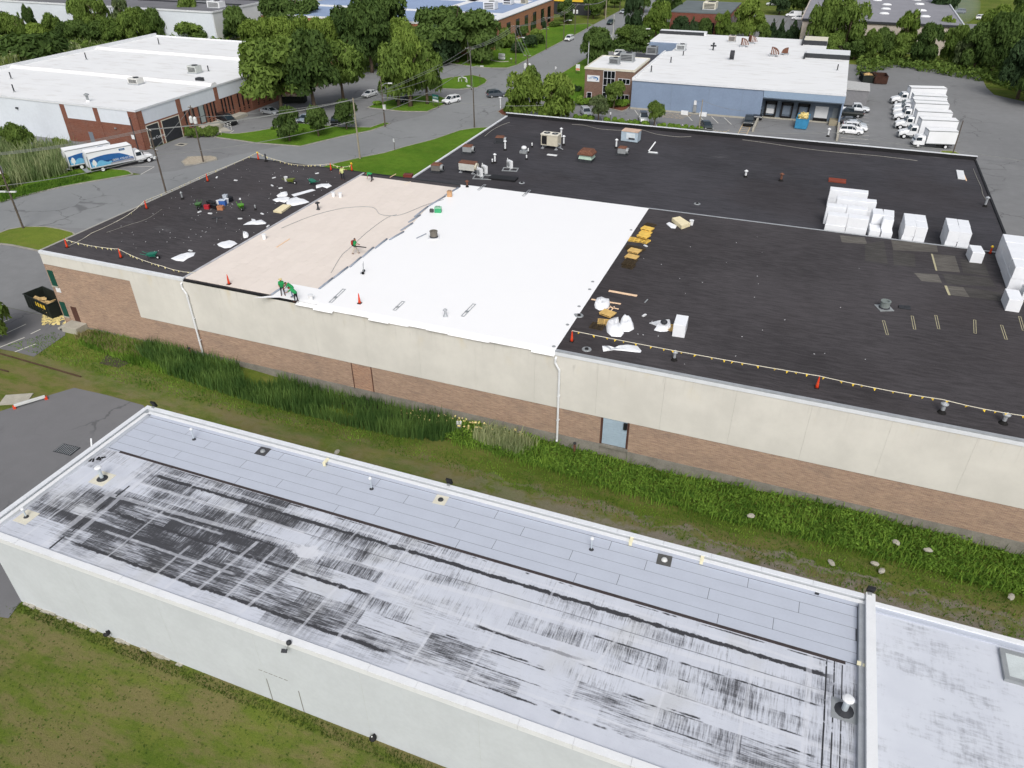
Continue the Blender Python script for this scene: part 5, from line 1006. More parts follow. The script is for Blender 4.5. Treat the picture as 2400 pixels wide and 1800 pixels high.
CARS = {'suv': dict(L=4.6, W=0.92, body=[(-2.3,.82,.45,.92),(-2.22,.90,.3,1.02),(-1.2,.92,.26,1.06),(0.2,.92,.26,1.04),(0.95,.92,.26,1.0),(1.8,.89,.27,.93),(2.2,.83,.32,.84),(2.3,.72,.4,.7)], cab=[(-2.2,.80,1.0),(-1.85,.70,1.58),(-0.2,.70,1.66),(0.35,.68,1.6),(1.05,.80,1.0)], wheels=(1.42,-1.38), r=0.36),
 'sedan': dict(L=4.6, W=0.90, body=[(-2.3,.78,.5,.82),(-2.2,.86,.3,.95),(-1.3,.90,.24,.98),(0.2,.90,.24,.95),(0.85,.90,.24,.93),(1.75,.87,.25,.82),(2.2,.80,.3,.72),(2.3,.70,.4,.6)], cab=[(-1.85,.78,.96),(-1.15,.66,1.36),(-0.2,.66,1.44),(0.2,.64,1.4),(1.05,.78,.92)], wheels=(1.4,-1.35), r=0.33),
 'van': dict(L=5.6, W=1.0, body=[(-2.8,.94,.4,1.3),(-2.7,1.0,.34,1.32),(0.6,1.0,.32,1.32),(1.3,.99,.32,1.26),(2.3,.95,.34,1.06),(2.7,.88,.4,.9),(2.8,.8,.45,.8)], cab=[(-2.76,.95,1.30),(-2.68,.86,2.08),(0.3,.86,2.1),(0.75,.83,2.02),(1.75,.9,1.2)], wheels=(1.75,-1.55), r=0.36),
 'pickup': dict(L=5.6, W=0.98, body=[(-2.8,.92,.5,1.06),(-2.7,.97,.42,1.1),(-0.6,.98,.4,1.12),(0.6,.98,.4,1.12),(1.3,.97,.4,1.1),(2.3,.94,.42,1.02),(2.72,.88,.48,.92),(2.8,.8,.55,.8)], cab=[(-0.75,.86,1.1),(-0.6,.76,1.78),(0.5,.76,1.84),(0.8,.74,1.78),(1.4,.86,1.12)], wheels=(1.8,-1.7), r=0.4)}
CM = {}
def car(kind, rgb, loc, rz, label, name='parked_car', cat='car', roof_rgb=None, group=None, sc=1.0):
    S = CARS[kind]; m = carpaint(*rgb); t = thing(name, label, cat, loc, rz, group, sc); W = S['W']
    mb = MB().loft([section(x, w, z0, z1) for x, w, z0, z1 in S['body']])
    if kind == 'pickup': 
        pass
    part('body', mb, m, t, smooth=False)
    cb = S['cab']; z0 = cb[0][2]; n = len(cb)
    # glasshouse, then painted roof and pillars standing a little proud of it
    g_ = MB(); R = []
    for x, w, z in cb: R += [(x, -w, z), (x, w, z)]
    bot = [(x, -cb[0][1]*1.0, z0-0.05) for x in ()]
    base = [(cb[0][0], cb[0][1]), (cb[-1][0], cb[-1][1])]
    secs = [[(x, -w, z), (x, w, z)] for x, w, z in cb]
    V = []; 
    for x, w, z in cb[1:-1]: V.append((x, w, z))
    wb = cb[0][1]; xs_ = [cb[0][0]]+[c[0] for c in cb[1:-1]]+[cb[-1][0]]
    left = [(x, w, z) for x, w, z in cb] ; 
    P = [(x, w, z) for x, w, z in cb] + [(x, -w, z) for x, w, z in cb]; F = [(i, i+1, n+i+1, n+i) for i in range(n-1)] + [tuple(range(n-1, -1, -1)), tuple(range(n, 2*n))]
    gl = part('windows', g_.add(P, F), M_CARGLASS, t)
    x0, x1 = cb[1][0], cb[-2][0]; rw = cb[1][1]; rm = carpaint(*roof_rgb) if roof_rgb else m
    part('roof', MB().loft([[(x, -w-0.015, z-0.03), (x, w+0.015, z-0.03), (x, w-0.05, z+0.035), (x, -w+0.05, z+0.035)] for x, w, z in [(x0-0.04, rw, cb[1][2])]+list(cb[2:-2])+[(x1+0.06, cb[-2][1], cb[-2][2]-0.01)]]), rm, t)
    for s in (-1, 1):
        pil = MB()
        for a, b in ((cb[0], cb[1]), (cb[-1], cb[-2])): pil.tube([(a[0], s*(a[1]+0.005), a[2]), (b[0], s*(b[1]+0.01), b[2])], 0.05, 5)
        for k in ((0.0,) if kind == 'pickup' else (-0.85, 0.15) if kind != 'van' else (0.3, -1.0)):
            ww = np.interp(k, [c[0] for c in cb], [c[1] for c in cb]); zt = np.interp(k, [c[0] for c in cb], [c[2] for c in cb]); pil.tube([(k, s*(cb[0][1]+0.01), z0), (k, s*(ww+0.012), zt)], 0.045, 5)
        if kind == 'van': pil.add([(-2.7,s*.957,1.3),(-0.0,s*.957,1.3),(-0.0,s*.88,2.05),(-2.66,s*.88,2.05)], [(0,1,2,3) if s < 0 else (3,2,1,0)])
        part('pillar', pil, m, t)
        for x in S['wheels']: wheel(t, x, s*(W-0.1), S['r'])
        fx = S['body'][-1][0]; rx = S['body'][0][0]; hz = S['body'][-2][3]-0.12
        part('headlight', MB().obox((fx-0.16, s*(W-0.26), hz), (0.22, 0.34, 0.14), s*-0.35), M_LAMP, t)
        part('tail_light', MB().obox((rx+0.05, s*(W-0.14), S['body'][1][3]-0.16), (0.12, 0.16, 0.26)), M_TAIL, t)
        part('mirror', MB().obox((cb[-1][0]-0.2, s*(W+0.08), cb[-1][2]+0.12), (0.14, 0.2, 0.13)), m, t)
    part('grille', MB().box(fx-0.06, fx+0.015, -W*0.55, W*0.55, 0.5, 0.66), M_TRIM, t); part('bumper', MB().box(fx-0.2, fx+0.05, -W*0.8, W*0.8, 0.3, 0.46), M_TRIM, t)
    part('licence_plate', MB().box(rx-0.012, rx+0.02, -0.25, 0.25, 0.6, 0.74), M_WHITE, t)
    if kind == 'pickup': 
        part('cargo_bed', MB().box(-2.62, -0.82, -0.78, 0.78, 1.10, 1.13), M_TRIM, t); part('tailgate', MB().box(-2.8, -2.7, -0.85, 0.85, 0.7, 1.14), m, t)
    return t
def hd(a, b):
    p, q = at(*a), at(*b); return math.atan2(q.y-p.y, q.x-p.x)
W_, SLV, DK, BLK = (232,234,236), (176,182,188), (44,50,56), (24,26,29)
car('suv', W_, at(1058,241), math.radians(-112), 'white suv driving away from the crossroads past the green sign', 'moving_car')
car('suv', (74,80,88), at(1164,227), math.radians(38), 'dark grey suv turning at the crossroads', 'moving_car', sc=1.05)
car('suv', W_, at(1334,95), math.radians(-92), 'white suv coming down the straight road', 'moving_car')
car('suv', (40,62,58), at(1431,57), math.radians(-94), 'dark green car at the far end of the straight road', 'moving_car')
car('sedan', SLV, at(1461,31), math.radians(-100), 'silver car at the bend at the top of the road', 'moving_car')
car('suv', (26,34,42), at(1391,36), math.radians(5), 'black suv parked by the far lawn drive')
car('van', BLK, at(531,290), hd((510,286),(556,297)), 'black van with white side lettering parked by the brick building ramp', 'parked_van', 'van')
car('sedan', SLV, at(634,267), hd((605,263),(650,270)), 'silver car half under the big oak')
car('sedan', (140,152,166), at(716,284), hd((738,274),(706,290)), 'grey car parked behind the second strip tree')
car('sedan', BLK, at(786,291), hd((792,272),(786,293)), 'black car parked behind the third strip tree')
car('sedan', W_, at(867,226), hd((884,219),(856,229)), 'white saloon parked beyond the bare pole')
car('suv', DK, at(948,238), hd((972,230),(944,240)), 'dark suv parked under the trees behind the green sign')
car('suv', SLV, at(1373,270), hd((1366,258),(1382,277)), 'silver suv in the office car park, first from the trees')
car('suv', (206,210,210), at(1508,284), hd((1504,270),(1512,292)), 'pale off road car with a black soft top behind the shrubs', roof_rgb=(22,22,24), sc=1.06)
car('sedan', (42,52,52), at(1655,301), hd((1646,289),(1662,306)), 'dark saloon parked beside the thin wooden pole')
car('pickup', (34,44,50), at(1754,290), hd((1760,268),(1753,296)), 'dark pickup with white load against the grey dock wall', 'parked_pickup', 'pickup truck')
car('pickup', (30,34,40), at(1774,276), hd((1776,262),(1774,282)), 'black pickup tucked behind the one with the white load', 'parked_pickup', 'pickup truck')
car('pickup', (216,220,224), at(2004,262), 0.03, 'white pickup truck in front of the metal shed', 'parked_pickup', 'pickup truck')
car('pickup', (22,28,24), at(1990,273), math.pi, 'black pickup truck parked beside the white one', 'parked_pickup', 'pickup truck')
car('sedan', (40,44,50), at(1992,291), 0.03, 'dark saloon in the row beside the dock wall', sc=1.0)
car('sedan', SLV, at(2002,298.5), 0.03, 'silver saloon between the dark saloon and the white suvs')
car('suv', W_, at(2003,306), 0.03, 'white suv, second from the end of the row beside the dock wall')
car('suv', W_, at(1993,313.5), 0.03, 'white suv at the end of the row beside the dock wall')
car('suv', (214,218,222), at(1809,13), math.pi, 'pale suv in the far car park at the top edge')
car('van', W_, at(1859,40), math.pi, 'white van in the far car park by the beige warehouse', 'parked_van', 'van')
car('suv', W_, at(1870,47), math.pi, 'white suv in front of the far white van')
car('suv', (116,122,130), at(2247,31), math.pi, 'grey suv on the street beyond the skylight roof')
car('suv', W_, at(2302,46), 0.0, 'white suv behind the far trees beyond the skylight roof'); car('suv', W_, at(2322,44), 0.0, 'white suv on the far street nearest the frame edge')
car('suv', W_, at(1457,131), 0.2, 'white car parked behind the office roof'); car('suv', SLV, at(1276,229), hd((1292,222),(1262,232)), 'silver suv showing through the bright trees')

# box trucks
M_BOX = paint(233,235,238, 0.4, 0.4, 0.03, 0.8); M_BOXTOP = paint(238,239,240, 0.5, 0.3, 0.04, 0.5)
def box_truck(label, loc, rz, kind='hood', L=6.4, H=2.75, group=None, sc=1.0, graphics=False):
    """origin: ground point under the nose, truck runs back along -x"""
    t = thing('box_truck', label, 'truck', loc, rz, group, sc); m = carpaint(234,236,238); bx = -3.35 if kind == 'hood' else -2.05; z0 = 1.0
    part('chassis', MB().box(bx-L+0.2, -0.5, -0.45, 0.45, 0.5, 0.8).box(bx-L*0.6, bx-L*0.6+1.1, -1.0, 1.0, 0.5, 0.9), M_TRIM, t)
    c = part('cargo_box', MB().box(bx-L, bx, -1.25, 1.25, z0, z0+H), M_BOX, t)
    part('top_rail', MB().box(bx-L-0.02, bx+0.02, -1.28, -1.2, z0+H-0.1, z0+H+0.03).box(bx-L-0.02, bx+0.02, 1.2, 1.28, z0+H-0.1, z0+H+0.03).box(bx-0.06, bx+0.02, -1.2, 1.2, z0+H-0.1, z0+H+0.03), M_GREYM, c)
    part('roof', MB().box(bx-L+0.02, bx-0.08, -1.19, 1.19, z0+H, z0+H+0.035), M_BOXTOP, c); part('bottom_rail', MB().box(bx-L-0.02, bx+0.02, -1.27, 1.27, z0-0.1, z0+0.03), M_GREYM, c)
    part('corner_post', MB().box(bx-0.05, bx+0.025, -1.275, -1.2, z0, z0+H-0.1).box(bx-0.05, bx+0.025, 1.2, 1.275, z0, z0+H-0.1), M_GREYM, c); part('rear_door', MB().box(bx-L-0.03, bx-L, -1.1, 1.1, z0+0.1, z0+H-0.2), M_WHITE, c)
    if kind == 'hood':
        hw = lambda x, w, a, b: [(x,-w,a),(x,w,a),(x,w,a+(b-a)*0.7),(x,w-0.18,b),(x,-w+0.18,b),(x,-w,a+(b-a)*0.7)]
        part('bonnet', MB().loft([hw(-1.65,1.02,0.75,1.62),(hw(-0.9,.98,0.7,1.5)),hw(-0.25,.9,0.68,1.32),hw(-0.06,.78,0.72,1.15)]), m, t)
        part('cab', MB().loft([hw(-3.25,1.05,0.72,2.5),hw(-2.35,1.05,0.72,2.52),hw(-2.2,1.05,0.72,2.45),hw(-1.62,1.05,0.72,1.66)]), m, t)
        part('windscreen', MB().add([(-1.66,-.9,1.72),(-1.66,.9,1.72),(-2.16,.84,2.4),(-2.16,-.84,2.4)], [(0,1,2,3)]).add([(-1.63,-.9,1.71),(-1.63,.9,1.71),(-2.13,.84,2.41),(-2.13,-.84,2.41)], [(0,1,2,3)]), M_WIND, t)
        for s in (-1, 1):
            part('side_window', MB().box(-2.95, -2.05, s*1.055-0.012, s*1.055+0.012, 1.55, 2.2), M_CARGLASS, t); part('mirror', MB().obox((-1.8, s*1.3, 1.9), (0.1, 0.24, 0.45)), M_TRIM, t)
            part('headlight', MB().obox((-0.12, s*0.68, 1.0), (0.14, 0.26, 0.2), -s*0.3), M_LAMP, t); part('step', MB().box(-2.9, -2.0, s*1.0-0.12, s*1.0+0.12, 0.42, 0.6), M_GREYM, t)
            wheel(t, -1.0, s*0.92, 0.48, 0.28, M_WHITE); wheel(t, bx-L+1.9, s*0.95, 0.48, 0.5, M_WHITE)
        part('grille', MB().box(-0.08, -0.03, -0.5, 0.5, 0.78, 1.1), M_TRIM, t); part('bumper', MB().box(-0.2, 0.02, -1.05, 1.05, 0.42, 0.7), M_GREYM, t)
    else:
        hw = lambda x, w, a, b: [(x,-w,a),(x,w,a),(x,w,a+(b-a)*0.6),(x,w-0.14,b),(x,-w+0.14,b),(x,-w,a+(b-a)*0.6)]
        part('cab', MB().loft([hw(-1.95,1.0,0.6,2.2),hw(-0.75,1.0,0.6,2.25),hw(-0.55,1.0,0.6,2.12),hw(-0.12,.98,0.6,1.3),hw(0,.9,0.6,1.05)]), m, t)
        part('windscreen', MB().add([(-0.13,-.86,1.34),(-0.13,.86,1.34),(-0.54,.8,2.06),(-0.54,-.8,2.06)], [(0,1,2,3)]), M_WIND, t)
        for s in (-1, 1):
            part('side_window', MB().box(-1.3, -0.45, s*1.004-0.012, s*1.004+0.012, 1.35, 1.95), M_CARGLASS, t); part('mirror', MB().obox((-0.3, s*1.22, 1.7), (0.1, 0.2, 0.36)), M_TRIM, t)
            part('headlight', MB().obox((-0.02, s*0.66, 0.85), (0.1, 0.34, 0.18)), M_LAMP, t); wheel(t, -0.9, s*0.88, 0.4, 0.24, M_WHITE); wheel(t, bx-L+1.5, s*0.9, 0.4, 0.44, M_WHITE)
        part('grille', MB().box(-0.02, 0.015, -0.45, 0.45, 0.72, 0.95), M_TRIM, t); part('bumper', MB().box(-0.15, 0.03, -1.0, 1.0, 0.38, 0.6), M_TRIM, t)
    if graphics:
        xb, yb = bx-L, -1.262
        MBL = paint(44,96,156, 0.45); MLB = paint(110,176,214, 0.45); MGY = paint(150,150,158, 0.5)
        def curve(u): return 0.95+0.75*math.sin(math.pi*min(1, max(0, u)))**0.8*(1 if u > .5 else 1) - (0.0 if u < .75 else (u-.75)*2.2)
        n = 24; R = []
        for i in range(n+1):
            u = i/n; R += [(xb+0.15+u*(L-0.3), yb, z0+0.12), (xb+0.15+u*(L-0.3), yb, z0+0.2+max(0.05, curve(u*0.85+0.15)))]
        w = part('wave_graphic', MB().add(R, [(2*i, 2*i+2, 2*i+3, 2*i+1) for i in range(n)]), MBL, c)
        R = []
        for i in range(13):
            u = i/12; R += [(xb+0.3+u*L*0.45, yb-0.004, z0+0.14), (xb+0.3+u*L*0.45, yb-0.004, z0+0.5+0.75*abs(math.sin(2.1+u*5.2))*(1-0.4*u))]
        part('splash_graphic', MB().add(R, [(2*i, 2*i+2, 2*i+3, 2*i+1) for i in range(12)]), MLB, c)
        R = []
        for i in range(9):
            u = i/8; R += [(xb+0.5+u*0.7, yb-0.006, z0+0.3+0.2*math.sin(u*9)), (xb+0.5+u*0.7, yb-0.006, z0+0.9+0.5*math.sin(u*3.1))]
        part('splash_graphic', MB().add(R, [(2*i, 2*i+2, 2*i+3, 2*i+1) for i in range(8)]), M_WHITE, c)
        part('ground_graphic', MB().add([(xb+L*0.45,yb-0.008,z0+0.14),(xb+L-0.2,yb-0.008,z0+0.14),(xb+L-0.2,yb-0.008,z0+0.5),(xb+L*0.45,yb-0.008,z0+0.38)], [(0,1,2,3)]), MGY, c)
        part('boat_graphic', MB().add([(xb+L*0.3,yb-0.01,z0+0.9),(xb+L*0.55,yb-0.01,z0+0.62),(xb+L*0.6,yb-0.01,z0+0.85)], [(0,1,2)]), paint(24,48,84, 0.5), c)
        part('badge', MB().box(xb+L*0.70, xb+L*0.83, yb-0.006, yb, z0+H-0.62, z0+H-0.28), paint(40,92,134, 0.5), c)
        text_mesh('lettering', '(800) 470-0170', 0.52, M_WHITE, c, (xb+L*0.72, yb-0.012, z0+0.72), (math.radians(90), 0, 0)); text_mesh('lettering', 'Bullins', 0.24, M_WHITE, c, (xb+L*0.765, yb-0.012, z0+H-0.45), (math.radians(90), 0, 0))
        part('lift_gate', MB().box(xb-0.9, xb-0.1, -1.2, 1.2, 0.45, 0.55).box(xb-0.14, xb-0.04, -1.25, -1.1, 0.4, z0+H-0.6).box(xb-0.14, xb-0.04, 1.1, 1.25, 0.4, z0+H-0.6), M_GREYM, t)
    return t
for k, (lab, p, a, L, H) in enumerate((('white box truck in the parked fleet, farthest from the black roof', (15.3,196.6), 193, 7.6, 2.7),('white box truck, second from the far end of the fleet', (15.6,189.6), 186, 6.6, 2.7),('white box truck, third from the far end of the fleet', (15.4,185.8), 186, 6.6, 2.6),('white box truck in the middle of the fleet, tall cargo box', (15.4,181.4), 186, 6.5, 2.9),('white box truck, third from the near end of the fleet', (15.5,174.6), 187, 6.5, 2.8),('white box truck parked right behind the short nosed one', (15.9,167.6), 190, 6.6, 2.8))):
    box_truck(lab, (p[0], p[1], 0), math.radians(a), 'hood', L, H, 'white box trucks parked in the lot')
box_truck('short nosed white box truck, nearest to the black roof', (18.2,161.8,0), math.radians(192), 'cabover', 5.2, 2.3, 'white box trucks parked in the lot')
a1 = hd((232,399),(355,374)); p1 = at(359,375)
box_truck('box truck with blue wave graphics and a phone number, nearest the road', p1, a1, 'hood', 7.6, 2.7, 'box trucks with blue graphics', graphics=True)
n1 = Vector((-math.sin(a1), math.cos(a1), 0))
box_truck('box truck with blue graphics half hidden behind the nearer one', p1+n1*4.0-Vector((math.cos(a1), math.sin(a1), 0))*2.4, a1, 'hood', 7.6, 2.7, 'box trucks with blue graphics', graphics=True)
box_truck('white box truck half hidden by the beige warehouse corner', (at(1880,36).x, at(1880,36).y+4, 0), math.radians(180), 'cabover', 5, 2.5)

# roll-off containers
def skip(name, label, loc, rz, size, mat, load=None, sign=None):
    t = thing(name, label, 'dumpster', loc, rz); l, w, h = size
    b = MB().box(-l/2, l/2, -w/2, w/2, 0.15, 0.3); th = 0.08
    b.box(-l/2, l/2, -w/2, -w/2+th, 0.3, h).box(-l/2, l/2, w/2-th, w/2, 0.3, h).box(-l/2, -l/2+th, -w/2+th, w/2-th, 0.3, h).box(l/2-th, l/2, -w/2+th, w/2-th, 0.3, h); part('body', b, mat, t)
    for s in (-1, 1):
        rb_ = MB()
        for k in range(int(l/0.6)): rb_.box(-l/2+0.3+k*0.6, -l/2+0.42+k*0.6, s*(w/2+0.035)-0.035, s*(w/2+0.035)+0.035, 0.3, h-0.1)
        part('rib', rb_, mat, t)
    part('rim', MB().box(-l/2-0.06, l/2+0.06, -w/2-0.08, -w/2+0.04, h, h+0.1).box(-l/2-0.06, l/2+0.06, w/2-0.04, w/2+0.08, h, h+0.1).box(-l/2-0.06, -l/2+0.06, -w/2+0.04, w/2-0.04, h, h+0.1).box(l/2-0.06, l/2+0.06, -w/2+0.04, w/2-0.04, h, h+0.1), mat, t)
    if load: 
        ld = MB(); rr = random.Random(len(label))
        for k in range(load[1]): ld.obox(((rr.random()-.5)*(l-0.9), (rr.random()-.5)*(w-0.7), load[2]+rr.random()*load[3]), (0.3+rr.random()*0.9, 0.2+rr.random()*0.4, 0.05+rr.random()*0.14), rr.random()*3, rr.random()*0.5, rr.random()*0.5)
        part('rubbish', ld, load[0], t, kind='stuff')
    if sign: sg = part('sign', MB().box(*sign), M_YELLOW, t)
    return t
M_BIN = paint(34,40,36, 0.7, 0.25, 0.25, 2); M_BINR = paint(66,44,36, 0.8, 0.2, 0.3, 2); M_BLUEBIN = paint(56,130,170, 0.6, 0.3, 0.15, 2); M_DEBRIS = paint(196,168,120, 0.9, 0.1, 0.35, 3); M_FOAM = paint(222,204,140, 0.9, 0.1, 0.2, 5)
skip('roll_off_container', 'black roll off container with rusty inside beside the brown side door', at(118,727), math.radians(-12), (5.2,2.3,1.9), M_BIN, (M_DEBRIS, 60, 0.35, 0.8), (-0.2,1.8,-1.19,-1.165,1.1,1.6))
skip('roll_off_container', 'black container filled with wood waste in the gravel lot', at(2031,190), math.radians(100), (4.8,3.0,1.7), M_BIN, (M_DEBRIS, 90, 1.0, 0.6)); skip('roll_off_container', 'empty rusty black container in the gravel lot', at(2060,193), math.radians(96), (4.8,3.0,1.8), M_BINR)
skip('roll_off_container', 'blue container heaped with white and tan waste at the dock', at(1878,297), math.radians(88), (4.6,2.3,2.0), M_BLUEBIN, (M_FOAM, 70, 1.5, 1.0)); skip('roll_off_container', 'dark container with timber and white waste under the big oak', at(690,240), math.radians(20), (5.6,2.4,1.5), M_BIN, (paint(196,180,160, 0.9, 0.1, 0.3, 3), 80, 1.0, 0.8))
# foam scraps that spilled from the container
rr = random.Random(5); sc_ = MB()
for k in range(170):
    q = at(100+rr.random()*55, 728+rr.random()*34); sc_.obox((q.x, q.y, 0.03+rr.random()*0.05), (0.12+rr.random()*0.4, 0.06+rr.random()*0.16, 0.03), rr.random()*3, rr.random()*0.6)
tag(link('foam_scraps', sc_.mesh('foam_scraps', M_FOAM)), 'yellow foam scraps spilled on the asphalt below the black container', 'litter', None, 'stuff')
sc_ = MB()
for k in range(120):
    q = (-32+rr.random()*13, 50.2+rr.random()*1.5); sc_.obox((q[0], q[1], gz(*q)+0.35+rr.random()*0.4), (0.1+rr.random()*0.22, 0.06+rr.random()*0.12, 0.03), rr.random()*3, rr.random()*0.6)
tag(link('foam_scraps', sc_.mesh('foam_scraps', M_FOAM)), 'foam scraps lying among the ditch plants below the white roof edge', 'litter', None, 'stuff')
# ------------------------------------------------------------------ things on the re-roofed warehouse
ZB = MZ; ZI = MZ+0.02; ZM = MZ+0.045
def R_(u, v, z=None): return at(u, v, ZB if z is None else z)
# traffic cones with pennant lines
def cone(label, u, v, z=ZB, tilt=None, topper=False, rz=0.0, h=1.0):
    t = thing('traffic_cone', label, 'traffic cone', at(u, v, z), rz, 'tall orange traffic cones on the roof', h*0.86)
    part('base', MB().obox((0,0,0.03), (0.42,0.42,0.06)), M_RUBBER, t)
    part('cone', MB().lathe((0,0,0.06), [(0.17,0),(0.13,0.25),(0.10,0.55),(0.065,0.95),(0.04,1.12),(0.045,1.16)], 12), M_ORANGE, t, smooth=True)
    part('collar', MB().lathe((0,0,0.06), [(0.125,0.33),(0.112,0.5)], 12), paint(206,84,50, 0.5), t)
    if topper: part('tape_wrap', MB().ball((0,0,1.18), 0.16, 8, 5).obox((0.05,0.1,1.1),(0.3,0.12,0.1)), M_YELLOW, t)
    if tilt: t.rotation_euler = tilt
    return t
cone('orange cone at the corner of the bare black roof, nearest the yard', 158, 580); cone('orange cone on the front edge of the black roof near the corner', 284, 604)
cone('orange cone on the back edge of the black roof, above the parked container side', 344, 489); cone('orange cone on the back edge of the black roof beside the road pole', 487, 425)
cone('orange cone with a yellow tape wrap at the far point of the black roof', 606, 374, topper=True); cone('orange cone at the lawn edge of the black roof, farther from the boards', 776, 399)
cone('orange cone with yellow top at the lawn edge beside the boards', 825, 400, topper=True); cone('orange cone standing on the tan boards at the front edge', 537, 666, ZI)
cone('orange cone standing on the white membrane at the front edge', 843, 711, ZM); cone('orange cone on the black roof beside the corner of the white membrane', 1340, 800); cone('orange cone on the open black roof along the pennant line', 1914, 909)
cone('leaning orange cone with yellow tape between the white bales', 2320, 594, ZB, (0.35, -0.25, 0.4), True)
M_CORD = paint(214,208,190, 0.8, 0.2, 0.1, 3); M_FLAG = paint(232,196,58, 0.6, 0.3, 0.1, 3)
_fl = MB().add([(-0.11,0,0),(0.11,0,0),(0.0,0.02,-0.26),(-0.11,0.012,0),(0.11,0.012,0),(0.0,0.032,-0.26)], [(0,1,2),(5,4,3),(0,3,4,1),(1,4,5,2),(2,5,3,0)]).mesh('pennant', M_FLAG)
_fw = MB().add([(-0.11,0,0),(0.11,0,0),(0.0,0.02,-0.26),(-0.11,0.012,0),(0.11,0.012,0),(0.0,0.032,-0.26)], [(0,1,2),(5,4,3),(0,3,4,1),(1,4,5,2),(2,5,3,0)]).mesh('pennant', paint(222,212,150, 0.6))
def pennants(label, pts, step=0.95, sag=0.12, me=None, flags=True):
    P = [Vector(p) for p in pts]; t = thing('pennant_line', label, 'pennant line', P[0], 0, 'pennant warning lines round the roof'); Q = []
    for a, b in zip(P, P[1:]):
        n = max(2, int((b-a).length/1.2))
        for i in range(n): k = i/n; q = a.lerp(b, k); q.z -= sag*4*k*(1-k); Q.append(q-P[0])
    Q.append(P[-1]-P[0]); part('cord', MB().tube(Q, 0.028, 5), M_CORD, t)
    if flags:
        acc = 0.3; i = 0
        for a, b in zip(Q, Q[1:]):
            L = (b-a).length; d = (b-a)/max(L, 1e-6)
            while acc < L:
                o = link('pennant', (me or _fl), t, a+d*acc); o.rotation_euler = (0.25*math.sin(i*2.7), 0.3*math.sin(i*1.9), math.atan2(d.y, d.x)+0.3*math.sin(i)); acc += step*(0.85+0.3*math.sin(i*1.3)); i += 1
            acc -= L
H1 = ZB+1.0
pennants('yellow pennant line along the front edge of the open black roof', [R_(1340,776,ZB+0.75)]+[at(1340,801,ZB)+Vector((0,0,1.1)), at(1914,909,ZB)+Vector((0,0,1.1)), at(2200,965,ZB)+Vector((0,0,1.1)), at(2400,1004,ZB)+Vector((0,0,1.05)), at(2520,1026,ZB)+Vector((0,0,1.0))], 1.15)
pennants('pale pennant line along the front edge from the corner cone', [at(158,580,ZB)+Vector((0,0,0.95)), at(284,604,ZB)+Vector((0,0,1.0)), at(380,634,ZB)+Vector((0,0,0.55)), at(458,641,ZB)+Vector((0,0,0.1))], 0.8, 0.2, _fw)
pennants('pale tape line along the back edge of the black roof', [at(158,580,ZB)+Vector((0,0,0.1)), at(215,548,ZB)+Vector((0,0,0.08)), at(300,506,ZB)+Vector((0,0,0.1)), at(344,489,ZB)+Vector((0,0,1.0)), at(487,425,ZB)+Vector((0,0,1.0)), at(606,374,ZB)+Vector((0,0,1.0))], 1.6, 0.1, _fw)
pennants('pennant line along the far edge of the black roof towards the lawn', [at(606,374,ZB)+Vector((0,0,1.0)), at(650,383,ZB)+Vector((0,0,0.5)), at(700,394,ZB)+Vector((0,0,0.45)), at(776,399,ZB)+Vector((0,0,0.9)), at(803,400,ZB)+Vector((0,0,0.5)), at(825,400,ZB)+Vector((0,0,0.8))], 0.8, 0.1, _fw)

# wrapped insulation bales
bale_m = {}
def bale(label, x, y, z, size, rz=0.0):
    key = tuple(round(s, 2) for s in size)
    if key not in bale_m:
        w, d, h = size; c = 0.035; secs = []
        b = bmesh.new(); bmesh.ops.create_cube(b, size=1.0); bmesh.ops.scale(b, vec=(w, d, h), verts=b.verts); bmesh.ops.translate(b, vec=(0, 0, h/2), verts=b.verts); bmesh.ops.bevel(b, geom=list(b.edges), offset=c, segments=2, affect='EDGES', profile=0.6)
        rs_ = random.Random(int(w*100+d*10))
        for v in b.verts: v.co += Vector(((rs_.random()-.5)*0.015, (rs_.random()-.5)*0.015, (rs_.random()-.5)*0.01))
        me = bpy.data.meshes.new('insulation_bale'); b.to_mesh(me); b.free(); me.materials.append(M_BALE); bale_m[key] = me
    o = link('insulation_bale', bale_m[key]); o.location = (x, y, z); o.rotation_euler = (0, 0, rz); return tag(o, label, 'insulation bale', 'white wrapped insulation bales on the roof')
N_ = NT('bale_wrap', 0.35, 0.45); p_ = N_.obj(); N_.bump(N_.noise(N_.vmul(p_, (3, 3, 5)), 1.5, 4, 0.7), 0.35, 0.04); M_BALE = N_.done(N_.mix(N_.noise(p_, 2.0, 4), srgb(228,231,236), srgb(241,243,246)))
rb_ = random.Random(9)
def pile(where, x0, y0, z, nx_, ny, nz, size, rz=0.0, skip_=(), rown=None):
    for k in range(nz):
        for j in range(ny):
            for i in range(nx_):
                if (i, j, k) in skip_: continue
                side = ('single' if nx_ == 1 else ('west', 'east')[i] if nx_ == 2 else ('west', 'middle', 'east')[i]); lev = ('lower', 'upper', 'top')[k] if nz > 1 else 'single'
                row = '' if ny == 1 else (', front row' if j == 0 else ', back row' if j == ny-1 else ', %s row' % ('second', 'third', 'fourth')[j-1])
                bale('wrapped bale in %s, %s level, %s side%s' % (where, lev, side, row), x0+(i+0.5)*(size[0]+0.03)+(rb_.random()-.5)*0.05, y0+(j+0.5)*(size[1]+0.03)+(rb_.random()-.5)*0.06, z+k*size[2], size, (rb_.random()-.5)*0.03)
S1 = (1.12, 2.02, 1.14)
pile('the cube stack nearest the leaning cone', 15.85, 87.98, BZ, 2, 2, 2, S1)
pile('the second cube stack behind the step', 11.55, 87.98, BZ, 2, 2, 2, S1)
S2 = (2.18, 1.2, 1.1)
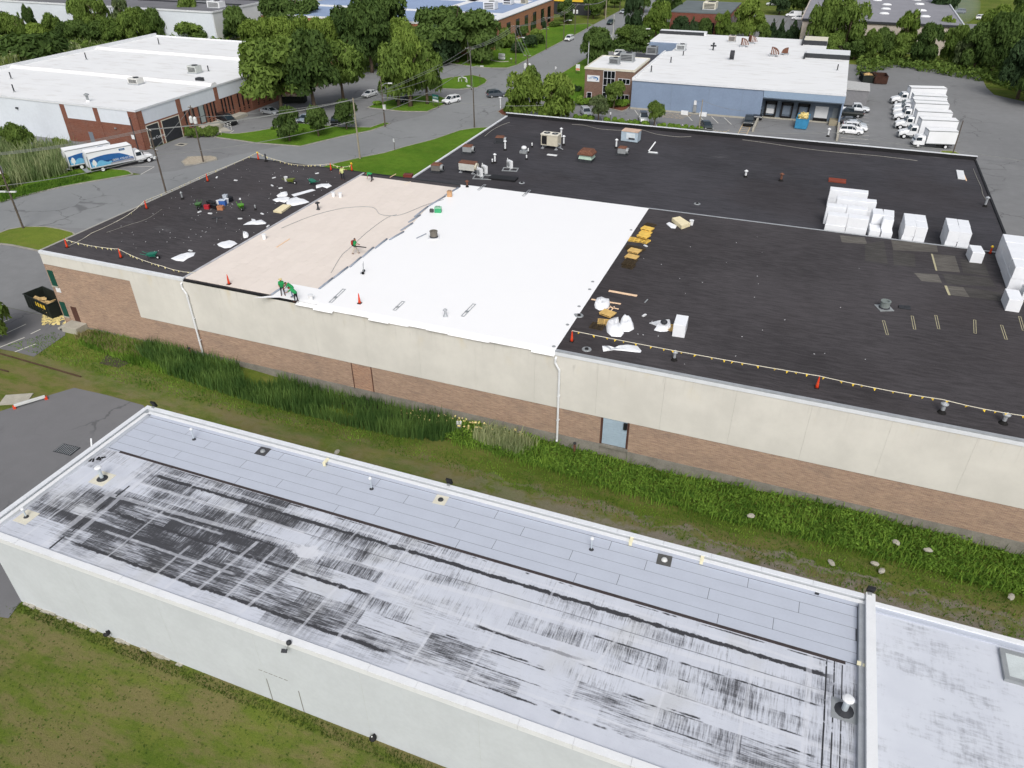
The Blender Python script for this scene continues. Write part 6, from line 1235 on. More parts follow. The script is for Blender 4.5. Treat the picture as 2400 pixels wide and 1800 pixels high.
for nm, y in (('the big stack, nearest the step', 88.6),('the big stack, second row', 91.6),('the big stack, third row', 94.6),('the big stack, farthest row', 97.7)):
    xo = {88.6: 3.55, 91.6: 3.35, 94.6: 4.4, 97.7: 3.5}[y]; pile(nm, xo, y, BZ, 2, 1, 2, S2)
for i, (x, y, k, lb_) in enumerate(((8.3,88.3,0,'low left bale of the tumbled stack beside the big stack'),(9.5,88.3,0,'low right bale of the tumbled stack beside the big stack'),(8.3,90.5,0,'low back bale of the tumbled stack beside the big stack'),(9.5,90.5,0,'second low back bale of the tumbled stack'),(8.35,90.5,1,'upper bale at the back of the tumbled stack'),(9.5,90.5,1,'second upper bale at the back of the tumbled stack'),(9.45,88.75,1,'upper bale standing forward on the tumbled stack'))):
    bale('white wrapped bale, ' + lb_, x+0.5, y+1.0, BZ+k*1.14, (1.12,2.0,1.14) if y > 90 else (1.12,1.9,1.14) if i < 6 else (1.1,1.2,1.1), 0.05*math.sin(i*2))
bale('single white wrapped bale standing alone between the cube stacks and the leaning cone', 18.4, 85.0, ZB, (1.15,2.0,1.15), 0.08)
bale('single white wrapped bale at the foot of the long stack near the frame edge', 20.35, 74.5, ZB, (1.15,2.3,1.2), 0.02)
pile('the long edge stack', 20.6, 78.3, ZB, 3, 4, 2, (2.2,2.15,1.18)); bale('white wrapped bale beside the single bale, low at the frame edge', 22.6, 76.9, ZB, (2.2,1.2,1.18))
bale('tall white wrapped bale standing by the broken pallet and crumpled sheet', -7.35, 58.85, ZB, (1.05,1.9,1.2), 0.05)

# pallets and lumber
M_WOOD = paint(206,172,108, 0.9, 0.1, 0.2, 3); M_WOODY = paint(222,184,92, 0.9, 0.1, 0.18, 3); M_WOODD = paint(70,60,46, 0.9, 0.1, 0.3, 3); M_PLY = paint(226,214,196, 0.85, 0.15, 0.08, 2); M_PINE = paint(232,200,168, 0.85, 0.15, 0.1, 2)
PM = {}
def pallet(label, u, v, rz, mat, lev=0, z=ZB, panel=False, tilt=0.0, deck=None, size=(1.2,1.0)):
    t = thing('pallet', label, 'pallet', at(u, v, z)+Vector((0,0,lev*0.16)), rz, 'pallets on the black roof'); w, d = size
    key = (mat.name, size)
    if key not in PM:
        PM[key] = (MB().box(-w/2,w/2,-0.05,0.05,0,0.022).mesh('board', mat), MB().box(-0.045,0.045,-d/2,d/2,0,0.10).mesh('stringer', mat))
    bm_, sm_ = PM[key]
    for x in (-w/2+0.05, 0, w/2-0.05): link('stringer', sm_, t, (x, 0, 0.024))
    for k in range(5): link('board', bm_, t, (0, -d/2+0.05+k*(d-0.1)/4, 0.126))
    for k in range(3): link('board', bm_, t, (0, -d/2+0.05+k*(d-0.1)/2, 0.0))
    if panel: part('plywood_sheet', MB().box(-w/2-0.05, w/2+0.05, -d/2, d/2, 0.15, 0.18), deck or M_WOODY, t)
    t.rotation_euler = (tilt, 0, rz); return t
pp = [(1523,529,-0.2,M_WOODD,0,0,'dark pallet at the far end of the pallet row'),(1517,541,-0.2,M_WOODY,1,1,'yellow topped pallet, farthest of the yellow ones'),(1513,548,-0.1,M_WOODY,0,1,'yellow pallet tilted below the farthest yellow one'),(1508,561,-0.25,M_WOODY,2,1,'yellow topped pallet in the middle of the upper heap'),(1487,563,0.1,M_WOODY,0,0,'yellow slatted pallet lying flat beside the membrane'),(1509,566,-0.2,M_WOODY,0,0,'yellow pallet at the bottom of the upper heap'),
 (1480,582,0.0,M_WOODD,0,0,'dark pallet between the two heaps'),(1496,586,-0.3,M_WOODD,0,0,'dark pallet pushed aside between the heaps'),(1487,593,-0.15,M_WOOD,1,1,'tan topped pallet, farther one of the lower heap'),(1481,604,-0.15,M_WOOD,0,1,'tan topped pallet, nearer one of the lower heap'),(1478,613,-0.1,M_WOODD,0,0,'dark slatted pallet behind the nearest heap'),(1473,622,-0.1,M_WOODD,1,0,'dark slatted pallet on top of the nearest heap'),(1473,625,-0.1,M_WOODD,0,0,'dark slatted pallet at the near end of the row')]
for u, v, rz, m, lev, pan, lb_ in pp: pallet(lb_, u, v, YAW*0-0.05+rz, m, lev, panel=bool(pan), deck=M_WOODY if m == M_WOODY else M_WOOD)
pallet('tan topped pallet among the crumpled bags', 1424,740,-0.3,M_WOOD,1,panel=True,deck=M_WOOD); pallet('broken pallet with yellow boards under the bags', 1416,757,0.2,M_WOOD,0); pallet('dark broken pallet beside the big crumpled bags', 1400,766,-0.05,M_WOODD,0); pallet('pallet under the crumpled sheet beside the tall white bale', 1563,768,0.0,M_WOOD,0)
def plank(label, a, b, w, mat, z=ZB, h=0.05, name='plank', cat='timber'):
    p, q = at(*a, z), at(*b, z); L = (q-p).length; o = solo(name, MB().box(0, L, -w/2, w/2, 0.005, h), mat, label, cat, p, math.atan2(q.y-p.y, q.x-p.x)); return o
plank('long pale plank lying alone on the black roof', (1427,682), (1493,694), 0.32, M_PINE); plank('long plank lying behind the crumpled bag', (1386,702), (1455,713), 0.2, M_PINE); plank('short plank crossed under the bag', (1428,720), (1450,725), 0.14, M_PINE)
plank('thin stick leaning by the bags', (1424,726), (1431,718), 0.1, M_PINE); plank('second thin stick by the bags', (1432,729), (1440,719), 0.1, M_PINE); plank('small shovel lying on the black roof', (1511,710), (1518,702), 0.12, M_GREYM, name='shovel', cat='shovel')
plank('thin wooden lath lying on the tan boards', (648,580), (679,560), 0.12, M_PINE, ZI); plank('grey batten lying on the white membrane', (976,559), (999,548), 0.13, M_FOLD, ZM); plank('thin pale lath on the far tan boards', (914,416), (928,408), 0.1, M_PINE, ZI); plank('second pale lath on the far tan boards', (948,432), (962,426), 0.12, M_PLY, ZI)
for k, (a, b, lb_) in enumerate((((774,710),(807,678),'long bar lying on the near edge of the membrane, by the group of workers'),((924,728),(946,707),'long bar on the near edge of the membrane, in the middle'),((1084,742),(1112,713),'long bar on the near edge of the membrane, nearest the black roof'),((1121,446),(1137,433),'short bar on the far edge of the membrane, nearest the mats'),((1226,460),(1242,446),'short bar on the far edge of the membrane, by itself'))):
    p, q = at(*a, ZM), at(*b, ZM); L = (q-p).length; t = thing('clamping_bar', lb_, 'metal bar', p, math.atan2(q.y-p.y, q.x-p.x), 'bars lying on the white membrane'); part('bar', MB().box(0, L, -0.16, -0.11, 0, 0.06).box(0, L, 0.11, 0.16, 0, 0.06).box(0, 0.06, -0.11, 0.11, 0, 0.05).box(L-0.06, L, -0.11, 0.11, 0, 0.05), M_GALV, t); part('strap', MB().box(L*0.3, L*0.42, -0.17, 0.17, 0.05, 0.08), M_GREYM, t)

# crumpled white sheets, bags and wraps
N_ = NT('white_wrap', 0.4, 0.4); N_.bump(N_.noise(N_.obj(), 3.5, 4, 0.7), 0.6, 0.06); M_WRAP = N_.done(N_.mix(N_.noise(N_.obj(), 2, 4), srgb(226,229,234), srgb(244,245,247)))
def crumple(label, pts, h=0.18, z=ZB, name='white_sheet', cat='plastic sheet', mat=None, seed=1):
    """sheet of wrap thrown down: outline traced on the roof, folded surface"""
    P = [at(*p, z) for p in pts]; c = sum(P, Vector())/len(P); n = len(P); rs_ = random.Random(seed); mb = MB(); V = []; rings = (1.0, 0.8, 0.55, 0.3)
    for r, k in enumerate(rings):
        for i in range(n): q = c + (P[i]-c)*k*(1 if r == 0 else 0.9+0.2*rs_.random()); V.append((q.x-c.x, q.y-c.y, 0.012 if r == 0 else h*(0.25+0.75*rs_.random())))
    V.append((0, 0, h*0.6)); F = [(r*n+i, r*n+(i+1) % n, (r+1)*n+(i+1) % n, (r+1)*n+i) for r in range(3) for i in range(n)] + [(3*n+i, 3*n+(i+1) % n, 4*n) for i in range(n)]
    A = sum(P[i].x*P[(i+1) % n].y-P[(i+1) % n].x*P[i].y for i in range(n))
    if A < 0: F = [f[::-1] for f in F]
    return solo(name, mb.add(V, F), mat or M_WRAP, label, cat, c, smooth=True)
T4 = lambda L: [(400+x*.226, 350+y*.226) for x, y in L]
crumple('big crumpled white sheet with a dirty patch beside the cream slab', T4([(1198,555),(1240,510),(1300,495),(1340,510),(1390,520),(1440,548),(1400,560),(1350,572),(1270,588),(1210,582)]), 0.2, seed=2)
crumple('crumpled white sheet with ragged fingers on the black roof', T4([(1055,525),(1110,505),(1180,495),(1235,500),(1225,530),(1180,555),(1130,540),(1100,548)]), 0.2, seed=3)
crumple('pale folded sheet behind the ragged one', T4([(1098,480),(1130,455),(1205,438),(1215,470),(1200,490),(1110,495)]), 0.22, seed=4)
crumple('long straight white strip lying across the black roof', T4([(1250,470),(1470,412),(1505,425),(1280,490)]), 0.06, seed=5)
crumple('white sheet spread beside the boards at the far end', T4([(1505,375),(1560,358),(1640,356),(1673,380),(1620,405),(1575,388),(1510,406)]), 0.12, seed=6)
crumple('white sheet shaped like a hat on the black roof', T4([(750,785),(800,755),(845,740),(835,722),(875,728),(885,742),(960,740),(993,762),(985,775),(900,782),(850,780)]), 0.2, seed=7)
crumple('small bundled white sheet at the edge of the boards', T4([(750,895),(765,870),(800,868),(812,890),(800,915),(760,922)]), 0.45, seed=8)
crumple('ragged white sheet with a dirty middle near the boards', T4([(480,985),(510,968),(560,955),(610,942),(660,955),(693,980),(660,995),(620,1020),(560,1028),(500,1005)]), 0.15, seed=9)
crumple('twisted white sheet with a hole nearest the front edge', [(400,606),(425,595),(441,593),(458,592),(454,600),(440,606),(430,613),(412,611)], 0.16, seed=10)
D4 = lambda L: [(1250+x*.2412, 480+y*.2412) for x, y in L]
crumple('full white bag knotted in the middle, behind the pallet', D4([(590,970),(610,935),(660,925),(710,940),(745,965),(730,1000),(690,1020),(640,1028),(600,1005)]), 0.7, name='white_bag', cat='bag', seed=11)
crumple('large crumpled white bag beside the broken pallets', D4([(705,1175),(730,1125),(780,1108),(830,1135),(840,1190),(880,1250),(850,1285),(760,1280),(715,1240)]), 0.75, name='white_bag', cat='bag', seed=12)
crumple('rounder white bag right of the large crumpled one', D4([(842,1140),(880,1112),(930,1110),(970,1150),(978,1210),(930,1235),(870,1235),(845,1195)]), 0.75, name='white_bag', cat='bag', seed=13)
crumple('white sheet shaped like a fish near the front pennant line', D4([(668,1372),(710,1380),(760,1395),(830,1370),(920,1360),(1010,1372),(1052,1420),(1040,1438),(960,1430),(880,1420),(780,1412),(680,1428)]), 0.14, seed=14)
crumple('crumpled white sheet with a dark lump beside the tall bale', D4([(1122,1150),(1200,1130),(1260,1120),(1330,1130),(1340,1200),(1300,1232),(1230,1235),(1170,1220),(1200,1180)]), 0.35, seed=15)
crumple('scrap of torn wrap beside the cream slab stack', D4([(1290,185),(1320,168),(1350,185),(1395,205),(1380,232),(1340,228),(1315,205)]), 0.15, seed=16)
solo('dark_lump', MB().ball((0,0,0.2), 0.3, 9, 6, (1.1,0.9,0.7)), M_DKFRAME, 'dark rubber lump lying on the crumpled sheet beside the tall bale', 'bundle', at(1556,759,ZB+0.25), smooth=True)
M_SLAB = paint(226,214,178, 0.85, 0.15, 0.06, 2)
def slab(label, pts, z0, h, n, name='insulation_slab'):
    P = [at(*p, ZB) for p in pts]; c = sum(P, Vector())/len(P); t = thing(name, label, 'insulation slab', c)
    for k in range(n): part('board', MB().prism([((p.x-c.x)*(1-0.01*(k % 2)), (p.y-c.y)*(1-0.01*(k % 2))) for p in P], z0+k*h/n+0.004, z0+(k+1)*h/n), M_SLAB, t)
slab('stack of cream insulation boards lying askew on the black roof', [(1574,519),(1592,515),(1617,531),(1597,538)], 0.02, 0.42, 6); slab('thick cream slab lying beside the torn sheets', [(641,498),(664,483),(683,484),(660,501)], 0.02, 0.22, 3)
solo('loose_sheet', MB().box(-0.45,0.45,-1.9,1.9,0.02,0.16), M_WHITE, 'long white panel lying on the lower black roof near its end', 'panel', at(2251,411,BZ), -0.03); plank('thin pink board beside the long white panel', (2258,407), (2265,424), 0.14, M_PINE, BZ)
solo('red_pallet', MB().box(-1.1,1.1,-0.7,0.7,0.02,0.12).box(-1.1,1.1,-0.7,-0.55,0.12,0.2).box(-1.1,1.1,0.55,0.7,0.12,0.2), paint(128,64,50, 0.9), 'red brown pallet lying behind the big bale stack', 'pallet', at(1962,425,BZ))
# pails
PL = None
for u, v, z, lb_, rgb in ((1620,527,ZB,'white pail standing beside the cream slab stack',(232,234,236)),(671,424,ZB,'white pail behind the torn sheets',(232,234,236)),(782,461,ZI,'white pail on the tan boards, farther from the road',(236,237,238)),(798,462,ZI,'white pail on the tan boards, nearer the membrane',(236,237,238)),(620,560,ZI,'white pail alone at the edge of the tan boards',(236,237,238)),(729,703,ZM,'white pail on the membrane corner behind the workers',(238,238,238)),(513,480,ZB,'white bucket among the tools',(224,226,228)),(533,476,ZB,'pale bucket at the end of the tools',(200,206,214))):
    t = thing('pail', lb_, 'bucket', at(u, v, z), 0, 'pails on the roof'); part('pail', MB().lathe((0,0,0), [(0.20,0),(0.24,0.5),(0.25,0.52)], 12), paint(*rgb, 0.4), t, smooth=False); part('lid', MB().lathe((0,0,0.52), [(0.26,0),(0.26,0.05),(0.02,0.06)], 12), M_WHITE, t); part('handle', MB().tube([(0.25,0,0.4),(0.2,0.16,0.25),(0,0.26,0.2),(-0.2,0.16,0.25),(-0.25,0,0.4)], 0.012, 4), M_GREYM, t)
# tools and carts
def cart(label, u, v, rz, rgb, name='wheelbarrow', cat='wheelbarrow', z=ZB):
    t = thing(name, label, cat, at(u, v, z), rz); m = paint(*rgb, 0.5)
    part('tray', MB().loft([[(-0.5,-.28,.62),(-0.5,.28,.62),(-0.5,.28,.6),(-0.5,-.28,.6)],[(-0.15,-.32,.38),(-0.15,.32,.38),(-0.15,.38,.66),(-0.15,-.38,.66)],[(0.4,-.25,.42),(0.4,.25,.42),(0.4,.36,.72),(0.4,-.36,.72)],[(0.62,-.2,.66),(0.62,.2,.66),(0.62,.26,.74),(0.62,-.26,.74)]]), m, t)
    for s in (-1, 1): part('handle', MB().tube([(0.5,s*.16,.3),(-0.4,s*.24,.5),(-1.05,s*.28,.72)], 0.03, 6), m, t); part('leg', MB().tube([(-0.35,s*.24,.45),(-0.35,s*.26,.02)], 0.025, 5), M_DKFRAME, t)
    o = part('wheel', MB().cyl((0.6,-0.06,0.2),(0.6,0.06,0.2),0.2,n=14), M_TYRE, t); part('hub', MB().cyl((0.6,-0.075,0.2),(0.6,0.075,0.2),0.09,n=10), M_WHITE, o); return t
cart('bright green wheelbarrow standing by itself on the black roof', 566,491, math.radians(-40), (86,150,40)); cart('dark green wheelbarrow at the end of the tools', 467,488, math.radians(-60), (70,110,60)); cart('teal wheelbarrow tipped near the front pennant line', 358,607, math.radians(20), (30,110,90)); cart('green and yellow powered barrow behind the torn sheets', 682,431, math.radians(10), (100,112,40))
cart('green cart beside the white sheet at the far end of the boards', 734,434, math.radians(160), (40,110,90))
def box_tool(name, label, cat, u, v, size, rgb, z=ZB, rz=0.3, lid=None):
    t = thing(name, label, cat, at(u, v, z), rz); w, d, h = size; part('case', MB().box(-w/2,w/2,-d/2,d/2,0,h), paint(*rgb, 0.5), t); part('lid', MB().box(-w/2-0.02,w/2+0.02,-d/2-0.02,d/2+0.02,h,h+0.07), paint(*(lid or rgb), 0.5), t); part('handle', MB().tube([(-w*0.3,0,h+0.07),(-w*0.3,0,h+0.2),(w*0.3,0,h+0.2),(w*0.3,0,h+0.07)], 0.025, 5), M_TRIM, t); return t
box_tool('tool_box','red machine among the tools on the black roof','tool box',486,489,(0.6,0.45,0.4),(170,40,50)); box_tool('tool_box','long black case in the middle of the tools','tool box',496,482,(1.3,0.5,0.45),(26,26,28),rz=-0.35); box_tool('tool_box','second black case beside the red machine','tool box',503,488,(1.2,0.45,0.4),(30,30,32),rz=-0.3); box_tool('cardboard_box','torn brown cardboard box in front of the tools','box',518,491,(0.7,0.6,0.4),(176,120,86))
box_tool('cool_box','blue and white cool box among the buckets','cool box',523,480,(0.8,0.55,0.6),(60,100,170),lid=(200,210,224)); box_tool('tool_box','grey case behind the blue cool box','tool box',530,470,(0.5,0.45,0.7),(190,198,208)); box_tool('tool_box','black round topped case at the end of the tools','tool box',541,472,(0.5,0.5,0.5),(24,26,32)); box_tool('generator','green machine standing on the white membrane','machine',1027,497,(0.8,0.6,0.55),(60,160,110),ZM,lid=(150,200,170)); box_tool('tool_box','small dark case beside the green machine','tool box',1012,497,(0.45,0.35,0.25),(70,70,72),ZM)
box_tool('tool_box','dark red machine at the far edge of the tan boards','machine',957,414,(1.2,0.8,0.3),(110,52,44),ZI,rz=0.2); box_tool('tool_box','brown crate at the corner of the membrane folds','crate',1054,460,(0.6,0.5,0.6),(190,150,112),ZM)
t = thing('hand_truck','hand truck standing on the white membrane','hand truck', at(852,640,ZM), 0.4)
for s in (-1, 1): part('rail', MB().tube([(0,s*.2,.1),(0.1,s*.2,1.2)], 0.025, 5), M_GALV, t); part('wheel', MB().cyl((0,s*.24,.14),(0,s*.34,.14),0.14,n=12), M_TYRE, t)
part('rung', MB().box(0.02,0.05,-.2,.2,.35,.38).box(0.05,0.08,-.2,.2,.65,.68).box(0.08,0.11,-.2,.2,.95,.98), M_GALV, t); part('toe_plate', MB().box(-0.3,0.02,-.22,.22,.02,.05), M_GALV, t)
t = thing('push_broom','push broom lying on the black roof in front of the tools','broom', at(509,512,ZB), 0.6); part('head', MB().box(-.6,.6,-.08,.08,0.02,.14), M_DKFRAME, t); part('handle', MB().tube([(0,-.05,.1),(.1,-1.5,.06)], 0.022, 5), M_GREYM, t)
# small white offcuts
oc = [(T, lb_) for T, lb_ in ((T4([(675,325)])[0],'farther from the tools'),(T4([(1072,298)])[0],'long one behind the pail'),(T4([(1052,378)])[0],'beside the crumpled pair'),(T4([(1140,405)])[0],'above the ragged sheet'),(T4([(480,293)])[0],'near the back edge cone'),(T4([(410,668)])[0],'in front of the tools'),(T4([(300,652)])[0],'in front of the dark wheelbarrow'),(T4([(950,672)])[0],'in front of the cream slab'),(T4([(1518,252)])[0],'near the lawn edge cones'),(T4([(720,518)])[0],'above the green wheelbarrow'),(T4([(720,722)])[0],'left of the hat shaped sheet'),(T4([(1010,800)])[0],'right of the hat shaped sheet'),(T4([(205,1055)])[0],'close to the twisted sheet'),((1510,740),'beside the crumpled bags'),((1513,577),'among the pallets'))]
me_o = MB().obox((0,0,0.05),(0.5,0.2,0.09)).mesh('offcut', M_WHITE)
for i, ((u, v), lb_) in enumerate(oc):
    o = link('offcut', me_o, None, at(u, v, ZB)); o.rotation_euler = (0, 0, i*1.3); tag(o, 'small white offcut on the black roof, '+lb_, 'offcut', 'white offcuts on the roof')
rr = random.Random(3); mb = MB()
for k in range(230):
    u, v = (250+rr.random()*560, 395+rr.random()*200) if k < 190 else (1400+rr.random()*700, 480+rr.random()*400); q = at(u, v, ZB)
    if -75 < q.x < -56.8 and 53 < q.y < 87 or (-15.5 < q.x < 16 and 53 < q.y < 87): mb.obox((q.x, q.y, ZB+0.02), (0.03+rr.random()*0.09, 0.02+rr.random()*0.05, 0.02), rr.random()*3)
tag(link('roof_litter', mb.mesh('roof_litter', M_WHITE)), 'scraps of white litter strewn over the black roof', 'litter', None, 'stuff')
# hoses
M_ROPE = paint(158,156,148, 0.8, 0.2, 0.25, 3)
def hose(label, pts, z, r=0.03, mat=None, name='hose', cat='hose'):
    P = [at(*p, z)+Vector((0,0,r)) for p in pts]; c = P[0]; Q = []
    for i in range(len(P)-1):
        p0, p1, p2, p3 = P[max(i-1,0)], P[i], P[i+1], P[min(i+2,len(P)-1)]
        for k in range(6):
            t = k/6; Q.append(0.5*((2*p1)+(p2-p0)*t+(2*p0-5*p1+4*p2-p3)*t*t+(3*p1-p0-3*p2+p3)*t**3)-c)
    Q.append(P[-1]-c); return solo(name, MB().tube(Q, r, 5), mat or M_GREYM, label, cat, c)
hose('thin grey hose curving across the tan boards', [(660,535),(730,507),(800,489),(860,485),(880,490),(890,502),(915,506),(945,502),(1000,480),(1040,468)], ZI, 0.028); hose('grey cable running from the leaf blower man across the boards', [(776,640),(800,600),(822,580),(860,545),(905,512),(930,503)], ZI, 0.024)
hose('pale line lying along the back of the lower black roof', [(1340,292),(1370,294),(1410,303),(1470,306),(1500,304),(1540,315),(1590,321),(1620,320)], BZ, 0.028, M_ROPE, 'rope', 'rope'); hose('pale line along the parapet of the lower black roof, farther part', [(1740,328),(1800,336),(1880,348),(1960,357),(2060,366),(2150,377)], BZ, 0.03, M_ROPE, 'rope', 'rope')
hose('pale line along the street end of the lower black roof', [(1136,320),(1150,308),(1165,299),(1180,292),(1195,287)], BZ, 0.035, M_ROPE, 'rope', 'rope'); hose('pale line lying near the end of the lower black roof', [(2281,396),(2290,418),(2300,440),(2303,455),(2312,470)], BZ, 0.03, M_ROPE, 'rope', 'rope'); hose('white tape lying in an arc on the bare black roof', [(250,545),(300,528),(345,513),(380,490)], ZB, 0.016, M_ROPE, 'tape', 'tape')

# ------------------------------------------------------------------ plant on the lower black roof
def cap_vent(label, u, v, z, h=1.0, r=0.16, mat=None, capr=None, pad=None, group='capped vents on the black roofs', cat='roof vent', name='capped_vent'):
    t = thing(name, label, cat, at(u, v, z), 0, group); m = mat or M_WHITE; part('pipe', MB().cyl((0,0,0),(0,0,h),r,n=12), m, t); part('cap', MB().lathe((0,0,h), [((capr or r*2),0.0),((capr or r*2),0.06),(0.03,0.22)], 12), m, t); part('collar', MB().lathe((0,0,0), [(r*2.4,0),(r*1.9,0.08),(r*1.1,0.25)], 12), M_RUBBER if pad is None else pad, t); return t
for u, v, h, lb_ in ((1184,352,1.3,'white capped vent on the lower roof, nearest the street end'),(1160,382,1.2,'white capped vent with a short pipe beside it'),(1315,325,1.5,'tall white vent behind the double fan unit'),(1321,340,1.3,'white vent right of the double fan unit'),(1444,347,1.2,'thin white capped vent beside the grey hooded fan'),(1940,320,1.1,'white capped vent on the parapet of the lower black roof'),(1747,415,0.8,'small white vent in the open middle of the lower roof'),(1830,424,0.9,'rusty capped vent in the open middle of the lower roof'),(2308,484,1.1,'grey galvanised vent near the end of the lower black roof')): cap_vent(lb_, u, v, BZ+(0.62 if u == 1940 else 0), h, 0.13 if u != 1830 else 0.15, M_WHITE if u not in (1830,2308) else (M_RUST if u == 1830 else M_GALV))
for u, v, lb_ in ((1154,383,'short white stub pipe on the lower roof near the capped vent'),(1238,358,'short white stub pipe in front of the domed vent'),(1247,345,'thin white stub pipe behind the domed vent'),(1234,374,'thin white stub pipe by itself on the lower roof')): cap_vent(lb_, u, v, BZ, 0.5, 0.09, M_WHITE, 0.11, group='short white stub pipes on the lower roof')
t = thing('domed_vent','white domed vent on a grey base on the lower black roof','roof vent', at(1228,358,BZ)); part('dome', MB().ball((0,0,0.75),0.42,12,8,(1,1,0.7)), M_WHITE, t, smooth=True); part('base', MB().box(-.55,.55,-.5,.5,0,.35).cyl((0,0,.3),(0,0,.7),.22), M_GREYM, t)
t = thing('condenser_unit','big beige double fan unit on feet on the lower black roof','air conditioner', at(1291,347,BZ), -0.05)
part('casing', MB().box(-1.35,1.35,-.75,.75,.55,2.1), M_BEIGEM, t); part('top', MB().box(-1.42,1.42,-.82,.82,2.1,2.22), paint(222,218,204, 0.5), t); part('coil', MB().box(-1.2,-0.4,-.78,-.74,.7,1.95), M_BLACKP, t)
for x in (-.65,.65): f_ = part('fan', MB().cyl((x,0,2.2),(x,0,2.26),.5,n=16), M_DKFRAME, t); part('guard', MB().cyl((x,0,2.26),(x,0,2.29),.15,n=10), M_GREYM, f_)
for x in (-1.1,1.1):
    for y in (-.6,.6): part('foot', MB().box(x-.2,x+.2,y-.2,y+.2,0,.12).cyl((x,y,.1),(x,y,.56),.06), M_GALV, t)
part('pipe', MB().tube([(1.35,-.5,.9),(1.8,-.5,.9),(1.8,-.5,.3),(2.2,-.6,.2)], .07, 6), M_GALV, t); solo('loose_sheet', MB().box(-.75,.75,-.28,.28,.01,.08), M_WHITE, 'small white panel lying in front of the double fan unit', 'panel', at(1294,364,BZ))
def fan_unit(label, u, v, rz, size, body, top, name='roof_fan', curb=True, z=BZ, housing=True):
    t = thing(name, label, 'roof fan', at(u, v, z), rz, 'rusty fans on the lower roof', 0.85); w, d, h = size
    part('casing', MB().box(-w/2,w/2,-d/2,d/2,.3,h), body, t); part('top', MB().hexa([(-w/2-.06,-d/2-.06,h),(w/2+.06,-d/2-.06,h),(w/2+.06,d/2+.06,h),(-w/2-.06,d/2+.06,h),(-w/2+.1,-d/2+.1,h+.18),(w/2-.1,-d/2+.1,h+.18),(w/2-.1,d/2-.1,h+.18),(-w/2+.1,d/2-.1,h+.18)]), top, t); part('curb', MB().box(-w/2-.25,w/2+.25,-d/2-.25,d/2+.25,0,.1).box(-w/2+.05,w/2-.05,-d/2+.05,d/2-.05,.1,.3), M_DKFRAME, t)
    if housing: part('fan_housing', MB().cyl((w/2,-.1,h*.62),(w/2+.45,-.1,h*.62),h*.42,n=12), M_GREYM, t); part('outlet', MB().cyl((w/2+.45,-.1,h*.62),(w/2+.47,-.1,h*.62),h*.3,n=12), M_BLACKP, t)
    return t
fan_unit('grey fan with a rusty top near the street end of the lower roof', 1097,358, 0.1, (1.6,1.3,1.2), M_GREYM, M_RUST); fan_unit('grey fan with a rusty top at the front corner of the lower roof', 1024,402, 0.1, (1.5,1.3,1.2), paint(110,108,104, 0.6), M_RUST); fan_unit('dark rusty machine on a low platform behind the capped vent', 1172,334, 0.2, (1.5,1.2,1.0), M_DKFRAME, M_RUST)
fan_unit('grey hooded fan with a round outlet on the lower roof', 1458,362, 0.0, (1.4,1.2,1.2), M_GREYM, M_RUST)
t = thing('mushroom_fan','rusty topped square fan on a pale green base','roof fan', at(1375,378,BZ), -0.05); part('base', MB().box(-.95,.95,-.85,.85,0,.55), M_DKFRAME, t); part('curb', MB().hexa([(-1.0,-.9,.5),(1.0,-.9,.5),(1.0,.9,.5),(-1.0,.9,.5),(-.85,-.75,1.1),(.85,-.75,1.1),(.85,.75,1.1),(-.85,.75,1.1)]), paint(168,190,176, 0.6), t); part('hood', MB().box(-1.15,1.15,-1.0,1.0,1.1,1.3).hexa([(-1.12,-.97,1.3),(1.12,-.97,1.3),(1.12,.97,1.3),(-1.12,.97,1.3),(-.8,-.7,1.75),(.8,-.7,1.75),(.8,.7,1.75),(-.8,.7,1.75)]), M_RUST, t)
t = thing('air_handler','boxy pale blue grey unit with a rusty top near the back parapet','air conditioner', at(1478,330,BZ), -0.08); part('casing', MB().box(-1.35,1.35,-.8,.8,.1,1.55), paint(168,184,196, 0.5), t); part('top', MB().box(-1.3,1.38,-.85,.85,1.55,1.68), paint(200,172,152, 0.7), t); part('hatch', MB().box(-.5,.9,-.86,-.8,.5,1.35), paint(206,216,222, 0.5), t); part('louvre', MB().box(-.1,.9,-.88,-.86,.45,.7), M_DKFRAME, t); part('curb', MB().box(-1.45,1.45,-.9,.9,0,.1), M_DKFRAME, t)
t = thing('roof_pipe','bent white pipe lying and rising on the lower black roof','pipe', at(1527,358,BZ), 0); part('pipe', MB().tube([(.9,.0,.1),(-.4,-.1,.1),(-.45,.0,.2),(0.2,1.2,1.3)], .1, 8), M_WHITE, t); part('foot', MB().box(-.5,1.0,-.35,.15,0,.06), M_GREYM, t)
def split(label, u, v, rz=0.1):
    t = thing('heat_pump', label, 'air conditioner', at(u, v, BZ), rz, 'white heat pumps on the lower roof'); part('casing', MB().box(-.48,.48,-.2,.2,.12,1.15), M_WHITE, t); part('fan_grille', MB().cyl((-.1,-.2,.62),(-.1,-.225,.62),.34,n=16), M_GREYM, t); part('foot', MB().box(-.42,-.34,-.25,.25,0,.12).box(.34,.42,-.25,.25,0,.12), M_GREYM, t); part('pipe', MB().tube([(-.48,.1,.4),(-.7,.1,.4),(-.7,.1,1.3)], .06, 6), M_WHITE, t); return t
split('white heat pump nearest the rusty condenser', 1125,414, -0.6); split('white heat pump behind the nearest one on the same frame', 1136,407, -0.6); split('white heat pump standing on its own frame', 1195,395, -0.6)
